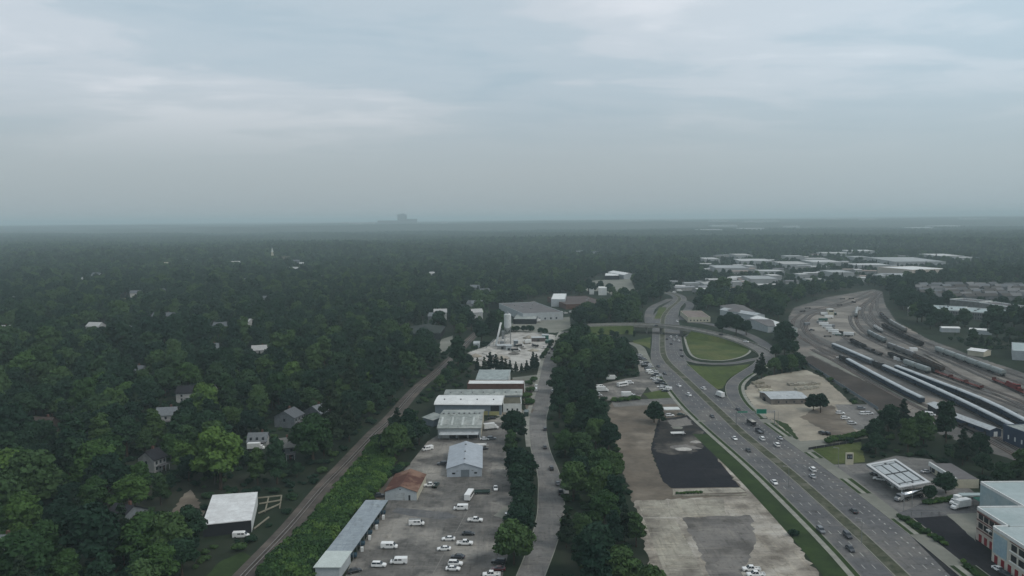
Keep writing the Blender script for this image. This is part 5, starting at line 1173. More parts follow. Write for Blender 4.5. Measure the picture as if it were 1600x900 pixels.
# ------------------------------------------------------------ concrete plant
b = U(793.5, 542); OPEN.append([(b.x-14, b.y-14), (b.x+10, b.y-14), (b.x+10, b.y+16), (b.x-14, b.y+16)])
si = thing('cement_silo', 'tall pale cement silo on steel legs in the concrete plant', 'silo', b); H_ = 28.5; hb = 17.0
mb = MB(); k = 20; mb.loft([[(r*math.cos(2*math.pi*i/k), r*math.sin(2*math.pi*i/k), z) for i in range(k)] for z, r in ((hb-3.5, .5), (hb, 3.1), (H_, 3.1), (H_+.5, 2.3))]); mb.build('silo_shell', M_silo, si, smooth=False)
mb = MB(); mb.tube((0, 0, H_+.3), (0, 0, H_+2.2), 1.1, .9, 10); mb.build('dust_filter', M_steel, si)
for x in (-2.5, 2.5):
    for y in (-2.5, 2.5): mb = MB(); mb.tube((x, y, 0), (x, y, hb+1), .32, .32, 6); mb.build('leg', M_steel, si)
mb = MB()
for z in (4, 8.5, 13):
    for (x0, y0, x1, y1) in ((-2.5, -2.5, 2.5, -2.5), (2.5, -2.5, 2.5, 2.5), (2.5, 2.5, -2.5, 2.5), (-2.5, 2.5, -2.5, -2.5)): mb.tube((x0, y0, z), (x1, y1, z), .15, .15, 5); mb.tube((x0, y0, z), (x1, y1, z+4), .1, .1, 4)
mb.build('bracing', M_steel, si)
mb = MB(); mb.box(-5.2, -3.2, -2, 2, 7, 14); mb.box(-7, -3.3, -2.2, 2.2, 0, 5); mb.build('batching_bin', M_steel, si)
cv = thing('conveyor', 'steep white covered conveyor leaning against the concrete plant', 'conveyor', U(774.7, 541)); top = U(781.5, 507, 20)-cv.location; top.y = cv.location.y*0+9; top.z = 19.5; top.x = 4.6
mb = MB(); mb.tube((0, 0, 1), top, 1.15, 1.15, 4); mb.build('conveyor_gallery', M_white, cv)
for f in (.35, .7, .97): p = Vector((0, 0, 1)).lerp(top, f); mb = MB(); mb.tube((p.x-.8, p.y, 0), (p.x, p.y, p.z-.8), .15, .15, 5); mb.tube((p.x+.8, p.y, 0), (p.x, p.y, p.z-.8), .15, .15, 5); mb.build('trestle', M_steel, cv)
c2_ = thing('conveyor', 'thin low grey conveyor feeding the concrete plant from the left', 'conveyor', U(759, 545)); top = U(773, 531, 6)-c2_.location; mb = MB(); mb.tube((0, 0, .8), (7.5, 3, 8), .45, .45, 4); mb.build('belt_frame', M_steel, c2_); mb = MB(); mb.tube((6, 2.5, 0), (7, 2.8, 7.3), .15); mb.build('trestle', M_steel, c2_)
for i, (px, py, sx, sy, h, c) in enumerate(((785, 545, 9, 5, 3.2, M_steel), (795, 547, 5, 5, 4, M_wall), (806, 541, 4, 4, 5, M_door), (841, 533, 12, 6, 3.4, M_brownroof), (852, 530, 6, 5, 4, M_greenc), (745, 541, 5, 14, 3.5, M_wall))):
    lab = ['low control cabin at the foot of the cement silo', 'grey pump house right of the silo legs', 'slim tower like hut beside the cement silo', 'brown shed on the far side of the gravel yard', 'small green shed by the gate of the concrete plant', 'pale shed by the railway before the concrete plant'][i]
    p = U(px, py); t = thing('plant_shed', lab, 'shed', p); mb = MB(); mb.box(-sx/2, sx/2, -sy/2, sy/2, 0, h); mb.build('wall', c, t); mb = MB(); mb.prism([(-sx/2-.3, -sy/2-.3, h), (sx/2+.3, -sy/2-.3, h), (sx/2+.3, sy/2+.3, h), (-sx/2-.3, sy/2+.3, h)], [(-sx/2-.3, -.05, h+1), (sx/2+.3, -.05, h+1), (sx/2+.3, .05, h+1), (-sx/2-.3, .05, h+1)]); mb.build('roof', M_ltgrey, t)
    mb = MB(); mb.box(-1, 1, -sy/2-.06, -sy/2+.02, 0, 2.2); mb.build('door', M_dark, t)
def pile(px, py, r, h, m, lab):
    g = np.random.default_rng(int(px)); p = U(px, py); mb = MB(); k = 14; rings = []
    for f in (1, .72, .45, .2, .04): rings.append([(r*f*math.cos(2*math.pi*i/k)*g.uniform(.88, 1.12), r*f*.9*math.sin(2*math.pi*i/k)*g.uniform(.88, 1.12), h*(1-f)**.9*g.uniform(.93, 1.05)) for i in range(k)])
    mb.loft(rings); t = mb.build('aggregate_heap', m, smooth=True); t.location = p; tag(t, lab, 'heap', 'heaps of aggregate in the concrete plant')
for a in ((766, 553, 7, 3, M_gravel, 'pale heap of gravel nearest the left conveyor'), (783, 560, 8, 3.2, M_dirt, 'pale sand heap in front of the silo behind the dark conifers'), (803, 553, 5, 2.2, M_yard, 'darker heap in the middle of the plant yard'), (743, 557, 6, 2.6, M_sand, 'heap at the left corner of the plant yard'),
          (757, 562, 6, 2.2, M_gravel, 'low heap at the near left of the plant yard'), (826, 528, 6, 2.5, M_dirt, 'heap at the back of the plant yard'), (815, 545, 4, 1.6, M_patch, 'small grey heap in the middle of the plant yard'), (833, 548, 5, 2, M_sand, 'heap right of the middle of the plant yard near the hedge')): pile(*a)
for i, (k_, x, y, h, c) in enumerate((('dumptruck', 812, 541, 30, 'white'), ('dumptruck', 806, 547.5, 10, 'white'), ('boxtruck', 823, 536, 200, 'tan'), ('dumptruck', 836, 541, 120, 'grey'), ('pickup', 850, 543, 60, 'white'), ('dumptruck', 768, 558, 20, 'white'), ('trailer', 858, 536, 50, 'green'))):
    V(k_, x, y, h, c, ['white mixer-sized truck right of the silo', 'white truck in front of another white truck beside the silo', 'tan truck in the middle of the gravel yard', 'grey truck turning in the gravel yard', 'white pickup at the plant gate', 'white truck among heaps left of the conveyor', 'green trailer by the plant gate'][i], 'vehicles in the concrete plant', simple=True)

# ------------------------------------------------------------ middle distance
bld('pyramid_roofed_hall', 'hall with a dark green hipped roof among trees on the wood side of the railway', 'hall', (632, 521), (688, 520.5), (648, 510), 6, 'hip', 4.5, M_darkwall, mat('dark_green_roof', (.045, .055, .05), .8), th=11)
bld('terrace_warehouse', 'wide grey warehouse with a pale front wall behind the concrete plant', 'warehouse', (817, 490.5), (880, 488), (840, 472), 8, 'flat', .5, M_wall, M_tar, front=wins(5, .2, .9, 1, 3, .3), units=4, th=10)
bld('trailer_dock', 'low flat roofed loading dock with grey roof in front of the wide warehouse', 'building', (802, 499), (838, 499), (812, 490), 5, 'flat', .3, M_darkwall, M_oldroof, th=6)
V('trailer', 822, 503.5, 3, 'white', 'long white trailer in front of the low loading dock'); V('trailer', 838, 502.5, 3, 'white', 'second white trailer at the low loading dock, nearer the street')
bld('pale_roofed_warehouse', 'warehouse with a pale sloping roof at the bend of the single track railway', 'warehouse', (861, 468), (883, 468), (878, 459), 9, 'flat', .5, M_wall, M_white, th=10)
bld('brown_roofed_works', 'wide low works with a dark brown flat roof behind the wide grey warehouse', 'works', (884, 476), (950, 474), (900, 463), 6, 'flat', .4, M_brick, M_brownroof, units=5, th=8)
bld('white_box_warehouse', 'bright white box shaped building between two dark trees', 'warehouse', (935, 450.5), (948, 450.5), (936, 448), 10, 'flat', .5, M_white, M_white, th=8)
bld('white_small_building', 'small bright white building left of the white box building', 'building', (921, 451.5), (928, 451.5), (922, 449), 8, 'flat', .5, M_white, M_white, th=8)
bld('long_pale_school', 'long pale roofed building at the far side of the meadow', 'building', (945, 431), (967, 431), (948, 427), 7, 'flat', .5, M_darkwall, M_white, th=12)
bld('angled_pale_roof', 'pale roofed building right of the long pale one by the meadow', 'building', (975, 429.5), (992, 429), (982, 424.5), 8, 'gd', 3, M_wall, M_white, th=12)
bld('low_motel', 'low building with a pinkish flat roof right beyond the overpass', 'building', (1075, 496), (1110, 496), (1084, 486), 5, 'flat', .4, M_cream, mat('pinkish_roof', (.24, .20, .18), .9), front=wins(6, .05, .95, 1, 2.6), th=6)
bld('hip_roofed_office', 'office with a broad grey hipped roof behind the big dark tree', 'office', (1142, 487), (1180, 487), (1146, 477), 7, 'hip', 3, M_wall, M_tar, front=wins(7, .05, .95, 1.5, 3), th=6)
bld('pale_hall', 'narrow pale roofed hall to the right of the hipped office', 'hall', (1180, 493), (1195, 492), (1188, 480), 6, 'gd', 2, M_wall, M_ltgrey, th=5)
bld('dark_roofed_hall', 'dark roofed hall next to the bright white tent roof', 'hall', (1200, 510), (1224, 509), (1200, 498), 6, 'gw', 3, M_wall, M_tar, th=5)
bld('white_tent_roof', 'bright white ridged roof at the left corner of the rail yard', 'hall', (1222, 513), (1246, 512.5), (1219, 496), 6, 'gd', 2.5, M_wwall, M_white, th=4)
bld('block_yard_building', 'long low building with a light grey metal roof on the sandy lot', 'building', (1205, 623.5), (1262, 622.5), (1203, 612), 3.4, 'gw', 1.3, mat('brown_grey_wall', (.20, .18, .16), .85, coords='object'), M_ltgrey, front=wins(4, .1, .95, 1, 2, .2), th=0)
for i, (x, y, w, d, c) in enumerate(((1192, 605, 9, 5, M_sand), (1196, 612, 8, 5, M_cream), (1246, 602, 13, 5, M_slab), (1266, 601, 12, 5, M_slab), (1254, 609, 10, 4, M_slab), (1268, 607, 9, 4, M_slab), (1184, 600, 8, 4, M_timber))):
    p = U(x, y); t = thing('stone_stack', ['tan stack of stone blocks at the left of the sandy lot', 'cream stack of stone blocks at the corner of the grey roofed building', 'pale stack of slabs behind the grey roofed building, on the left', 'pale stack of slabs behind the grey roofed building, on the right', 'low stack of slabs just over the grey roof ridge', 'low stack of slabs beside the round tree', 'thin tan stack nearest the tall trees'][i], 'stack', p, .05*i, 'stacks of blocks on the sandy lot')
    for r_ in range(2):
        for q in range(4): m = MB(); m.box(-w/2+q*w/4+.1, -w/2+(q+1)*w/4-.1, -d/2+r_*d/2+.1, -d/2+(r_+1)*d/2-.2, 0, 1.2+.4*((q+r_) % 2)); m.build('pallet_load', c, t)
sc = thing('site_machine', 'dark rusty machine at the end of the grey roofed building', 'machine', U(1198, 626)); mb = MB(); mb.box(-2, 2, -1, 1, .6, 2.2); mb.build('engine_housing', M_darkwall, sc); mb = MB(); mb.tube((1.5, 0, 2), (-2.5, 0, 4.4), .2); mb.build('arm', M_rust, sc); mb = MB(); mb.box(.5, 1.6, -.8, .8, 2.2, 3.5); mb.build('cab', M_glass, sc)
for s in (-1, 1): m = MB(); m.box(-2.2, 2.2, s*1.1-.25, s*1.1+.25, 0, .8); m.build('track', M_tyre, sc)
sm = thing('small_canopy', 'small pale flat canopy at the top of the black asphalt lot', 'canopy', U(1049, 647)); mb = MB(); mb.box(-4.5, 4.5, -3, 3, 3, 3.4); mb.build('roof', M_wwall, sm)
for x, y in ((-4, -2.6), (4, -2.6), (-4, 2.6), (4, 2.6)): m = MB(); m.tube((x, y, 0), (x, y, 3.02), .1); m.build('post', M_steel, sm)
for i, (x, y, r_, h, m_) in enumerate(((1087, 691, 2.6, .9, M_gravel), (1068, 702, 4, .5, M_gravel), (1096, 658, 2.5, .7, M_pale), (1059, 668.5, 3, .7, M_pale))):
    g = np.random.default_rng(i); p = U(x, y); mb = MB(); k = 12
    mb.loft([[(r_*f*math.cos(2*math.pi*j/k)*g.uniform(.8, 1.2), r_*f*.8*math.sin(2*math.pi*j/k)*g.uniform(.8, 1.2), h*(1-f)) for j in range(k)] for f in (1, .6, .1)])
    t = mb.build('rubble_heap', m_); t.location = p+Vector((0, 0, .07)); tag(t, ['bright heap of rubble on the black asphalt lot', 'flat spread heap across the worn part of the black lot', 'low heap at the highway corner of the black lot', 'low heap behind the long white trailer'][i], 'heap', 'heaps of rubble on the black lot')
# fences and walls
def fence(pts, h, m, lab, nm='fence', step=6, solid=True):
    P = [U(x, y) for x, y in pts]; base = P[0].copy(); t = thing(nm, lab, 'fence', base); k = 0
    for a, b in zip(P, P[1:]):
        n = max(1, int((b-a).length/step)); d = (b-a); q = Vector((-d.y, d.x, 0)).normalized()*.06
        for i in range(n):
            if k > 90: break
            p = a+d*i/n-base; m_ = MB(); m_.box(p.x-.08, p.x+.08, p.y-.08, p.y+.08, 0, h+.1); m_.build('post', M_steel, t); k += 1
        m_ = MB(); aa, bb = a-base, b-base; z0 = 0.1 if solid else h-.1
        m_.prism([aa-q+Zv*z0, bb-q+Zv*z0, bb+q+Zv*z0, aa+q+Zv*z0], [aa-q+Zv*h, bb-q+Zv*h, bb+q+Zv*h, aa+q+Zv*h]); m_.build('panel' if solid else 'rail', m, t)
fence([(1250, 562), (1290, 588), (1330, 614), (1372, 641)], 1.8, M_door, 'grey fence between the small lots and the rail yard')
fence([(1424, 806), (1440, 806), (1456, 806), (1478, 805)], 1.5, M_steel, 'low grey rail fence across the storage drive', step=2.5, solid=False)
fence([(1263, 703), (1300, 697), (1345, 690)], 1.2, M_darkwall, 'low dark fence along the access road by the grass corner', step=4)

# ------------------------------------------------------------ houses in the wood
HB = []
def house(px, py, w, d, rz, wall, roofc, label, h=5.8, rise=3.3, group=None, simple=False, th=14):
    p = U(px, py, h*.6); p.z = 0
    t = thing('house', label, 'house', p, R(rz), group); c, s_ = math.cos(R(rz)), math.sin(R(rz))
    w2, d2 = w/2, d/2; mb = MB(); mb.box(-w2, w2, -d2, d2, 0, h)
    for x in (-w2, w2): mb.poly([(x, -d2, h-.001), (x, d2, h-.001), (x, 0, h+rise-.1)])
    o = mb.build('wall', M_tint, t); o.color = (*wall, 1)
    r = MB(); ov = .5
    for s in (-1, 1):
        e = (s*(d2+ov), h-rise*ov/d2); r.prism([(-w2-ov, e[0], e[1]), (w2+ov, e[0], e[1]), (w2+ov, 0, h+rise), (-w2-ov, 0, h+rise)], [(-w2-ov, e[0], e[1]+.2), (w2+ov, e[0], e[1]+.2), (w2+ov, 0, h+rise+.2), (-w2-ov, 0, h+rise+.2)])
    ro = r.build('roof', M_shingle, t); ro.color = (*roofc, 1)
    if not simple:
        mb = MB(); mb.box(w2*.3, w2*.3+.9, .4, 1.3, h, h+rise+1.2); mb.build('chimney', M_brick, ro)
        for z in (1.0, 3.4):
            for i in range(3):
                x = -w2*.75+i*w2*.65; mb = MB(); mb.box(x, x+1.1, -d2-.05, -d2+.02, z, z+1.5); wn_ = mb.build('window', M_glass, t); mb = MB(); mb.box(x-.12, x+1.22, -d2-.08, -d2-.05, z-.12, z+.0); mb.build('sill', M_white, wn_)
        for s in (-1, 1):
            mb = MB(); mb.box(s*w2-.05, s*w2+.05, -.6, .6, 3.4, 4.9); mb.build('window', M_glass, t)
        mb = MB(); mb.box(w2*.45, w2*.45+1.1, -d2-.05, -d2+.02, 0, 2.2); mb.build('door', M_redb, t)
        mb = MB(); mb.box(-w2*.5, w2*.9, -d2-2.4, -d2-.1, 2.6, 2.8); mb.build('porch_roof', M_tar, t)
        for x in (-w2*.45, w2*.2, w2*.85): mb = MB(); mb.box(x-.08, x+.08, -d2-2.3, -d2-2.14, 0, 2.62); mb.build('porch_post', M_white, t)
    cs = [(p.x+x*c-y*s_, p.y+x*s_+y*c) for x, y in ((-w2, -d2), (w2, -d2), (w2, d2), (-w2, d2))]
    clear_front(cs, h+rise*.75, min(th+1.5, 13.5), extra=.5)
GREY, LG, DK, BR, WH, CRM = (.13, .14, .15), (.18, .195, .205), (.03, .03, .035), (.07, .056, .05), (.44, .44, .43), (.42, .38, .30)
house(452, 655, 10, 12, 75, LG, GREY, 'grey gabled house beside the railway clearing', th=13)
house(497, 648, 8, 12, 60, GREY, LG, 'blue grey house next to another gabled house by the single track railway', th=13)
house(442, 703, 11, 9, 20, LG, (.17, .17, .16), 'pale grey house half hidden by trees above the railway', th=12)
house(262, 652, 10, 9, 10, WH, LG, 'small white walled house in the dark wood', th=13)
house(68, 668, 13, 9, -10, BR, BR, 'brown roofed house deep in the wood on the far left', th=13)
house(14, 662, 9, 8, 0, WH, LG, 'pale gable of a house at the left edge of the wood', th=13)
house(196, 812, 8, 13, -20, LG, DK, 'dark roofed house with a pale side wall in the near wood', th=12)
house(308, 616, 22, 12, 8, WH, DK, 'large house with a dark roof and white porch front in the middle of the wood', th=13)
house(212, 583, 15, 10, -15, LG, GREY, 'house with a wide grey roof above bright green trees', th=13)
house(331, 547, 11, 9, 20, LG, LG, 'light grey roofed house in the middle of the wood', th=13)
house(406, 550, 12, 8, 15, WH, WH, 'bright white roofed house standing out in the dark wood', th=13)
house(352, 512, 22, 10, 5, BR, GREY, 'long grey brown roofed house behind the light grey roofed one', th=13)
house(257, 496, 24, 12, -4, LG, GREY, 'long house with a flat grey hip like roof below the dry field', th=12)
house(200, 517, 20, 12, 4, LG, GREY, 'dim grey roofed house left of the long grey roofed one', th=13)
house(5, 517, 14, 9, 10, WH, WH, 'white house cut off by the left edge of the frame', th=12)
house(4, 862, 8, 7, 0, WH, LG, 'white house corner at the lower left edge of the frame', th=12)
house(238, 722, 7, 9, 70, WH, DK, 'narrow white gable between dark trees', th=12)
house(404, 690, 9, 7, 5, WH, LG, 'small white outbuilding under trees near the pale grey house', th=12, h=3)
FARH = [(152, 431, WH), (133, 439, WH), (290, 409, WH), (88, 399, WH), (368, 412, WH), (250, 458, LG), (75, 470, LG), (388, 441, LG), (475, 414, WH), (461, 410, LG), (460, 422, WH), (15, 470, LG), (212, 461, WH), (688, 492, WH), (681, 498, LG), (740, 478, WH), (743, 492, WH), (110, 405, LG), (186, 409, LG), (213, 409, LG), (258, 414, CRM), (420, 470, LG), (150, 514, WH), (385, 508, WH), (508, 436, LG), (680, 430, WH), (742, 452, LG), (757, 458, WH), (745, 478, LG), (890, 381, WH), (930, 396, WH), (905, 395, LG)]
for i, (x, y, c) in enumerate(FARH):
    house(x, y, 22 if y < 440 else 14, 11, (i*37) % 50-25, c, c if i % 3 else GREY, 'distant pale roofed house showing above the trees of the wood', simple=True, h=8.5, group='distant houses in the wood', th=12)
# church
cp = U(432, 411); cp.z = terrain(cp.x, cp.y)
ch = thing('church', 'distant cream church with a tall steeple above the wood', 'church', cp, R(8)); k = 1.0
mb = MB(); mb.box(-6, 36, -9, 9, 0, 12); 
for x in (-6, 36): mb.poly([(x, -9, 12), (x, 9, 12), (x, 0, 18)])
mb.build('nave_wall', M_cream, ch)
mb = MB(); mb.prism([(-7, -10, 11.6), (37, -10, 11.6), (37, 10, 11.6), (-7, 10, 11.6)], [(-7, -.1, 18.4), (37, -.1, 18.4), (37, .1, 18.4), (-7, .1, 18.4)]); mb.build('roof', M_olive, ch)
mb = MB(); mb.box(-13, -7, -3, 3, 0, 25); mb.box(-12.2, -7.8, -2.2, 2.2, 25, 30); mb.build('tower', M_cream, ch); mb = MB(); mb.prism([(-12.5, -2.5, 30), (-7.5, -2.5, 30), (-7.5, 2.5, 30), (-12.5, 2.5, 30)], [(-10.1, -.1, 43), (-9.9, -.1, 43), (-9.9, .1, 43), (-10.1, .1, 43)]); mb.build('spire', M_wwall, ch)
clear_front([(cp.x-16, cp.y-10), (cp.x+38, cp.y-10), (cp.x+38, cp.y+10), (cp.x-16, cp.y+10)], 16, 13)

# ------------------------------------------------------------ far warehouses on the right
FW = [(1101, 1125, 405, 402.5, 9, M_white), (1119, 1170, 419, 414.5, 10, M_wwall), (1170, 1182, 416, 414, 9, M_white), (1150, 1176, 399, 396.5, 10, M_wwall), (1156, 1209, 408, 404.5, 10, M_wwall), (1173, 1216, 436, 431, 10, M_white), (1204, 1222, 431, 428.5, 8, M_wwall),
      (1100, 1138, 444, 440, 8, M_white), (1094, 1104, 441, 439, 8, M_white), (1228, 1256, 400.5, 399, 9, M_white), (1262, 1294, 404.5, 403, 9, M_wwall), (1287, 1330, 396, 394, 9, M_wwall), (1325, 1369, 392.5, 390.5, 9, M_white), (1300, 1335, 426, 422, 9, M_wwall), (1248, 1266, 429, 427, 8, M_white), (1262, 1290, 437, 435, 7, M_ltgrey),
      (1337, 1392, 414.5, 411.5, 9, M_white), (1397, 1478, 409, 402, 11, M_white), (1466, 1506, 400, 396.5, 11, M_white), (1500, 1530, 403, 400.5, 9, M_wwall), (1378, 1400, 431, 428.5, 8, M_white), (1402, 1453, 433, 427, 8, M_wwall), (1347, 1374, 434.5, 432.5, 7, M_white),
      (1225, 1268, 413, 408.5, 8, M_ltgrey), (1270, 1318, 410, 406, 8, M_ltgrey), (1335, 1360, 402, 400, 8, M_ltgrey), (1100, 1128, 452, 450, 7, M_ltgrey), (1145, 1160, 441, 439.5, 7, M_wwall), (1186, 1226, 424, 421.5, 8, M_ltgrey), (1070, 1095, 443, 441, 7, M_wwall)]
for i, (x0, x1, yf, yb, h, m) in enumerate(FW):
    lb_ = 'distant flat pale roofed warehouse in the hazy district beyond the rail yard'
    bld('warehouse', lb_, 'warehouse', (x0, yf), (x1, yf-.15), (x0+2, yb), h, 'flat', .5, M_far, mat('far_roof_%d' % (i % 4), [(.50, .51, .50), (.38, .40, .40), (.58, .58, .56), (.44, .44, .42)][i % 4], .7, scale=.03, amt=.3), group='distant warehouses in the hazy district', th=7.5, over=.2)
bld('pink_storage_hall', 'distant pinkish white hall with a red corner between pale warehouses', 'hall', (1425, 422), (1484, 420.5), (1428, 416), 14, 'flat', .6, M_pink, M_white, front=[('red_stripe', .28, .32, 0, 14.4, M_redb), ('red_stripe', .57, .61, 0, 14.4, M_redb)], th=10)
bld('long_apartment_block', 'long low apartment block with a white edged flat roof beyond the rail yard', 'apartments', (1418, 482), (1504, 486.5), (1424, 476), 8, 'flatw', .9, mat('apartment_wall', (.20, .20, .19), .85, coords='object'), M_flat, front=wins(24, .01, .99, 1.2, 3, .4)+wins(24, .01, .99, 5, 7, .4), units=8, th=5)
bld('long_apartment_block', 'continuing apartment block with white edged roof reaching the right edge of the frame', 'apartments', (1492, 486), (1612, 495), (1496, 480), 8, 'flatw', .9, mat('apartment_wall', (.2, .2, .2)), M_flat, front=wins(30, .01, .99, 1.2, 3, .4)+wins(30, .01, .99, 5, 7, .4), units=10, th=5)
bld('rear_apartment_block', 'second apartment block with a pale roof behind the long one', 'apartments', (1484, 468), (1530, 472.5), (1488, 465), 12, 'flatw', .9, mat('apartment_wall', (.2, .2, .2)), M_tar, units=5, th=8)
bld('rear_apartment_block', 'dark walled apartment block stepping down behind the long one at the right', 'apartments', (1530, 473), (1580, 480.5), (1536, 469.5), 12, 'flatw', .9, mat('apartment_wall', (.2, .2, .2)), M_tar, units=5, th=8)
bld('metal_barn', 'small pale metal roof beside the grass beyond the rail yard', 'barn', (1512, 547), (1537, 550), (1516, 543.5), 4, 'gw', 1.2, M_cream, M_white, th=5)
bld('yard_hall', 'pale hall at the right edge of the frame above the train of hoppers', 'hall', (1582, 548), (1612, 550), (1580, 535), 7, 'flat', .3, M_wall, M_flat, th=6)
bld('small_roof', 'narrow pale roof between trees below the long apartment block', 'building', (1472, 512.5), (1500, 513), (1474, 511), 4, 'gw', 1, M_wall, M_white, th=6)
bld('low_row', 'low pale row building in the trees below the long apartment block', 'building', (1515, 515), (1550, 517), (1516, 513), 4, 'gw', 1, M_wall, M_white, th=6)
ur = random.Random(21)
for i in range(70):
    x, y = (ur.uniform(1098, 1420), ur.uniform(396, 452)) if i < 52 else (ur.uniform(1000, 1180), ur.uniform(438, 455))
    if x > 1250 and y > 440: continue
    c_ = ur.choice([(.45, .46, .46), (.3, .31, .32), (.55, .55, .54), (.2, .2, .21), (.34, .28, .25)])
    house(x, y, ur.uniform(14, 34), ur.uniform(9, 16), ur.uniform(-20, 20), (.3, .3, .29), c_, 'small pale building in the hazy commercial district beyond the rail yard', simple=True, h=5, rise=1.2, group='small buildings of the hazy district', th=8)
# suburb rows in haze
sr = random.Random(5); ki = 0
for row in range(9):
    y = 447+row*3.0
    for j in range(9):
        x = 1440+j*19+sr.uniform(-6, 6)+row*2
        if x > 1600 or (row > 6): continue
        house(x, y+sr.uniform(-.8, .8), 14, 10, sr.uniform(-25, 25), (.16, .165, .17), sr.choice([(.17, .18, .19), (.12, .125, .13), (.09, .085, .08), (.2, .2, .2)]), 'dim roof of a house in the hazy suburb behind the apartment blocks', simple=True, h=6, group='houses of the hazy suburb', th=9)
# hospital on the skyline and very far pale blocks
for (x0, x1, yt, dist, lab, h0) in ((622.5, 638, 334.5, 6800, 'tall central block', 0), (592, 622, 344, 6850, '', 0), (638.2, 653, 342.5, 6820, '', 0)):
    pass
hp = Vector(((630-800)/FPX*10500, 10500, 0)); zb = terrain(hp.x, hp.y)-8
hs = thing('hospital', 'hazy block of tall buildings alone on the skyline', 'building', (hp.x, hp.y, zb)); s_ = 10500/FPX
for nm, x0, x1, yt in (('central_tower', 623, 637, 334.5), ('roof_plant', 628.5, 633.5, 333.4), ('left_wing', 592, 622.9, 344), ('right_wing', 637.1, 653, 342)):
    zt = CAM_H+(344.6-yt)*s_; m = MB(); m.box((x0-630)*s_, (x1-630)*s_, -25+(4 if nm != 'central_tower' else 0), 25, -30, zt-zb-(0 if nm != 'left_wing' else 0)); m.build(nm, M_tar, hs)
far = [(536, 548, 352.5), (550, 566, 353.5), (572, 586, 352.5), (690, 700, 352), (985, 1004, 354), (1040, 1062, 351.5), (1110, 1150, 361), (1152, 1190, 364), (1160, 1190, 358), (1195, 1216, 357), (1225, 1245, 362), (1294, 1312, 352.5), (1416, 1450, 363), (1450, 1494, 362), (1090, 1125, 364.5), (1500, 1540, 355), (1340, 1365, 356), (1110, 1135, 357.5)]
for i, (x0, x1, yf) in enumerate(far):
    dd = 1; Y_ = 5200+400*(366-yf)
    zt = CAM_H-(yf-(343.5-(x0-800)*.0094))*Y_/FPX
    zg = terrain((x0-800)/FPX*Y_, Y_)
    h = max(12, zt-zg); t = thing('warehouse', 'very distant pale building fading into the haze near the horizon', 'warehouse', (((x0+x1)/2-800)/FPX*Y_, Y_, zg), 0, 'very distant pale buildings near the horizon')
    w = (x1-x0)*Y_/FPX/2; m = MB(); m.box(-w, w, -60, 60, -20, h); m.build('wall', M_far, t); m = MB(); m.box(-w-1, w+1, -61, 61, h, h+2); m.build('roof', M_white, t)
    OPEN.append([(t.location.x-w-20, Y_-420), (t.location.x+w+20, Y_-420), (t.location.x+w+20, Y_+70), (t.location.x-w-20, Y_+70)])

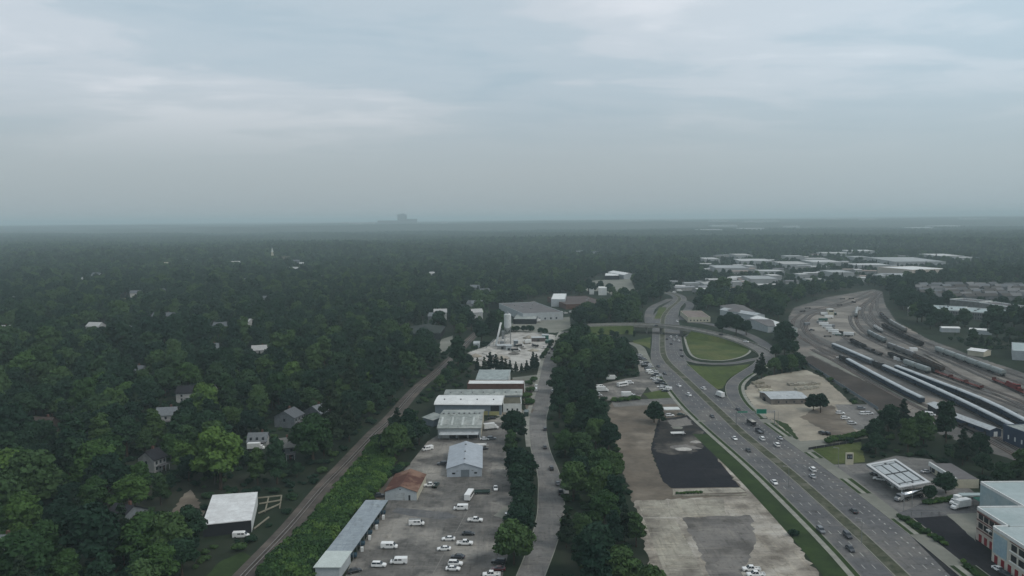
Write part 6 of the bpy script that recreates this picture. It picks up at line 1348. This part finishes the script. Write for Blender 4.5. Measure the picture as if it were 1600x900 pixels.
# ------------------------------------------------------------ trains
ORD = ['first', 'second', 'third', 'fourth', 'fifth', 'sixth', 'seventh', 'eighth', 'ninth', 'tenth', 'eleventh', 'twelfth']
RP_ = {}
def rail_parts(kind):
    if kind in RP_: return RP_[kind]
    out = []
    def bog(L_):
        for x in (-L_/2+3.2, L_/2-3.2) if L_ > 20 else (-L_/2+2.4, L_/2-2.4):
            m = MB(); m.box(x-1.4, x+1.4, -1.0, 1.0, .35, .95)
            for a in (-.9, .9):
                for s in (-1, 1): m.tube((x+a, s*.68, .48), (x+a, s*.8, .48), .46, .46, 10)
            out.append(('bogie', m, [M_darkwall]))
    if kind == 'coach':
        L_ = 25.2; m = MB(); m.box(-L_/2, L_/2, -1.5, 1.5, 1.0, 3.5); out.append(('body', m, [M_tint]))
        m = MB(); sec = [(-1.53, 3.5), (-1.45, 3.95), (-1.0, 4.3), (0, 4.42), (1.0, 4.3), (1.45, 3.95), (1.53, 3.5)]
        m.loft([[(x, y, z) for y, z in sec] for x in (-L_/2-.1, L_/2+.1)]); out.append(('roof', m, [mat('coach_roof', (.47, .50, .51), .6, (.38, .41, .42), .15, coords='object')]))
        for s in (-1, 1):
            m = MB()
            for i in range(14): m.box(-L_/2+1.6+i*1.62, -L_/2+2.7+i*1.62, s*1.5-.02, s*1.5+.02, 2.2, 3.0)
            out.append(('window', m, [M_glass]))
        bog(L_)
    elif kind == 'hopper':
        L_ = 16.6; m = MB(); m.loft([[(x, y, z) for y, z in ((-1.1*k, 1.2+b), (1.1*k, 1.2+b), (1.55, 2.2), (1.55, 4.0), (.9, 4.6), (-.9, 4.6), (-1.55, 4.0), (-1.55, 2.2))] for x, k, b in ((-L_/2+.7, .9, 1.2), (-L_/2+2.2, .8, -.2), (L_/2-2.2, .8, -.2), (L_/2-.7, .9, 1.2))]); out.append(('hopper_body', m, [M_tint]))
        m = MB(); m.box(-L_/2, L_/2, -1.2, 1.2, 1.0, 1.2); out.append(('frame', m, [M_darkwall])); m = MB(); m.box(-L_/2+1, L_/2-1, -.4, .4, 4.6, 4.75); out.append(('roof_walk', m, [M_ltgrey])); bog(L_)
    elif kind == 'gondola':
        L_ = 17; m = MB()
        m.box(-L_/2, L_/2, -1.45, 1.45, 1.0, 1.3)
        for s in (-1, 1): m.box(-L_/2, L_/2, s*1.45-.08, s*1.45+.08, 1.3, 3.3)
        for x in (-L_/2, L_/2-.1): m.box(x, x+.1, -1.37, 1.37, 1.3, 3.3)
        out.append(('gondola_body', m, [M_tint])); m = MB(); m.box(-L_/2+.2, L_/2-.2, -1.3, 1.3, 1.32, 2.6); out.append(('load', m, [M_darkwall])); bog(L_)
    elif kind == 'tank':
        L_ = 15; m = MB(); k = 12; m.loft([[(x, r*math.cos(2*math.pi*i/k), 2.6+r*math.sin(2*math.pi*i/k)) for i in range(k)] for x, r in ((-L_/2+.6, .6), (-L_/2+1, 1.45), (L_/2-1, 1.45), (L_/2-.6, .6))]); out.append(('tank', m, [M_tint])); m = MB(); m.tube((0, 0, 3.9), (0, 0, 4.5), .6, .6, 10); out.append(('dome', m, [M_steel])); m = MB(); m.box(-L_/2, L_/2, -1, 1, 1.0, 1.2); out.append(('frame', m, [M_darkwall])); bog(L_)
    elif kind == 'locomotive':
        L_ = 18; m = MB(); m.box(-L_/2, L_/2, -1.5, 1.5, 1.0, 1.5); m.box(-L_/2+.6, L_/2-5.5, -.95, .95, 1.5, 3.9); m.box(L_/2-5.4, L_/2-3, -1.45, 1.45, 1.5, 4.4); m.prism([(L_/2-3, -.9, 1.5), (L_/2-.5, -.9, 1.5), (L_/2-.5, .9, 1.5), (L_/2-3, .9, 1.5)], [(L_/2-3, -.9, 3.2), (L_/2-.8, -.8, 2.8), (L_/2-.8, .8, 2.8), (L_/2-3, .9, 3.2)])
        out.append(('hood', m, [M_tint])); m = MB(); m.box(L_/2-5.0, L_/2-3.4, -1.47, 1.47, 3.3, 4.0); out.append(('window', m, [M_glass])); m = MB(); m.box(L_/2-3.02, L_/2-2.98, -1.2, 1.2, 3.3, 4.0); out.append(('windscreen', m, [M_glass])); m = MB()
        for x in (-5, -3): m.tube((x, 0, 3.9), (x, 0, 4.2), .6, .6, 8)
        out.append(('roof_fan', m, [M_steel])); bog(L_)
    elif kind == 'flatcar':
        L_ = 17; m = MB(); m.box(-L_/2, L_/2, -1.4, 1.4, 1.0, 1.35); m.box(-L_/2+.1, -L_/2+.3, -1.3, 1.3, 1.35, 2.6); m.box(L_/2-.3, L_/2-.1, -1.3, 1.3, 1.35, 2.6); out.append(('deck', m, [M_tint])); bog(L_)
    RP_[kind] = [(n, m.mesh(n, mm)) for n, m, mm in out]; return RP_[kind]
LEN = {'coach': 25.9, 'hopper': 17.2, 'gondola': 17.6, 'tank': 15.6, 'locomotive': 18.6, 'flatcar': 17.6}
NM = {'coach': ('passenger_coach', 'coach'), 'hopper': ('hopper_wagon', 'wagon'), 'gondola': ('gondola_wagon', 'wagon'), 'tank': ('tank_wagon', 'wagon'), 'locomotive': ('locomotive', 'locomotive'), 'flatcar': ('flat_wagon', 'wagon')}
def train(tr, x0, y0, seq, where, group):
    """cars coupled along yard track tr, from the pixel (x0, y0) towards the viewer"""
    P = YC[tr]; s = U(x0, y0, 2.0); P = P[::-1] if P[0][1] < P[-1][1] else P       # from far to near
    i0 = min(range(len(P)), key=lambda i: (P[i][0]-s.x)**2+(P[i][1]-s.y)**2)
    cum = [0]
    for i in range(i0+1, len(P)): cum.append(cum[-1]+float(np.linalg.norm((P[i]-P[i-1])[:2])))
    def at(d):
        k = int(np.searchsorted(cum, d)); k = min(max(k, 1), len(cum)-1); t = (d-cum[k-1])/(cum[k]-cum[k-1]); return P[i0+k-1]*(1-t)+P[i0+k]*t
    d = 0
    for n, (kind, col, desc) in enumerate(seq):
        L_ = LEN[kind]
        if d+L_ > cum[-1]: break
        a, b = at(d+2), at(d+L_-2); m_ = at(d+L_/2); hd = math.atan2(b[1]-a[1], b[0]-a[0])
        t = thing(NM[kind][0], '%s, %s from the far end of %s' % (desc, ORD[n], where), NM[kind][1], (float(m_[0]), float(m_[1]), .24), hd, group)
        for pn, me in rail_parts(kind):
            o = bpy.data.objects.new(pn, me); link(o, t); o.color = (*col, 1)
        d += L_
NAVY, STEELC, HG, RDB, DKW = (.03, .045, .07), (.10, .12, .14), (.30, .33, .32), (.11, .035, .03), (.035, .033, .033)
train(0, 1360, 568, [('locomotive', DKW, 'dark locomotive')]+[('coach', NAVY, 'navy coach')]*9, 'the row beside the longest', 'coaches in the row beside the longest one')
train(1, 1391, 574, [('coach', NAVY, 'dark coach')]*9, 'the longest coach row', 'coaches in the longest row')
train(0, 1291, 541, [('coach', STEELC, 'grey coach')]*3, 'the short distant row', 'coaches in the short distant row')
train(3, 1301, 556, [('locomotive', DKW, 'dark locomotive')]+[('coach', NAVY, 'pale roofed coach')]*5, 'the row nearest the bare strip', 'coaches in the row nearest the bare strip')
train(7, 1446, 544.5, [('hopper', HG, 'light grey hopper wagon')]*6, 'the outer hopper train', 'light grey hoppers by the outer track')
train(7, 1371, 508, [('gondola', DKW, 'dark gondola wagon')]*7, 'the dark wagon line behind the hoppers', 'dark gondolas behind the hoppers')
train(6, 1536, 592, [('flatcar', RDB, 'rusty flat wagon'), ('locomotive', (.16, .03, .03), 'dull red locomotive'), ('flatcar', RDB, 'rusty flat wagon')], 'the red maintenance train', 'red maintenance train')
train(6, 1352, 509, [('tank', WH, 'white tank wagon')]*2, 'the pair of tank wagons', 'pair of white tank wagons')
train(6, 1333, 486, [], 'x', 'x')
train(5, 1344, 521, [('hopper', (.17, .19, .19), 'dull grey hopper wagon')]*3, 'the mid yard hopper group', 'short hopper group in mid yard')
train(4, 1437, 566, [('hopper', HG, 'pale hopper wagon'), ('hopper', HG, 'pale hopper wagon')], 'the lone pair by the coaches', 'lone pair of hoppers')
train(4, 1325, 531, [('gondola', DKW, 'dark open wagon')]*2+[('flatcar', DKW, 'dark flat wagon')]*2, 'the dark mid yard line', 'dark wagons in mid yard')
train(5, 1340, 482, [('hopper', (.3, .31, .3), 'pale hopper wagon')]*4, 'the curved distant train', 'curved distant train')
train(2, 1470, 606, [('flatcar', DKW, 'low dark wagon')]*2+[('gondola', DKW, 'low dark wagon')]*2+[('flatcar', NAVY, 'low dark wagon')]*2, 'the low wagons behind the longest row', 'low wagons behind the coaches')
train(9, 1400, 552, [('gondola', DKW, 'dark open wagon')]*4+[('flatcar', RDB, 'rusty flat wagon')]*3, 'the line behind the longest row', 'mixed wagons behind the longest row')
train(10, 1400, 541, [('hopper', (.15, .15, .15), 'dark grey hopper')]*3+[('gondola', (.08, .06, .05), 'brown gondola')]*3, 'the inner mixed freight line', 'inner mixed freight line')
train(11, 1470, 655, [('flatcar', DKW, 'dark flat wagon')]*2, 'the siding by the white van', 'siding by the white van')
train(8, 1382, 490, [('gondola', (.10, .09, .085), 'brown gondola')]*4+[('hopper', (.2, .2, .19), 'dim hopper')]*4, 'the outermost track', 'wagons on the outermost track')
# yard sheds
def yshed(name, label, a, b, w, h, rise, wm, rm):
    """gabled shed with its ridge along pixels a-b (ridge height h+rise)"""
    A, B = U(*a, h+rise), U(*b, h+rise); A.z = B.z = 0; d = B-A; L_ = d.length; t = thing(name, label, 'shed', (A+B)/2, math.atan2(d.y, d.x)); l2, w2 = L_/2, w/2
    m = MB(); m.box(-l2, l2, -w2, w2, 0, h)
    for x in (-l2, l2): m.poly([(x, -w2, h-.001), (x, w2, h-.001), (x, 0, h+rise-.1)])
    m.build('wall', wm, t); r = MB()
    for s in (-1, 1): e = (s*(w2+.5), h-rise*.5/w2); r.prism([(-l2-.4, e[0], e[1]), (l2+.4, e[0], e[1]), (l2+.4, 0, h+rise), (-l2-.4, 0, h+rise)], [(-l2-.4, e[0], e[1]+.18), (l2+.4, e[0], e[1]+.18), (l2+.4, 0, h+rise+.18), (-l2-.4, 0, h+rise+.18)])
    r.build('roof', rm, t)
    for i in range(5):
        for s in (-1, 1): x = -l2+L_*(i+.5)/5; m = MB(); m.box(x-.8, x+.8, s*w2-.06, s*w2+.06, 1, 2.4); m.build('window', M_glass, t)
    m = MB(); m.box(l2-.02, l2+.06, -1, 1, 0, 2.6); m.build('door', M_wwall, t); m = MB(); m.box(-l2-.06, -l2+.02, -1, 1, 0, 2.6); m.build('door', M_wwall, t)
    OPEN.append([(A.x-8, A.y-4), (A.x+8, A.y-4), (B.x+8, B.y+4), (B.x-8, B.y+4)] if A.y < B.y else [(B.x-8, B.y-4), (B.x+8, B.y-4), (A.x+8, A.y+4), (A.x-8, A.y+4)])
yshed('rail_shed', 'long blue walled shed with a narrow pale metal roof beside the coaches', (1478, 640), (1556, 668), 6, 3.6, 1.1, M_blue, M_ltgrey)
yshed('rail_shed', 'short dark shed with a pale roof at the near end of the nearest coach row', (1460, 628), (1474, 636), 7, 3.8, 1.0, M_darkwall, M_ltgrey)
bld('maintenance_hall', 'dark blue train maintenance hall with a pale green grey roof at the right edge', 'hall', (1568, 664), (1640, 690), (1590, 651), 8, 'flat', .25, M_blue, M_oldroof, front=wins(6, .05, .95, 2, 4, .2, M_wwall), th=3)
t = BLD[-1]
G7 = 'vehicles and trailers scattered over the upper rail yard'; sr = random.Random(9)
for i, (x, y, k_, c, h) in enumerate(((1287, 508, 'trailer', 'white', 165), (1292, 512, 'trailer', 'lightgrey', -25), (1297, 516, 'boxtruck', 'white', -25), (1302, 519.5, 'trailer', 'white', -28), (1307, 522.5, 'boxtruck', 'white', -25), (1326, 524, 'trailer', 'white', -25), (1286, 501.5, 'trailer', 'green', 178), (1289, 492, 'trailer', 'white', 175), (1295, 496.5, 'trailer', 'white', 178), (1286, 491, 'container', 'black', 0),
        (1304, 491, 'container', 'darkgreen', 90), (1254, 486.5, 'flatbed', 'black', 20), (1262, 481.5, 'flatbed', 'dark', 5), (1268, 515.5, 'pickup', 'dark', 170), (1261, 507, 'container', 'grey', 20), (1293, 525.5, 'flatbed', 'dark', 170), (1312, 476.5, 'flatbed', 'dark', 5), (1330, 466.5, 'flatbed', 'dark', 5), (1316, 467, 'flatbed', 'dark', 5), (1334, 472.5, 'dumptruck', 'black', 90), (1272, 468.5, 'flatbed', 'dark', 10), (1311, 523.5, 'flatbed', 'green', -10),
        (1281, 504, 'container', 'grey', 10), (1341, 483, 'container', 'lightgrey', 0), (1427, 547, 'container', 'white', 0), (1403, 561, 'container', 'white', -30), (1408, 563, 'container', 'lightgrey', -30), (1415, 571, 'pickup', 'silver', -30), (1313, 558.5, 'pickup', 'white', -20), (1299, 510, 'container', 'grey', 0))):
    V(k_, x, y, h, c, 'small %s vehicle, container or trailer standing among others in the upper rail yard' % {'white': 'white', 'lightgrey': 'pale'}.get(c, 'dark'), {'white': 'white ', 'lightgrey': 'pale '}.get(c, 'dark ')+G7, 'yard_vehicle', simple=True)
yt = thing('yard_tower', 'small pale tower like hut in the middle of the upper rail yard', 'hut', U(1297, 493)); m = MB(); m.box(-3, 3, -3, 3, 0, 7); m.build('wall', M_cream, yt); m = MB(); m.box(-3.3, 3.3, -3.3, 3.3, 7, 7.4); m.build('roof', M_white, yt); m = MB(); m.box(-2.4, 2.4, -3.05, -2.98, 4.5, 6); m.build('window', M_glass, yt)
# ------------------------------------------------------------ trees
class Grid:
    def __init__(s, polys, cell=40.0):
        s.c = cell; s.d = {}; s.p = [np.array(p) for p in polys]
        for k, p in enumerate(s.p):
            x0, y0 = (p.min(0)//cell).astype(int); x1, y1 = (p.max(0)//cell).astype(int)
            for i in range(x0, x1+1):
                for j in range(y0, y1+1): s.d.setdefault((i, j), []).append(k)
    def hit(s, x, y, pad=0.0):
        for k in s.d.get((int(x//s.c), int(y//s.c)), ()):
            P = s.p[k]; n = len(P); ins = False; j = n-1
            for i in range(n):
                xi, yi, xj, yj = P[i][0], P[i][1], P[j][0], P[j][1]
                if (yi > y) != (yj > y) and x < (xj-xi)*(y-yi)/(yj-yi)+xi: ins = not ins
                if pad and abs(xi-x) < 60+abs(xj-xi) :
                    dx, dy = xj-xi, yj-yi; L2 = dx*dx+dy*dy
                    t = 0 if L2 == 0 else max(0, min(1, ((x-xi)*dx+(y-yi)*dy)/L2))
                    if (xi+t*dx-x)**2+(yi+t*dy-y)**2 < pad*pad: return True
                j = i
            if ins: return True
        return False
def proj(p):
    q = RM.transposed() @ (Vector(p)-Vector((0, 0, CAM_H)))
    return (800+FPX*q.x/-q.z, 450-FPX*q.y/-q.z) if q.z < -1 else (-9999, -9999)
# the parts of the photo without tall trees: strips that carry vines, hedges, shrubs only
VINE = W([(408, 905), (486, 826), (532, 770), (566, 728), (590, 690), (612, 700), (608, 735), (580, 775), (480, 905)])
URB = [W([(1100, 462), (1100, 425), (1090, 400), (1260, 386), (1500, 386), (1610, 402), (1610, 425), (1480, 436), (1380, 448), (1230, 462)]), W([(1420, 470), (1440, 446), (1600, 440), (1625, 490)])]
MEADOW = W([(1452, 520), (1500, 512), (1600, 520), (1620, 575), (1520, 548)])
gU, gV, gM = Grid(URB, 200), Grid([VINE]), Grid([MEADOW])
special = []        # (px, py of the base, kind, scale, label or None)
def T(px, py, kind, s, label, group=None, rz=None, sz=None): special.append((px, py, kind, s, label, group, sz))
ROW = 'rounded trees in the row between the parking lot and the street'
for x, y, k, s, lab in ((799, 722, 'tall', .9, 'dark spiky topped tree at the head of the row along the street'), (806, 742, 'round', 1.45, 'round tree next after the dark spiky one in the street row'), (810, 766, 'round', 1.4, 'small round tree in the middle of the street row'),
        (816, 786, 'round', 1.4, 'round tree beside the widest part of the street'), (818, 808, 'round', 1.3, 'low dark round tree third from the near end of the street row'), (813, 838, 'round', 1.5, 'round tree second from the near end of the street row'), (803, 882, 'round', 1.8, 'biggest round tree at the near end of the street row')):
    T(x, y, k, s, lab, ROW)
T(1022, 660, 'broad', .86, 'lone broad tree on the brown lot by the cross street'); T(1030, 664, 'tall', .72, None)
T(1282, 645, 'broad', .82, 'lone round crowned tree beside the grey roofed building'); T(1271, 641, 'round', 1.2, None)
T(1190, 592, 'pine', 1.05, 'slender dark evergreen at the end of the ramp'); T(1183, 590, 'pine', .75, 'smaller dark evergreen beside the slender one at the ramp')
for x, y, s in ((1210, 585, 1), (1222, 583, 1.1), (1236, 582, 1.05), (1249, 575, .9), (1212, 560, .95), (1226, 556, 1.1), (1240, 555, 1.05), (1218, 540, .85), (1235, 538, .9)): T(x, y, 'broad', s*.95, 'dark broad tree in the clump between the ramp and the rail yard', 'clump between the ramp and the rail yard')
for x, y, s in ((1150, 524, 1.5), (1128, 522, 1.2), (1166, 524, 1.15), (1140, 512, 1.3)): T(x, y, 'broad', s, 'big dark tree of the group behind the overpass slope', 'big dark trees behind the overpass slope')
for x, y, s in ((905, 463, 1.15), (911, 461, .95), (926, 459.5, 1.2), (952, 459, 1.3), (957, 462, 1.1)): T(x, y, 'broad', s, 'dark tree in front of the bright white buildings', 'dark trees in front of the bright white buildings')
for x, y, s in ((757, 585, .75), (766, 583, .9), (775, 582, .95), (784, 584, .8), (797, 585, .6), (806, 583, .55), (815, 583, .5), (823, 582, .62), (833, 581, .85), (838, 577, .8), (746, 583, .7), (790, 583, .65)): T(x, y, 'pine', s, 'dark pointed evergreen in the screen before the concrete plant', 'evergreen screen before the concrete plant')
for i in range(7): T(847+i*2.6, 562-i*4, 'round', .55, 'low bush of the hedge along the concrete plant fence', 'hedge along the concrete plant fence')
for x, y in ((800, 518), (808, 517.5), (818, 518), (826, 518.5), (845, 521), (852, 522), (805, 519), (831, 519)): T(x, y, 'round', .8, 'dark bush at the back of the concrete plant', 'bushes at the back of the concrete plant')
T(1453, 781, 'round', .72, 'small round tree beside the silver tanker'); T(1478, 771, 'round', 1.2, 'small tree on the verge right of the silver tanker')
for i in range(16): T(1446+i*4.0, 788-i*.55, 'shrub', .5, 'clipped shrub in the hedge behind the silver tanker', 'hedge behind the silver tanker')
for i in range(14):
    f = i/13; T(1404+f*72, 808+f*42+(i % 2)*2, 'shrub', .33+.1*(i % 3), 'small shrub in the planting strip along the storage drive', 'shrubs in the planting strip')
for i in range(6): T(1505+i*5, 880+i*5, 'shrub', .35, 'small shrub in the nearest planting strip', 'shrubs in the nearest planting strip')
for i in range(12): T(960+i*5.2, 628-i*.5, 'shrub', .7, 'shrub in the low hedge along the cross street', 'low hedge along the cross street') if i < 8 else None
for i in range(9): T(1294+i*7.5, 692-i*1.3, 'shrub', .8, 'shrub of the dark hedge along the access road', 'dark hedge along the access road')
for i in range(16): T(1174+i*3.2, 657+i*1.9, 'shrub', .0, None) if False else None
for i in range(8): T(1058+i*5.4, 772.5-i*.3, 'shrub', .28, 'weed clump along the concrete retaining wall', 'weeds along the retaining wall')
for x, y in ((826, 602), (829, 612), (824, 622), (828, 632), (834, 596)): T(x, y, 'shrub', 1.0, 'scrubby bush between the warehouses and the street', 'bushes between warehouses and street')
T(632, 705, 'broad', 1.12, 'very dark dense tree at the back of the parking lot', 'dark trees at the back of the parking lot'); T(612, 712, 'broad', 1.0, 'dark tree leaning over the railway side of the lot', 'dark trees at the back of the parking lot'); T(655, 695, 'broad', .95, 'dark tree beside the corrugated warehouse', 'dark trees at the back of the parking lot')
T(640, 690, 'broad', 1.05, 'dark tree behind the densest one at the back of the lot', 'dark trees at the back of the parking lot'); T(620, 690, 'broad', 1.0, 'dark tree between the railway and the lot', 'dark trees at the back of the parking lot')
# right tree belt (between street and lots): outline on the ground
gO, gL = Grid(OPEN), Grid(LOW)
pts = []            # (x, y, kind, scale, zone)
def cell_scatter(y0, y1, sp, smin, smax):
    y = y0
    while y < y1:
        w = .68*y+60; x = -w
        while x < w:
            px, py = x+nr.uniform(-.55, .55)*sp, y+nr.uniform(-.55, .55)*sp; x += sp
            yield px, py, nr.uniform(smin, smax)
        y += sp*.9
STRIPS = W([(600, 690), (608, 660), (640, 640), (700, 590), (740, 560), (735, 590), (700, 610), (680, 640), (665, 690)])
gS = Grid([STRIPS])
for (y0, y1, sp, a, b, tier) in ((196, 820, 12.4, .78, 1.6, 0), (820, 1600, 13.4, .82, 1.5, 1), (1600, 2600, 16, .9, 1.6, 2), (2600, 3900, 20, 1.0, 1.6, 2), (3900, 6500, 27, .85, 1.25, 2)):
    for x, y, s in cell_scatter(y0, y1, sp, a, b):
        if y0 <= y < y1:
            if gV.hit(x, y): continue
            pad = (2.4*s if (y < 620 and 0 < x < 75) else 4.2*s) if y < 900 else (2.0 if y < 1600 else 0)
            if gO.hit(x, y, pad): continue
            if gL.hit(x, y, 3.2*s if y < 1600 else 0): s *= .36 if y < 900 else .3; sp_low = True
            else: sp_low = False
            if gS.hit(x, y): s *= .55
            if gM.hit(x, y):
                if nr.random() < .62: continue
                s *= .6
            if gU.hit(x, y):
                if nr.random() < .22: continue
                s *= .62
            if -2 < x-30 < 70 and y < 560 and x < 95: s *= .8
            if x > 130 and y < 600: s *= .86
            if nr.random() < .10 and not sp_low: s *= 1.28
            pts.append((x, y, s, tier, sp_low))
def zone(x, y):
    c = [p for p in SP if abs(p[1]-y) < 8]
    t = [p for p in TP if abs(p[1]-y) < 8]
    if t and x < t[0][0]: return 'w'
    if c and x < c[0][0]: return 's'
    return 'b' if x < 110 or (y > 560 and x < 150) else 'r'
LABZ = {'w': ('broad leafed tree in the dense wood beyond the single track railway', 'trees of the dense wood beyond the railway'), 's': ('tree in the strip between the single track railway and the street', 'trees between the single track railway and the street'),
        'b': ('tree in the dense belt between the street and the bare lots', 'trees of the belt between street and lots'), 'r': ('tree in the dark grove behind the fuel station', 'trees of the grove behind the fuel station')}
KN = {'broad': 'broadleaf_tree', 'tall': 'broadleaf_tree', 'pine': 'evergreen_tree', 'round': 'round_tree', 'vine': 'broadleaf_tree', 'shrub': 'shrub'}
ntree = 0
def plant_tree(x, y, kind, s, label, group, z=0.0, sz=None):
    global ntree
    v = HI[kind]; i = rnd.randrange(len(v)); t = thing(KN[kind], label, 'shrub' if kind == 'shrub' else 'tree', (x, y, z), rnd.uniform(0, 6.28), group)
    t.scale = (s, s, s*(sz or rnd.uniform(.88, 1.12)))
    c = bpy.data.objects.new('crown', v[i]); link(c, t)
    if kind != 'shrub': c2 = bpy.data.objects.new('trunk', TR[kind]); link(c2, t); ntree += 1
for (px, py, kind, s, lab, grp, sz) in special:
    p = U(px, py); plant_tree(p.x, p.y, kind, s, lab or 'companion tree close behind a lone tree', grp or (None if lab else 'companion trees'), 0, sz)
def inview(x, y):
    q = proj((x, y, 9)); return -45 < q[0] < 1645 and q[1] < 960
near = sorted([p for p in pts if p[3] == 0 and inview(p[0], p[1])], key=lambda p: (p[0]**2+p[1]**2)/(p[2]+.01)**1.0)
NIND = 300-ntree
ind = near[:max(0, NIND)]; inds = set(id(p) for p in ind)
# landmarks give the trees next to them a label of their own
LM = []
for o in S.objects:
    if o.parent is None and o.get('category') in ('house', 'shed', 'warehouse', 'carport', 'building', 'canopy', 'sign', 'timber frame', 'shop', 'annex', 'hall') and o.location.y < 620 and 'label' in o.keys() and not o.get('group'):
        LM.append((o['label'], o.location.x, o.location.y))
own = {}
for lab, lx, ly in LM:
    for dname, dx, dy in (('on the outer side of', -1, 0), ('on the inner side of', 1, 0), ('close behind', 0, 1), ('in front of', 0, -1)):
        best = None
        for p in ind:
            if id(p) in own: continue
            ax, ay = p[0]-lx, p[1]-ly; r_ = math.hypot(ax, ay)
            if r_ < 26 and (ax*dx+ay*dy)/r_ > .75 and (best is None or r_ < best[0]): best = (r_, p)
        if best: own[id(best[1])] = (dname, lab)
for p in ind:
    x, y, s, tier, lw = p; z = zone(x, y); r_ = rnd.random()
    if z == 'r' and r_ >= .2 and r_ < .4: r_ = .6
    kind = 'tall' if r_ < .2 else ('vine' if r_ < (.32 if (z == 'w' and y < 330 and x < -95) else .24) else ('pine' if r_ > .91 else 'broad'))
    if z == 'w' and y < 300 and x < -110 and r_ < .5: kind = 'vine'
    if z == 'w' and y < 620 and .5 < r_ < .6: kind = 'vine'
    l, g = LABZ[z]
    if kind == 'vine': l, g = 'bright green topped tree in the '+{'w': 'dense wood beyond the single track railway', 's': 'strip between railway and street', 'b': 'belt between street and lots', 'r': 'grove behind the fuel station'}[z], 'bright '+g
    if kind == 'pine': l, g = 'narrow dark evergreen in the '+{'w': 'dense wood beyond the single track railway', 's': 'strip between railway and street', 'b': 'belt between street and lots', 'r': 'grove behind the fuel station'}[z], 'evergreens, '+g
    if id(p) in own:
        dn, lb2 = own[id(p)]; al = lb2
        for cut in (' half hidden', ' at the ', ' in the ', ' under trees', ' deep in', ' cut off', ' beside the single', ' by the single', ' next to another', ' and beams', ' over the entrance', ' with a white wall', ' tucked', ' with a pale side', ' right of', ' on the ', ' with a porch', ' with a brown', ' and white'):
            k_ = al.find(cut)
            if k_ > 14: al = al[:k_]
        l = {'vine': 'bright green tree ', 'pine': 'evergreen tree '}.get(kind, 'leafy tree ')+dn+' the '+al
        if len(l.replace('-', ' ').split()) > 16: l = ' '.join(l.split()[:16])
    plant_tree(x, y, kind, s, l, g)
A, B = [], []
for p in pts:
    if id(p) in inds: continue
    x, y, s, tier, lw = p
    if tier < 2: A.append((x, y, terrain(x, y)-.2, nr.uniform(0, 6.28), s*nr.choice([.8, 1, 1, 1.15]), int(nr.choice(9, p=[.14]*6+[.055, .055, .05]))))
    else: B.append((x, y, terrain(x, y)-1, nr.uniform(0, 6.28), s, int(nr.integers(0, 6))))
print('trees individual', ntree+len(ind), 'woodland', len(A), 'far', len(B), 'objs', len(bpy.data.objects))
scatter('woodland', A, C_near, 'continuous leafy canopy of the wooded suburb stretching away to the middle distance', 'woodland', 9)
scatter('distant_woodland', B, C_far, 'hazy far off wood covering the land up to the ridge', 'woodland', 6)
# vines and undergrowth
Vp = []; bx = np.array(VINE)
while len(Vp) < 1500:
    x, y = nr.uniform(bx[:, 0].min(), bx[:, 0].max()), nr.uniform(bx[:, 1].min(), bx[:, 1].max())
    if gV.hit(x, y) and not Grid(OPEN[-1:]).hit(x, y):
        Vp.append((x, y, -.2, nr.uniform(0, 6.28), nr.uniform(.55, 1.25), int(nr.integers(0, 4))))
gC = Grid([[(c.x, c.y) for c in [U(485, 892, 0), U(536, 892, 0), U(610, 780, 0), U(566, 780, 0)]]])
Vp = [v for v in Vp if not gC.hit(v[0], v[1])]
scatter('climbing_vines', Vp, C_vine, 'yellow green vines and brambles covering the bank between railway and carport', 'undergrowth', 4)
Up = []
for x, y, s in cell_scatter(190, 700, 4.2, .25, .7):
    if nr.random() < .35 and not gO.hit(x, y, .5) and not gV.hit(x, y): Up.append((x, y, -.2, nr.uniform(0, 6.28), s*1.2, int(nr.integers(0, 4))))
scatter('undergrowth', Up, lod_collection('under_lod', [crown_mesh('under', 950+i, 'shrub', 300, .6, F_broad) for i in range(4)]), 'low undergrowth and bushes below the trees and along the verges', 'undergrowth', 4)
print('vines', len(Vp), 'under', len(Up))

# ------------------------------------------------------------ haze
mb = MB(); mb.box(-33000, 33000, -2600, 29500, -40, 190); hz_ = mb.build('haze', None)
hm = bpy.data.materials.new('haze'); hm.use_nodes = True; hn, hl2 = hm.node_tree.nodes, hm.node_tree.links
hn.clear(); ho = hn.new('ShaderNodeOutputMaterial'); hv = hn.new('ShaderNodeVolumePrincipled')
hv.inputs['Color'].default_value = (.76, .94, .97, 1); hv.inputs['Density'].default_value = 1.3e-4; hv.inputs['Anisotropy'].default_value = 0.0
hl2.new(hv.outputs[0], ho.inputs['Volume']); hz_.data.materials.clear(); hz_.data.materials.append(hm)
tag(hz_, 'pale blue grey haze that thickens towards the horizon', 'haze', kind='stuff')
